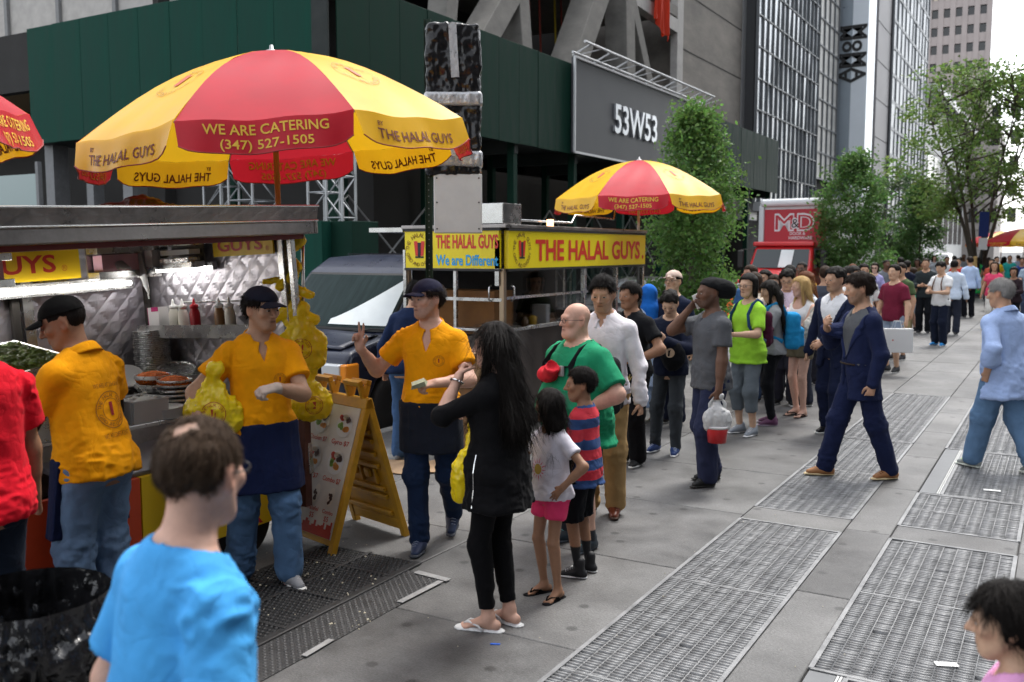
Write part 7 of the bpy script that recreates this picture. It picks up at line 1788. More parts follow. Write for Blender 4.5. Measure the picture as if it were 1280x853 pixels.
def truck(label, loc, rz):
    t = thing('delivery_truck', label, 'truck', loc, (0, 0, rz)); rd = M('truck_red', (.50, .018, .022), .3, coat=.5, spec=.5); wh = M('truck_white', (.66, .68, .70), .4, var=.08, vscale=2)
    cg2 = lambda n, lo, hi, mt, parent=t, **k: (lambda m: (m.b2(lo, hi), m.build(n, mt, parent, **k))[1])(MB())
    bx = cg2('cargo_box', (-1.22, 2.75, .95), (1.22, 9.0, 3.86), wh, bevel=.05); cg2('box_nose', (-1.16, 2.60, 3.60), (1.16, 2.77, 3.83), wh, bevel=.08)
    fp = cg2('front_panel', (-1.04, 2.73, 1.6), (1.04, 2.742, 3.50), M('panel_crimson', (.40, .020, .035), .45), bx)
    for s in (-1, 1): cg2('corner_post', (s * 1.14 - .10, 2.68, .95), (s * 1.14 + .10, 2.80, 3.62), M('alu_post', (.5, .52, .54), .4, metal=.5), bx, bevel=.03)
    V_, w_, Fs_ = text_shape('M&D', .0)
    def lt(s_, cx, cz, h_, w, mat, y, weight): m = MB(); text_on(m, s_, (cx, y, cz), (1, 0, 0), (0, 0, 1), h_, w, weight); return m.build('lettering', mat, fp)
    lt('M', -.36, 2.80, .56, .66, wh, 2.726, .05); lt('M', -.36, 2.82, .52, .60, M('panel_crimson'), 2.720, .0)
    lt('D', .36, 2.80, .56, .58, wh, 2.726, .05); lt('D', .36, 2.82, .52, .50, M('panel_crimson'), 2.720, .0); lt('&', .02, 2.86, .36, .30, wh, 2.716, .05); lt('&', .02, 2.88, .32, .26, M('print_black'), 2.710, .0)
    lt('DOOR &', .10, 2.64, .10, .52, wh, 2.722, .02); lt('HARDWARE', .20, 2.49, .11, .78, wh, 2.722, .02)
    # cab: bonnet, windscreen, doors
    poly = [(0.0, .62), (-.02, 1.20), (.12, 1.36), (1.15, 1.52), (1.55, 2.20), (1.75, 2.32), (2.70, 2.34), (2.70, .6), (1.25, .55), (1.1, .9), (.75, 1.0), (.4, .9), (.28, .55)]
    m = MB(); m.prism(poly, lambda u, v, x: Vector((x * (.86 if u < 1.0 else 1.0) * (1 - .10 * max(0, v - 1.4)), u, v)), -1.04, 1.04); m.build('cab', rd, t, bevel=.09, seg=4, auto=40)
    m = MB(); m.grid(lambda u, v: Vector(((2 * u - 1) * (.92 - .06 * v), 1.17 + .37 * v - .05 * (1 - (2 * u - 1) ** 2) - .02, 1.56 + .60 * v)), 10, 5); wo = m.build('windscreen', _glassv, t, smooth=True)
    m = MB(); m.grid(lambda u, v: Vector((-.02 + .42 * u, 1.135 + .37 * (v * .94 + .03) - .06, 1.58 + .56 * v)), 4, 4); m.build('sun_visor', M('panel_white'), wo)
    cg2('roof_visor', (-1.0, 1.50, 2.26), (1.0, 1.76, 2.40), rd, bevel=.04)
    g = cg2('grille', (-.46, -.06, .86), (.46, .0, 1.24), M('black_trim'), bevel=.02)
    for i in range(9): cg2('grille_bar', (-.42 + i * .1, -.075, .89), (-.40 + i * .1, -.06, 1.21), M('dark_bumper'), g)
    for s in (-1, 1):
        cg2('fender', (s * .86 - .24, .06, .80), (s * .86 + .24, 1.1, 1.20), rd, bevel=.09); cg2('headlight', (s * .86 - .14, .02, .90), (s * .86 + .14, .08, 1.08), _lampg, bevel=.03)
        cg2('side_window', (s * 1.0 - .01, 1.62, 1.58), (s * 1.0 + .012, 2.3, 2.18), _glassv)
        m = cg2('mirror', (s * 1.36 - .10, 1.30, 1.55), (s * 1.36 + .10, 1.42, 2.12), M('black_trim'), bevel=.03); mm = MB(); mm.tube([(s * 1.0, 1.5, 2.15), (s * 1.36, 1.36, 2.15), (s * 1.36, 1.36, 1.5), (s * 1.0, 1.5, 1.5)], .015, 6); mm.build('mirror_arm', M('black_trim'), m)
        for y in (.75, 7.2): wheel(t, (s * .88, y, .50), .50, .26)
    cg2('bumper', (-1.05, -.16, .48), (1.05, .02, .72), M('dark_bumper'), bevel=.04)
p = Dp(960, 300, 29.5); truck('red delivery truck with white M&D lettering on its cargo box', (p.x, p.y, -.14), math.radians(-3))
# ------------------------------------------------------------------ things down the street
p = Dp(1228, 300, 40); bp = thing('banner_pole', 'pole with a dark blue sign and a white sheet near the far crowd', 'pole', (p.x, p.y, 0), (0, 0, YAW))
m = MB(); m.cyl((0, 0, 0), (0, 0, 3.7), .05, n=10); m.build('pole', M('black_trim'), bp); m = MB(); m.b2((-.2, -.09, 2.55), (.2, -.05, 3.6)); m.build('blue_sign', M('sign_blue', (.015, .03, .12), .4), bp); m = MB(); m.b2((-.18, -.09, 2.0), (.18, -.05, 2.5)); m.build('white_sheet', M('paper_white'), bp)
for i, (px, dep, lab) in enumerate(((1252, 46, 'far red umbrella of a street stand by the crowd'), (1280, 40, 'far umbrella at the right edge above the crowd'))):
    p = Dp(px, 300, dep); umbrella(lab, (p.x, p.y, 0), 0, 2.35, 1.6, .55, .3 + i, seed=9 + i, first_red=(i == 0))
p = G(1113, 425); p = Dp(1113, 350, 24); bc = thing('barricade', 'orange and white road barricade showing behind the queue', 'barricade', (p.x - .9, p.y, 0), (0, 0, YAW))
for z in (.55, .95): m = MB(); m.b2((-.5, -.02, z), (.5, .02, z + .25)); m.build('board', M('barricade_orange', (.75, .14, .02), .5), bc)
for x in (-.45, .45): m = MB(); m.b2((x - .03, -.03, 0), (x + .03, .03, 1.25)); m.build('leg', M('sign_white'), bc)
p = Dp(906, 330, 24); cn = thing('traffic_barrel', 'orange traffic barrel standing left of the red truck', 'barrel', (p.x, p.y, -.14)); m = MB(); m.lathe([(.30, 0), (.28, .05), (.25, .4), (.24, .42), (.23, .8), (.20, 1.15), (.08, 1.18), (.0, 1.2)], n=18); m.build('barrel_body', M('barricade_orange'), cn, smooth=True)
for z in (.35, .75): m = MB(); m.lathe([(.262 - z * .05, z), (.255 - z * .05, z + .14)], n=18); m.build('reflective_band', M('sign_white'), cn, smooth=True)
p = Dp(899, 342, 26); m = MB(); m.b2((-.5, -.3, 0), (.5, .3, 1.1)); o = m.build('planter_box', M('pale_stone'), bevel=.03); o.location = (p.x - .3, p.y, -.14); tag(o, 'pale concrete planter block left of the red truck', 'planter')
# ------------------------------------------------------------------ the people
Q_ = 'people waiting in the queue'; S_ = 'food cart servers in yellow shirts'; W_ = 'passers-by on the pavement'
YEL = '#f0a010'; DEN = '#4f6c8e'; DEND = '#26344e'; NAVY = '#1a2240'; BLK = '#131315'
def T_(col, name='t_shirt', **k): d = dict(name=name, col=col, hem=-.09, loose=.011, wr=.009); d.update(k); return d
def P_(col, name='trousers', **k): d = dict(name=name, col=col, wr=.008); d.update(k); return d
def U_(col, name='jacket', **k): d = dict(name=name, col=col, sleeve=1.97, hem=-.21, off=.023, loose=.007, openv=(.14, .40), lapel=False, cuff=.004, wr=.006, flareh=.004, slack=.0); d.update(k); return d
def SH(col, **k): d = dict(col=col); d.update(k); return d
def pos_top(px, ytop, H): p = G(px, ytop, H); return (p.x, p.y, 0)
def emblem_on(o, B, org, right, up, d, r, parent, k):
    f = decal(o, Vector(org) * B.k, right, up, d, .003); m = MB(); disc_on(m, 0, 0, 0, r, 30, r * .955, fn=f); disc_on(m, 0, 0, 0, r * .62, 30, r * .59, fn=f); ring_text(m, 'THE HALAL GUYS', r * .80, r * .22, -1.35, 1.35, f, .0); ring_text(m, 'GYRO AND CHICKEN', r * .80, r * .20, 4.4, 1.9, f, .0, inward=True)
    if k: text_on(m, 'WE ARE AT 53rd & 6th', 0, 0, 0, r * .24, r * 1.9, .0, fn=lambda u, v: f(u, v + r * 1.22)); text_on(m, 'WE ARE DIFFERENT', 0, 0, 0, r * .26, r * 1.8, .0, fn=lambda u, v: f(u, v - r * 1.46))
    m.build('shirt_print', M('print_shirt', (.34, .12, .01), .8), parent)
    m = MB(); m.add([f(-.12 * r, .42 * r), f(.12 * r, .42 * r), f(.09 * r, -.3 * r), f(-.09 * r, -.3 * r)], [(0, 1, 2, 3)]); m.build('shirt_emblem', M('print_maroon', (.30, .02, .02), .8), parent)

# --- servers
r, B, pt = person('server in a black cap and yellow shirt with round emblem on his back', pos=(-4.19, 2.98, 0), H=1.78, phi=-140, hphi=-98, hp=22, lean=9, twist=6, skin='brown', hair=('buzz', 'black'), hat=('cap', '#141414'), group=S_, g=.97,
    top=T_(YEL, 'polo_shirt', collar=True, hem=-.08, loose=.024, off=.022, wr=.011), bottom=P_('#6d87a6', 'jeans', loose=(.014, .024, .03)), apron=dict(name='apron', col=NAVY, z0=-.36, z1=.03, front=.0, off=.05, flare=.01), shoes=SH('#1a1a1a'),
    L=(A(.18, -.42, 1.10), A(.6, .8, -1), A(-.2, .4, -1), 'hold'), R=(A(-.22, -.42, 1.12), A(-.8, .6, -1), A(.2, .4, -1), 'hold'))
emblem_on(pt['polo_shirt'], B, B.T0 + B.TR @ A(-.02, 0, .24), B.TR @ A(-1, 0, 0), B.TR @ A(0, 0, 1), B.TR @ A(0, -1, 0), .095, pt['polo_shirt'], True)
m = MB()   # black sleeve showing below the yellow one
for sg in (1, -1):
    S, E_ = Vector(B.sh[sg] * B.k), Vector(B.el[sg] * B.k); Wv = Vector(B.wr[sg] * B.k); m = MB(); m.tube([S.lerp(E_, .5), S.lerp(E_, .8), E_, E_.lerp(Wv, .18), E_.lerp(Wv, .36)], [.058, .056, .056, .054, .048], 14); m.build('under_sleeve', cloth(BLK), r, smooth=True)
r, B, pt = person('server in a navy cap and yellow shirt holding a yellow plastic bag', px=(332, 728), H=1.78, phi=12, hphi=42, hp=6, skin='olive', hair=('short', 'black'), hat=('cap', '#20222e'), beard=.10, group=S_,
    top=T_(YEL, 'polo_shirt', collar=True, vdepth=.10, hem=.0, loose=.016, off=.014, wr=.011), bottom=P_(DEN, 'jeans', loose=(.010, .020, .032), bunch=1.6), apron=dict(name='apron', col='#1b2444', z0=-.35, z1=.05, front=.02, off=.040, flare=.008), shoes=SH('#84868a', laces='#c8c8c8', sole='#d6d6d2'),
    R=(A(-.38, -.18, 1.00), A(-1, .8, -.3), A(.9, .1, .1), 'fist'), L=(A(.02, -.30, 1.21), A(1, .3, -.9), A(-.4, .3, -.8), 'hold', A(-.9, -.25, -.1)), feet=(A(.12, -.10, 0), A(-.14, .05, 0)), footyaw=(15, -38), glove={1: (.58, .50, .44), -1: (.58, .50, .44)})
emblem_on(pt['polo_shirt'], B, B.T0 + B.TR @ A(.085, 0, .30), B.TR @ A(1, 0, 0), B.TR @ A(0, 0, 1), B.TR @ A(0, 1, 0), .038, pt['polo_shirt'], False)
bp_ = Dp(267, 540, 5.42)
bag('yellow plastic bag with round emblem held by the capped server', bp_, .29, .13, .32, r.rotation_euler.z - R_(8), 5, .9, handles=False)
r, B, pt = person('server in a navy cap and yellow polo shirt raising two fingers', pos=(-3.62, 5.10, 0), H=1.80, phi=-14, hphi=-52, hp=2, hroll=-3, skin='fair', hair=('short', 'dkbrown'), hat=('cap', '#23253a'), beard=.35, group=S_,
    top=T_(YEL, 'polo_shirt', collar=True, vdepth=.13, hem=.0, loose=.012, off=.014, wr=.010), bottom=P_('#1c2a44', 'jeans', loose=(.002, .008, .012)), apron=dict(name='apron', col='#20242e', z0=-.28, z1=.05, front=.03, off=.036, flare=.004), shoes=SH('#22304e', sole='#3a3f48', laces='#8890a0'),
    R=(A(-.42, -.16, 1.33), A(-.6, .3, -1), A(.3, -1, .0), 'peace', A(-.10, -.05, 1)), L=(A(.10, -.27, 1.13), A(1, .4, -.7), A(-.5, .1, -.8), 'hold', A(-.8, -.5, -.1)), feet=(A(.08, .30, .07), A(-.06, -.10, 0)), footyaw=(5, 0))
emblem_on(pt['polo_shirt'], B, B.T0 + B.TR @ A(.085, 0, .32), B.TR @ A(1, 0, 0), B.TR @ A(0, 0, 1), B.TR @ A(0, 1, 0), .036, pt['polo_shirt'], False)
hb = Vector((B.wr[1] + B.hd[1] * .10) * B.k); t = thing('banknotes', 'folded wad of green banknotes in the hand of the gesturing server', 'money', r.location + Matrix.Rotation(r.rotation_euler.z, 3, 'Z') @ hb, (R_(20), R_(-15), r.rotation_euler.z))
for i in range(5): m = MB(); m.box((0, -.02, .012 + i * .006), (.10 - .004 * i, .060, .004), Matrix.Rotation(.06 * i, 3, 'Z')); m.build('banknote', M('banknote', (.33, .35, .24), .8, var=.2, vscale=60), t)

# --- foreground
r, B, pt = person('man in a light blue t-shirt with thinning hair, back turned in the foreground', pos=(-1.578, 1.25, 0), H=1.655, phi=114, hphi=142, hp=8, lean=9, g=1.0, skin='fair', hair=('ring', 'ltbrown'), res=.0068, nstr=12000, group=W_, top=T_('#4aa0e0', wr=.008, loose=.022, sleeve=.70), bottom=P_('#3a4250'), shoes=SH('#3a3a3a'), glasses='clear', face=False)
person('man in a red t-shirt and dark jeans at the left edge', pos=(-3.94, 2.25, 0), H=1.80, phi=-150, hphi=-160, skin='brown', hair=('buzz', 'black'), group=Q_, top=T_('#d4182a', wr=.009, loose=.02, off=.018), bottom=P_('#1e2634', 'jeans'), shoes=SH('#303030'), L='down', R=(A(-.30, -.10, .86), A(-.3, 1, 0), A(1, .1, 0), 'relax'), face=False)
r, B, pt = person('small girl with dark tied hair and a pink top in the lower right corner', pos=(-.07, 2.66, 0), H=1.15, phi=-92, hphi=-86, hp=6, sex='c', hs=1.28, skin='asian', hair=('pony', 'black'), nstr=5000, res=.0062, group=W_, top=T_('#e0a0cc', sleeve=.5), bottom=P_('#4a4a60', end=.8), shoes=SH('#c0c0c8'))

# --- the group at the cart
r, B, pt = person('woman in a black tunic and leggings with very long dark hair', pos=(-2.53, 4.16, 0), H=1.62, phi=-118, hphi=-105, hp=4, sex='f', g=1.10, belly=.01, skin='fair', hair=('long', 'black'), nstr=6500, group=Q_,
    top=T_(BLK, 'tunic', hem=-.21, sleeve=1.02, loose=.014, off=.015, wr=.010, flareh=.004, cuff=.008), bottom=P_('#111113', 'leggings', off=.006, loose=(0, 0, 0), end=1.88, wr=.004), shoes=SH('#d8d8d8', flop=True, strap='#d8d8d8'), L=(A(.10, -.19, 1.46), A(.5, -.7, -1), A(-.6, .6, 0), 'fist'), R=(A(-.16, -.26, 1.20), A(-1, .4, -.6), A(.8, .3, 0), 'hold'), feet=(A(.075, -.02, 0), A(-.075, .04, 0)), limb=.94)
wv = Vector(B.wr[1] * B.k); d = Vector(B.hd[1]); m = MB(); u = d.orthogonal().normalized(); v = d.cross(u)
m.tube([wv - d * .03 + (u * math.cos(a) + v * math.sin(a)) * .034 for a in [i * 2 * math.pi / 14 for i in range(15)]], .006, 6); m.build('bracelet', M('chrome'), r, smooth=True)
zp = MB(); f = decal(pt['tunic'], Vector(B.T0) * B.k, (0, 1, 0), (0, 0, 1), (-1, 0, 0), .004); zp.tube([f(-.045 + .02 * i / 9, -.30 + .045 * i) for i in range(10)], .0035, 5); zp.build('zip', M('chrome'), pt['tunic'])
bag('yellow plastic bag hanging in front of the woman in black', Vector((-2.86, 4.42, .60)), .24, .09, .36, R_(75), 9, .5, emblem=False, handles=False)
r, B, pt = person('big bald man in a green t-shirt with glasses and a backpack', pos=(-2.79, 5.62, 0), H=1.65, phi=-48, hphi=-62, hp=2, g=1.30, belly=.07, skin='fair', hair=None, glasses='clear', group=Q_, top=T_('#238a62', hem=-.17, loose=.045, off=.022, wr=.011, sleeve=.80, flareh=.01), bottom=P_('#262c40', 'shorts', end=.95, loose=(.01, .035, .04)), shoes=SH('#23303a', sole='#404850', laces='#60a0a0'), socks=(.16, '#20242c'), L='hip', R='down', feet=(A(.14, 0, 0), A(-.12, .02, 0)), limb=1.02)
BALD = (r, B)
def local_thing(r, name, label, cat, group=None):
    return thing(name, label, cat, r.location, (0, 0, r.rotation_euler.z), group)
def backpack(rb, label, col, straps, w=.30, h=.42, d=.15, down=.03, one=False, col2=None):
    r, B = rb; t = local_thing(r, 'backpack', label, 'backpack', 'backpacks'); c = B.T0 + B.TR @ A(0, .115 * B.g + d / 2 + .02, .25 - down); F = Field((c - .35), (c + .35), .013); F.rbox(c, (w / 2, d / 2, h / 2), B.TR, r=.06); F.rbox(c + B.TR @ A(0, d / 2 + .01, -h * .16), (w * .38, .035, h * .26), B.TR, r=.03, k=.015); F.wrinkle(.006, 14, 14, 14, 2); V, Q = F.mesh(); bo = mesh_np('pack_body', V * B.k, Q, cloth(col), t)
    if col2: f = MB(); P = lambda x, y, z: Vector((c + B.TR @ A(x, y, z)) * B.k); f.tube([P(-w * .4, d / 2 + .045, .0), P(0, d / 2 + .06, .01), P(w * .4, d / 2 + .045, .0)], .008, 6); f.build('zip_line', cloth(col2), t, smooth=True)
    for sg in ((1, -1) if not one else (one,)):
        T = lambda x, y, z: Vector((B.T0 + B.TR @ A(x, y, z)) * B.k); g = B.g; x = .105 * (1 + (g - 1) * .6) * sg
        m = MB(); m.tube([T(x, .15 * g, .40), T(x, .09, .515), T(x, .02, .545), T(x * 1.04, -.07 * g, .50), T(x * 1.10, -.135 * g - .012, .40), T(x * 1.25, -.135 * g - .01, .28), T(x * 1.55, -.05, .16), T(x * 1.5, .11 * g, .10)], .024, 10, .32, side=tuple(B.TR @ A(1, 0, 0))); m.build('strap', cloth(straps), t, smooth=True)
    return t
t = backpack(BALD, 'dark backpack worn by the big bald man', '#1b1c20', '#1b1c20')
TT = lambda x, y, z: Vector((B.T0 + B.TR @ A(x, y, z)) * B.k); m = MB(); m.tube([TT(.14, -.185, .40), TT(0, -.20, .385), TT(-.14, -.185, .40)], .012, 8, .4); m.build('chest_strap', cloth('#1b1c20'), t, smooth=True); m = MB(); m.b2(tuple(TT(.05, -.225, .33)), tuple(TT(.09, -.205, .40))); m.build('buckle', M('pale_metal'), t)
c = B.T0 + B.TR @ A(-.055, -.225, .335); F = Field(c - .2, c + .2, .009); F.ell(c, (.085, .07, .06), rotz(.3) @ rotx(.5)); F.cone(c + A(.06, -.03, .02), c + A(.10, -.05, .06), .05, .055, .02); F.ell(c + A(.115, -.06, .075), (.05, .05, .035), k=.02, op='s'); F.wrinkle(.005, 20, 20, 20, 3); V, Q = F.mesh(); o = mesh_np('baseball_hat', V * B.k, Q, cloth('#d0303c')); o.location = r.location; o.rotation_euler = r.rotation_euler; tag(o, 'red cap clipped to the chest strap of the big bald man', 'cap')
r, B, pt = person('boy with short black hair in a red and blue striped shirt', pos=(-2.50, 5.12, 0), H=1.29, phi=-112, hphi=-84, hp=4, sex='c', hs=1.20, skin='brown', hair=('short', 'black'), group=Q_, top=T_('#c83c48', sleeve=.85, hem=-.13, loose=.02), bottom=P_('#16181c', 'plaid_shorts', end=1.02, loose=(.02, .035, .04)), shoes=SH('#131418', high=.05, sole='#d8d8d8', laces='#c8c8c8'), socks=(.28, '#17181c'), L='down', R='down')
def stripes(o, cols, pitch, z0):
    """knitted-in horizontal stripes: faces of the cloth take the yarn colour of their height"""
    me = o.data
    for c in cols: me.materials.append(cloth(c))
    z = np.array([p.center[2] for p in me.polygons]); idx = (np.floor((z - z0) / pitch).astype(int) % (len(cols) + 1)); me.polygons.foreach_set('material_index', idx.astype(np.int32))
stripes(pt['t_shirt'], ['#38507e'], .062, 0)
r, B, pt = person('girl in a white sun print t-shirt and pink shorts with long black hair', pos=(-2.50, 4.70, 0), H=1.21, phi=-48, hphi=-128, hp=2, sex='c', hs=1.20, skin='brown', hair=('long', 'black'), nstr=3600, group=Q_, top=T_('#d6d2dc', hem=-.06, sleeve=.55, loose=.018), bottom=P_('#e0406e', 'shorts', end=.52, loose=(.014, .028, .036)), shoes=SH('#1a1a1c', flop=True, strap='#101010'), L=(A(.215, -.06, 1.00), A(1, .5, .0), A(-.6, .2, -.6), 'open'), R=(A(-.12, -.26, 1.14), A(-1, .2, -.6), A(.5, .3, 0), 'relax'), face=False)
f = decal(pt['t_shirt'], Vector(B.T0 + B.TR @ A(0, 0, .20)) * B.k, B.TR @ A(1, 0, 0), B.TR @ A(0, 0, 1), B.TR @ A(0, 1, 0), .003); m = MB(); disc_on(m, 0, 0, 0, .030, 18, fn=f); m.build('sun_print', M('print_gold', (.42, .30, .06), .8), pt['t_shirt']); m = MB()
for i in range(14): a = i * .4488; m.add([f(.036 * math.cos(a - .1), .036 * math.sin(a - .1)), f(.036 * math.cos(a + .1), .036 * math.sin(a + .1)), f((.062 + .012 * (i % 2)) * math.cos(a), (.062 + .012 * (i % 2)) * math.sin(a))], [(0, 1, 2)])
m.build('sun_rays_print', M('print_pink', (.55, .10, .18), .8), pt['t_shirt'])
person('man with slick dark hair in a white shirt and khaki trousers', pos=(-2.97, 6.42, 0), H=1.81, phi=-14, hphi=-14, hp=16, skin='olive', hair=('short', 'black'), beard=.28, group=Q_, top=T_('#e4e0e6', 'dress_shirt', collar=True, vdepth=.05, sleeve=1.95, hem=-.10, loose=.012, cuff=.012), bottom=P_('#a5875c', 'khakis', loose=(.008, .016, .024)), shoes=SH('#6a3420', sole='#3a2418', laces='#3a2018', rough=.35), L='down', R='down')
r, B, pt = person('man with a moustache in a black polo shirt, hand on his hip', pos=(-3.45, 8.05, 0), H=1.70, phi=-36, hphi=-44, hp=4, g=1.06, belly=.02, skin='brown', hair=('short', 'black'), beard=.12, group=Q_, top=T_('#17181b', 'polo_shirt', collar=True, vdepth=.06, hem=-.06, loose=.02), bottom=P_('#121214', loose=(.012, .022, .03)), shoes=SH('#131313'), L=(A(.175, -.15, 1.04), A(1, .6, .1), A(-.5, .5, -.5), 'open', A(-.9, -.4, -.05)), R='down')
m = MB(); q = Vector((B.T0 + B.TR @ A(.09, -.15, -.03)) * B.k)
for i in range(5): m.box(q + Vector((.012 * (i - 2), -.01, -.03 - .012 * (i % 3))), (.008, .006, .07), Matrix.Rotation(.3 * (i - 2), 3, 'Y'))
m.build('key_ring', M('brass', (.5, .38, .15), .3, metal=.9), r)
r, B, pt = person('youth looking down in a black jacket and grey jeans with blue sneakers', px=(836, 566), H=1.62, phi=-20, hphi=-12, hp=34, sex='m', g=.94, skin='asian', hair=('crop', 'black'), group=Q_, top=T_('#1a1f30', 'hoodie', sleeve=1.95, hem=-.08, loose=.02), bottom=P_('#3c4044', 'jeans', loose=(.0, .006, .010)), shoes=SH('#1f3a6e', sole='#d8d8d8', laces='#c8d0e0'), feet=(A(.09, -.04, 0), A(-.16, .02, 0)), L='phone', R='phone')
c = B.T0 + B.TR @ A(.10, -.20, .14); F = Field(c - .3, c + .3, .014); F.ell(c, (.13, .08, .16), k=0); F.cone(c, c + A(-.12, .02, .12), .07, .05, .05); F.wrinkle(.014, 12, 12, 12, 4); V, Q = F.mesh(); o = mesh_np('carried_jacket', V * B.k, Q, cloth('#141518')); o.location = r.location; o.rotation_euler = r.rotation_euler; tag(o, 'black jacket carried over the arm of the youth looking down', 'jacket')
f = decal(o, Vector(c + A(0, 0, .04)) * B.k, (1, 0, 0), (0, 0, 1), (0, 1, 0), .006); m = MB(); disc_on(m, 0, 0, 0, .045, 18, fn=f); m.build('round_badge', M('badge_tan', (.42, .30, .20), .6), o)
person('man in a beige cap and glasses looking up behind the youth', pos=pos_top(842, 339, 1.76), H=1.76, phi=-30, hphi=-30, hp=-6, skin='asian', hair=('short', 'black'), hat=('cap', '#c9b3a6'), glasses='clear', group=Q_, top=T_('#1b2236', 'sweatshirt', sleeve=1.95), bottom=P_('#23283a'), shoes=SH('#202020'))
person('woman in a bright blue headscarf behind the black polo shirt', pos=pos_top(812, 354, 1.62), H=1.60, phi=-150, sex='f', skin='olive', hair=None, hat=('hijab', '#2268c0'), group=Q_, top=T_('#a9bcd8', 'long_dress', sleeve=1.95, hem=-.45, flareh=.03), bottom=dict(name='skirt', col='#9db4d4', kind='skirt', z0=-.72, z1=.05, flare=.06), shoes=SH('#4a3020', flop=True), face=False)
r, B, pt = person('man in a grey v-neck t-shirt and black slouch beanie talking on a phone', pos=(-2.58, 7.74, 0), H=1.76, phi=-62, hphi=-66, hp=4, skin='dark', hair=None, hat=('beanie', '#17181a'), beard=.5, group=Q_, top=T_('#54565a', vdepth=.05, hem=-.10, loose=.012, sleeve=.62, off=.018), bottom=P_('#2b3048', 'work_trousers', loose=(.014, .028, .034), bunch=1.4), shoes=SH('#1d1e1e', high=.05, sole='#2a2a28', laces='#303030'), L=(A(.24, -.05, .82), A(.2, 1, 0), A(-1, .1, 0), 'hold'), R=(A(-.12, -.14, 1.50), A(-.5, -.8, -1), A(1, .2, 0), 'hold'), feet=(A(.10, -.06, 0), A(-.10, .08, 0)))
hw = r.location + Matrix.Rotation(r.rotation_euler.z, 3, 'Z') @ Vector((B.wr[-1] + B.hd[-1] * .09 + B.hn[-1] * .02) * B.k); m = MB(); m.box((0, 0, 0), (.008, .065, .13)); o = m.build('phone', M('white_card'), bevel=.004); o.location = hw; o.rotation_euler = (R_(25), 0, r.rotation_euler.z); tag(o, 'white phone held to the ear of the man in the beanie', 'phone')
hw = r.location + Matrix.Rotation(r.rotation_euler.z, 3, 'Z') @ Vector((B.wr[1] + A(0, -.01, -.09)) * B.k)
bag('white plastic carrier bag hanging from the hand of the man in the beanie', Vector((hw.x, hw.y, hw.z - .25)), .21, .12, .25, R_(35), 12, .5, mat=M('white_plastic', (.66, .66, .66), .35, transl=.25), group='carrier bags', emblem=False)
t = thing('red_cup', 'red bucket cup at the bottom of the white carrier bag', 'cup', Vector((hw.x + .01, hw.y - .02, hw.z - .345))); m = MB(); m.lathe([(.0, 0), (.075, 0), (.088, .13), (.086, .135)], n=20); m.build('cup_body', M('cup_red', (.50, .02, .025), .35), t, smooth=True); m = MB(); m.lathe([(.089, .118), (.091, .128), (.089, .138)], n=20); m.build('cup_rim', M('white_plastic'), t, smooth=True)
# --- further back in the queue
r, B, pt = person('young woman in a lime green t-shirt with glasses and a shoulder bag', px=(932, 543), H=1.74, phi=-40, hphi=-34, hp=4, sex='f', g=.98, skin='asian', hair=('bob', 'black'), glasses='clear', group=Q_, top=T_('#93c83a', sleeve=.8, hem=-.14, loose=.025), bottom=P_('#626a70', 'capri_trousers', end=1.55, loose=(.008, .012, .02)), shoes=SH('#8a9098', sole='#e0e0e0', laces='#e0e0e0'), L='front', R='front')
backpack((r, B), 'maroon and navy backpack of the young woman in lime green', '#4a1c34', '#2c4870', w=.26, h=.40)
r, B, pt = person('young woman in a grey t-shirt and black trousers looking down', pos=(-2.86, 10.75, 0), H=1.66, phi=-84, hphi=-80, hp=24, sex='f', g=.95, skin='asian', hair=('long', 'black'), nstr=900, group=Q_, top=T_('#8e9092', sleeve=.75, hem=-.06), bottom=P_('#17181c', off=.008, loose=(0, .004, .006)), shoes=SH('#5a3050', sole='#b0a0b0'), L='phone', R='phone')
backpack((r, B), 'bright blue backpack of the young woman in grey', '#2484b8', '#2484b8', w=.30, h=.44, d=.18)
r, B, pt = person('blonde woman in a white tank top and olive shorts with arms folded', pos=(-2.72, 11.5, 0), H=1.68, phi=-42, hphi=-70, hp=6, sex='f', skin='fair', hair=('long', 'blond'), nstr=1500, group=Q_, top=T_('#dcdad8', 'tank_top', sleeve=0, neck='tank', hem=-.02, wr=.005), bottom=P_('#6c6450', 'shorts', end=.42, loose=(.012, .03, .03)), shoes=SH('#2a2220', flop=True, strap='#1a1414'), L='cross', R='cross', feet=(A(.07, 0, 0), A(-.07, .03, 0)))
bag('cream leather handbag on the arm of the blonde woman', Vector((-2.48, 11.36, .98)), .34, .12, .34, R_(30), 15, .7, mat=M('cream_leather', (.55, .50, .42), .5), group='handbags', emblem=False, name='handbag', cat='handbag')
person('man in a pale pink shirt and glasses behind the blonde woman', pos=pos_top(985, 336, 1.76), H=1.76, phi=-10, hphi=-6, hp=24, skin='asian', hair=('crop', 'black'), glasses='clear', group=Q_, top=T_('#d8c8d8', 'dress_shirt', collar=True, sleeve=1.95), bottom=P_('#30303a'), shoes=SH('#202020'), L='phone', R='phone')
r, B, pt = person('young man with black hair in a navy suit and white shirt facing the camera', pos=(-2.12, 10.48, 0), H=1.81, phi=-34, hphi=-46, hp=6, skin='olive', hair=('crop', 'black'), beard=.3, group=W_, top=T_('#dcdcdf', 'dress_shirt', collar=True, sleeve=0, hem=.06, vdepth=.03), outer=U_('#1b2138'), bottom=P_('#1b2138', loose=(.006, .012, .020)), shoes=SH('#141416', rough=.3), L=(A(.10, -.34, 1.02), A(1, .5, -.6), A(-.6, .2, -.5), 'relax'), R='down', feet=(A(.08, -.05, 0), A(-.10, .06, 0)))
lapels((r, B), pt['jacket'], (.14, .40), cloth('#20273f'))
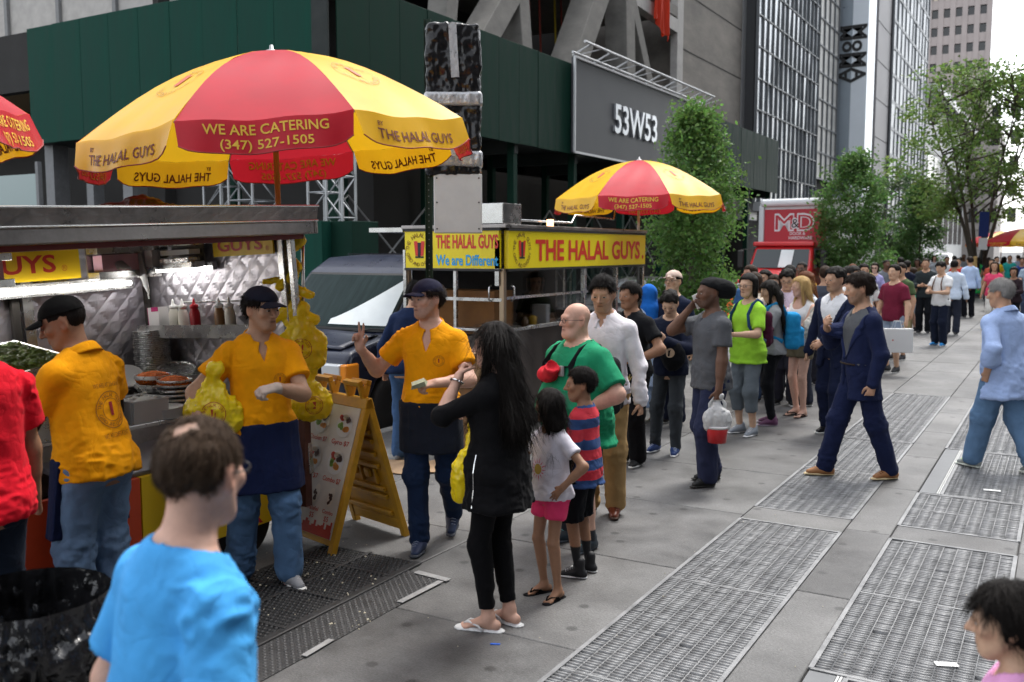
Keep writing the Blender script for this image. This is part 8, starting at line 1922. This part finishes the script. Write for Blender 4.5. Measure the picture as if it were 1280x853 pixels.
r, B, pt = person('man in a navy suit and grey t-shirt walking past with tan shoes', pos=(-1.52, 8.60, 0), H=1.82, phi=-66, hphi=-76, hp=10, skin='olive', hair=('crop', 'dkbrown'), beard=.55, group=W_, top=T_('#57595c', sleeve=0, vdepth=.05, hem=.07, loose=.004), outer=U_('#1d2441', openv=(.10, .46), hem=-.22), bottom=P_('#1d2441', loose=(.006, .014, .022), bunch=1.2), shoes=SH('#9a6a42', sole='#c8b48c', laces='#6a4428'), L=(A(.25, .0, .86), A(.5, 1, 0), A(-1, .3, 0), 'relax'), R=(A(-.10, -.26, 1.30), A(-.9, .2, -1), A(.5, .3, .5), 'hold'), feet=(A(.09, .25, .0), A(-.09, -.24, 0)))
lapels((r, B), pt['jacket'], (.10, .46), cloth('#232b4b'))
m = MB(); q = [Vector((B.T0 + B.TR @ A(x, y, .075)) * B.k) for x, y in ((-.13, -.10), (-.06, -.13), (0, -.138), (.06, -.13), (.13, -.10))]; m.tube(q, .018, 8, .4); m.build('belt', cloth('#3a3028'), r, smooth=True)
r, B, pt = person('grey haired man in an untucked blue checked shirt and jeans walking away', pos=(-.44, 9.52, 0), H=1.75, phi=-132, hphi=-112, hp=10, lean=5, g=1.04, skin='tan', hair=('grey', 'grey'), group=W_, top=T_('#9fb4dc', 'checked_shirt', collar=True, sleeve=1.45, hem=-.24, loose=.030, off=.018, wr=.013, cuff=.03, flareh=.012), bottom=P_('#5f7c9c', 'jeans', loose=(.022, .032, .036)), shoes=SH('#909490', sole='#d8dcd0', laces='#a8e060'), L=(A(.235, .02, .93), A(.6, 1, .1), A(-1, -.2, -.1), 'relax'), R='back', feet=(A(.12, -.20, 0), A(-.10, .26, .03)), face=False)
person('woman standing inside the second cart behind its glass', pos=(-5.85, 10.55, 0), H=1.72, phi=10, hp=12, sex='f', skin='olive', hair=('bob', 'black'), glasses='clear', group='people working in the carts', top=T_('#3a4030'), bottom=P_('#202020'), shoes=SH('#202020'), L='front', R='phone')
person('man in a dark blue jacket and jeans half hidden behind the gesturing server', pos=(-5.32, 7.12, 0), H=1.72, phi=150, hphi=150, hp=20, lean=14, skin='tan', hair=('short', 'black'), group='people working in the carts', top=T_('#1c2a48', 'jacket', sleeve=1.95, off=.02), bottom=P_('#3c587e', 'jeans'), shoes=SH('#6a6e72', laces='#d0d0d0', sole='#c8c8c8'), face=False)

# --- the far queue, smaller and smaller
far = [  # px, y of the crown, height, facing, head, sex, skin, hair, shirt, trousers, arms, words
    (1088, 341, 1.60, -8, 34, 'f', 'fair', ('bob', 'blond'), ('#3c3e42', 1.5), ('#2a2c34', 2), 'phone', 'blonde woman in dark grey looking at her phone'),
    (1094, 329, 1.68, -10, 4, 'f', 'pale', ('bob', 'dkbrown'), ('#9c98c4', .8), ('#40404c', 2), 'down', 'woman in a lavender top with sunglasses'),
    (1119, 331, 1.76, -36, 2, 'm', 'asian', ('short', 'black'), ('#6e2438', .7), ('#8a98ac', 1.0), 'down', 'man in a maroon t-shirt and pale shorts'),
    (1134, 326, 1.74, 160, 4, 'm', 'tan', ('short', 'black'), ('#1c2030', .7), ('#9a8a66', 2), 'down', 'man in a navy t-shirt and khaki trousers behind the maroon t-shirt'),
    (1142, 335, 1.56, -140, 6, 'f', 'fair', ('bob', 'brown'), ('#5cc8a4', .8), ('#b4c4d8', 1.0), 'down', 'person in a mint green shirt turned away'),
    (1158, 323, 1.80, -10, 10, 'm', 'tan', ('buzz', 'dkbrown'), ('#2c3234', 1.5), ('#16181c', 2), 'front', 'bearded man in a dark grey shirt facing the camera'),
    (1178, 327, 1.76, -34, 20, 'm', 'asian', ('crop', 'black'), ('#dcdcdc', .6), ('#1c2232', 2), 'front', 'man in a white polo shirt with camera straps and bright blue shoes'),
    (1184, 321, 1.74, 10, 2, 'm', 'brown', ('short', 'black'), ('#e0e0e0', .7), ('#5c2430', 2), 'down', 'man in a white shirt and maroon trousers behind the white polo shirt'),
    (1193, 320, 1.76, -160, 2, 'm', 'tan', ('short', 'black'), ('#98b4d8', .7), ('#303848', 2), 'down', 'man in a pale blue t-shirt seen from behind'),
    (1201, 321, 1.66, 170, 2, 'f', 'dark', ('bob', 'black'), ('#2450a8', .4), 'dress:#2450a8', 'down', 'woman in a royal blue dress'),
    (1213, 321, 1.80, -158, 2, 'm', 'tan', ('short', 'dkbrown'), ('#b4c8e8', 1.95), ('#121318', 2), 'down', 'man in a pale blue office shirt and black trousers'),
    (1223, 322, 1.68, 150, 2, 'f', 'brown', ('long', 'black'), ('#2a8a48', .4), 'dress:#2a9a4c', 'down', 'woman in a long green dress'),
    (1236, 322, 1.70, 175, 2, 'f', 'brown', ('long', 'dkbrown'), ('#1c2030', .5), ('#16181c', .6), 'down', 'woman in a dark top and black shorts'),
    (1255, 320, 1.70, 165, 2, 'f', 'tan', ('long', 'black'), ('#e0dedc', .5), 'dress:#e0dedc', 'down', 'woman in a short white dress'),
    (1268, 334, 1.60, -15, 8, 'f', 'brown', ('bob', 'black'), ('#2a2024', 1.6), ('#131316', 2), 'front', 'woman in a black flowered jacket near the right edge'),
    (1246, 321, 1.74, 20, 2, 'm', 'tan', ('short', 'black'), ('#c8a020', .7), ('#303030', 2), 'down', 'person in a mustard shirt near the far red umbrella'),
    (1262, 318, 1.78, 5, 2, 'm', 'brown', ('buzz', 'black'), ('#2a9088', .7), ('#404048', 2), 'down', 'man in a teal shirt far back at the right'),
    (1273, 319, 1.76, 185, 2, 'm', 'fair', ('short', 'brown'), ('#b8c4e0', 1.9), ('#20242c', 2), 'down', 'man in a pale shirt far back at the right edge'),
    (1009, 340, 1.72, -60, 4, 'f', 'fair', ('long', 'red'), ('#d4dce4', .8), ('#303440', 2), 'down', 'woman with reddish hair behind the blonde woman'),
    (969, 344, 1.66, -20, 6, 'f', 'tan', ('bob', 'brown'), ('#7a7270', .8), ('#30323a', 2), 'down', 'woman in a taupe top with sunglasses pushed up, behind the lime green t-shirt'),
    (1066, 333, 1.78, 40, 6, 'm', 'tan', ('short', 'black'), ('#e0e0de', .9), ('#303038', 2), 'down', 'man in a white shirt behind the walking suit'),
    (1032, 333, 1.76, 178, 2, 'm', 'tan', ('short', 'brown'), ('#4a4e58', .9), ('#303038', 2), 'down', 'man in a slate shirt turned away behind the two suits'),
    (957, 338, 1.72, -30, 4, 'f', 'asian', ('long', 'black'), ('#2c2e34', .9), ('#202228', 2), 'down', 'woman in charcoal behind the lime green t-shirt'),
    (1147, 324, 1.70, -20, 4, 'f', 'dark', ('bob', 'black'), ('#54462c', .8), ('#2a2a30', 2), 'down', 'woman in olive brown behind the mint green shirt'),
    (1052, 338, 1.70, 20, 10, 'f', 'fair', ('bob', 'brown'), ('#c8b4a4', .8), ('#30343c', 2), 'phone', 'woman in beige behind the suits'),
    (1080, 330, 1.76, 10, 2, 'm', 'tan', ('short', 'black'), ('#d8d8d6', .9), ('#2c3038', 2), 'down', 'man in an off white shirt left of the blonde phone woman'),
    (1108, 325, 1.74, 30, 4, 'm', 'dark', ('buzz', 'black'), ('#6a6e74', .8), ('#2c3038', 2), 'down', 'man in medium grey behind the barricade'),
    (1126, 322, 1.78, -170, 2, 'm', 'tan', ('short', 'black'), ('#8a2c30', .8), ('#2c3038', 2), 'down', 'man in brick red turned away behind the navy t-shirt'),
    (1168, 320, 1.72, 20, 2, 'f', 'fair', ('long', 'brown'), ('#c0c4cc', .7), ('#505868', 2), 'down', 'woman in pale grey behind the dark grey shirt'),
    (1150, 327, 1.62, 60, 8, 'f', 'brown', ('long', 'black'), ('#7a4460', .7), ('#24242c', 2), 'down', 'woman in plum next to the mint green shirt'),
    (1240, 324, 1.70, -20, 4, 'f', 'tan', ('bob', 'black'), ('#a8503c', .7), ('#30343c', 2), 'down', 'woman in rust red near the far umbrella'),
    (1278, 322, 1.74, 0, 4, 'm', 'brown', ('short', 'black'), ('#20386c', .8), ('#24262c', 2), 'down', 'man in dark blue at the right edge of the far crowd'),
    (1219, 319, 1.72, 190, 2, 'f', 'fair', ('long', 'blond'), ('#b8a890', .7), ('#485060', 2), 'down', 'blonde woman in sand colour far back near the green dress'),
    (1205, 318, 1.80, 0, 2, 'm', 'dark', ('buzz', 'black'), ('#8a8e96', .8), ('#30343c', 2), 'down', 'tall man in light grey behind the blue dress'),
    (1228, 318, 1.78, 0, 2, 'm', 'tan', ('short', 'black'), ('#b0b4b8', .8), ('#30343c', 2), 'down', 'man in silver grey far back beside the blue banner pole'),
]
near_q = [(-3.25, 13.0, 1.80, 172, 2, 'm', 'dark', ('buzz', 'black'), ('#b8c8d8', .7), ('#2c3038', 2), 'down', 'man with close cropped hair in a pale blue shirt turned away'),
    (-3.55, 12.4, 1.70, -60, 6, 'f', 'tan', ('long', 'brown'), ('#e2d6c2', .7), ('#3a4a66', 2), 'phone', 'woman in a cream top deep in the queue'),
    (-3.9, 13.4, 1.78, -40, 4, 'm', 'fair', ('short', 'brown'), ('#3f6ea8', .7), ('#6a6455', 2), 'down', 'man in a medium blue t-shirt deep in the queue'),
    (-4.1, 14.2, 1.68, 150, 4, 'f', 'fair', ('long', 'blond'), ('#c65a4a', .6), ('#39404e', 2), 'down', 'blonde woman in coral red turned away'),
    (-2.9, 15.2, 1.74, -30, 10, 'm', 'asian', ('crop', 'black'), ('#e6e6e6', .7), ('#3a3f48', 1.0), 'phone', 'man in a bright white t-shirt reading his phone'),
    (-3.8, 16.0, 1.80, -20, 2, 'm', 'dark', ('buzz', 'black'), ('#d2a838', .7), ('#2c3038', 2), 'down', 'man in a golden yellow t-shirt deep in the queue'),
    (-3.1, 17.2, 1.66, 170, 4, 'f', 'olive', ('long', 'black'), ('#7fb4c8', .7), ('#d8d4cc', 2), 'down', 'woman in pale turquoise and white trousers'),
    (-2.6, 18.4, 1.76, -35, 2, 'm', 'tan', ('short', 'dkbrown'), ('#4a5a3c', .7), ('#a08c64', 1.0), 'down', 'man in an army green t-shirt and tan shorts'),
    (-3.6, 19.2, 1.72, 10, 4, 'f', 'fair', ('bob', 'red'), ('#e8e0e4', .7), ('#5a4a6a', 2), 'down', 'red haired woman in a pale blouse'),
    (-2.3, 24.5, 1.76, 175, 2, 'm', 'brown', ('short', 'black'), ('#c8d4e4', 1.95), ('#2a2e3a', 2), 'down', 'man in an ice blue office shirt walking away'),
    (-1.6, 27.0, 1.70, -5, 2, 'f', 'tan', ('long', 'brown'), ('#d84a6a', .5), ('#e0dcd4', 2), 'down', 'woman in a pink top walking towards the camera'),
    (-.9, 30.0, 1.78, 0, 2, 'm', 'fair', ('short', 'brown'), ('#8a9aa8', .7), ('#3a4458', 2), 'swing', 'man in blue grey walking towards the camera'),
    (-.3, 25.5, 1.72, 178, 2, 'f', 'fair', ('long', 'dkbrown'), ('#e8e4dc', .7), ('#24262c', 2), 'down', 'woman in ivory walking away at the right'),
    (-2.9, 32.0, 1.75, 5, 2, 'm', 'tan', ('short', 'black'), ('#b8382c', .7), ('#30343c', 2), 'down', 'man in a scarlet t-shirt in the far crowd')]
for i, (px, yt, H, phi, hp, sex, skin, hair, (sc, sl), leg, arm, lab) in enumerate(far + near_q):
    p = pos_top(px, max(yt, 317.5), H) if px > 100 else (px, yt, 0)
    if depth_of(p) > 46: d = Dp(px, 330, 36 + (i % 5) * 2.0); p = (d.x, d.y, 0)
    kw = dict(bottom=dict(name='dress_skirt', col=leg[6:], kind='skirt', z0=-.50 if 'long' not in lab else -.75, z1=.08, flare=.07)) if isinstance(leg, str) else dict(bottom=P_(leg[0], 'trousers' if leg[1] == 2 else 'shorts', end=leg[1] if leg[1] != 2 else 2.0))
    person(lab, pos=p, H=H, phi=phi, hp=hp, sex=sex, skin=skin, hair=hair, top=T_(sc, 'shirt', sleeve=sl, collar=(sl > 1.9)), shoes=SH(('#2a8ad0' if 'bright blue shoes' in lab else '#26262a')), L=arm, R=arm, group=Q_ if px < 1200 and 'walking' not in lab else W_, glasses='sun' if 'sunglasses' in lab and i == 1 else None, hide_below=None, **kw)
    if 'camera straps' in lab:
        r, B = PEOPLE[lab]; t = local_thing(r, 'camera_strap', 'brown leather camera harness on the white polo shirt', 'strap')
        for sg in (1, -1): m = MB(); T = lambda x, y, z: Vector((B.T0 + B.TR @ A(x, y, z)) * B.k); m.tube([T(.08 * sg, .06, .53), T(.08 * sg, -.08, .50), T(.09 * sg, -.15, .36), T(.12 * sg, -.14, .16)], .018, 8, .4, side=(1, 0, 0)); m.build('strap', cloth('#5a3418'), t, smooth=True)
p = Dp(1122, 425, 15.0); t = thing('shopping_bag', 'white paper shopping bag behind the walking man in the navy suit', 'shopping bag', (p.x, p.y, p.z - .20), (0, 0, R_(28))); m = MB(); m.b2((-.22, -.07, 0), (.22, .07, .38)); m.build('bag_body', M('paper_white'), t, bevel=.006)
m = MB(); text_on(m, 'H&M', (-.10, -.0735, .20), (1, 0, 0), (0, 0, 1), .03, None, .01) if False else disc_on(m, (-.10, -.0735, .20), (1, 0, 0), (0, 0, 1), .012); m.build('red_print', M('print_red'), t)
for s in (-1, 1): m = MB(); m.tube([(-.08, s * .06, .38), (-.05, s * .05, .50), (.05, s * .05, .50), (.08, s * .06, .38)], .004, 6); m.build('handle', M('paper_white'), t, smooth=True)
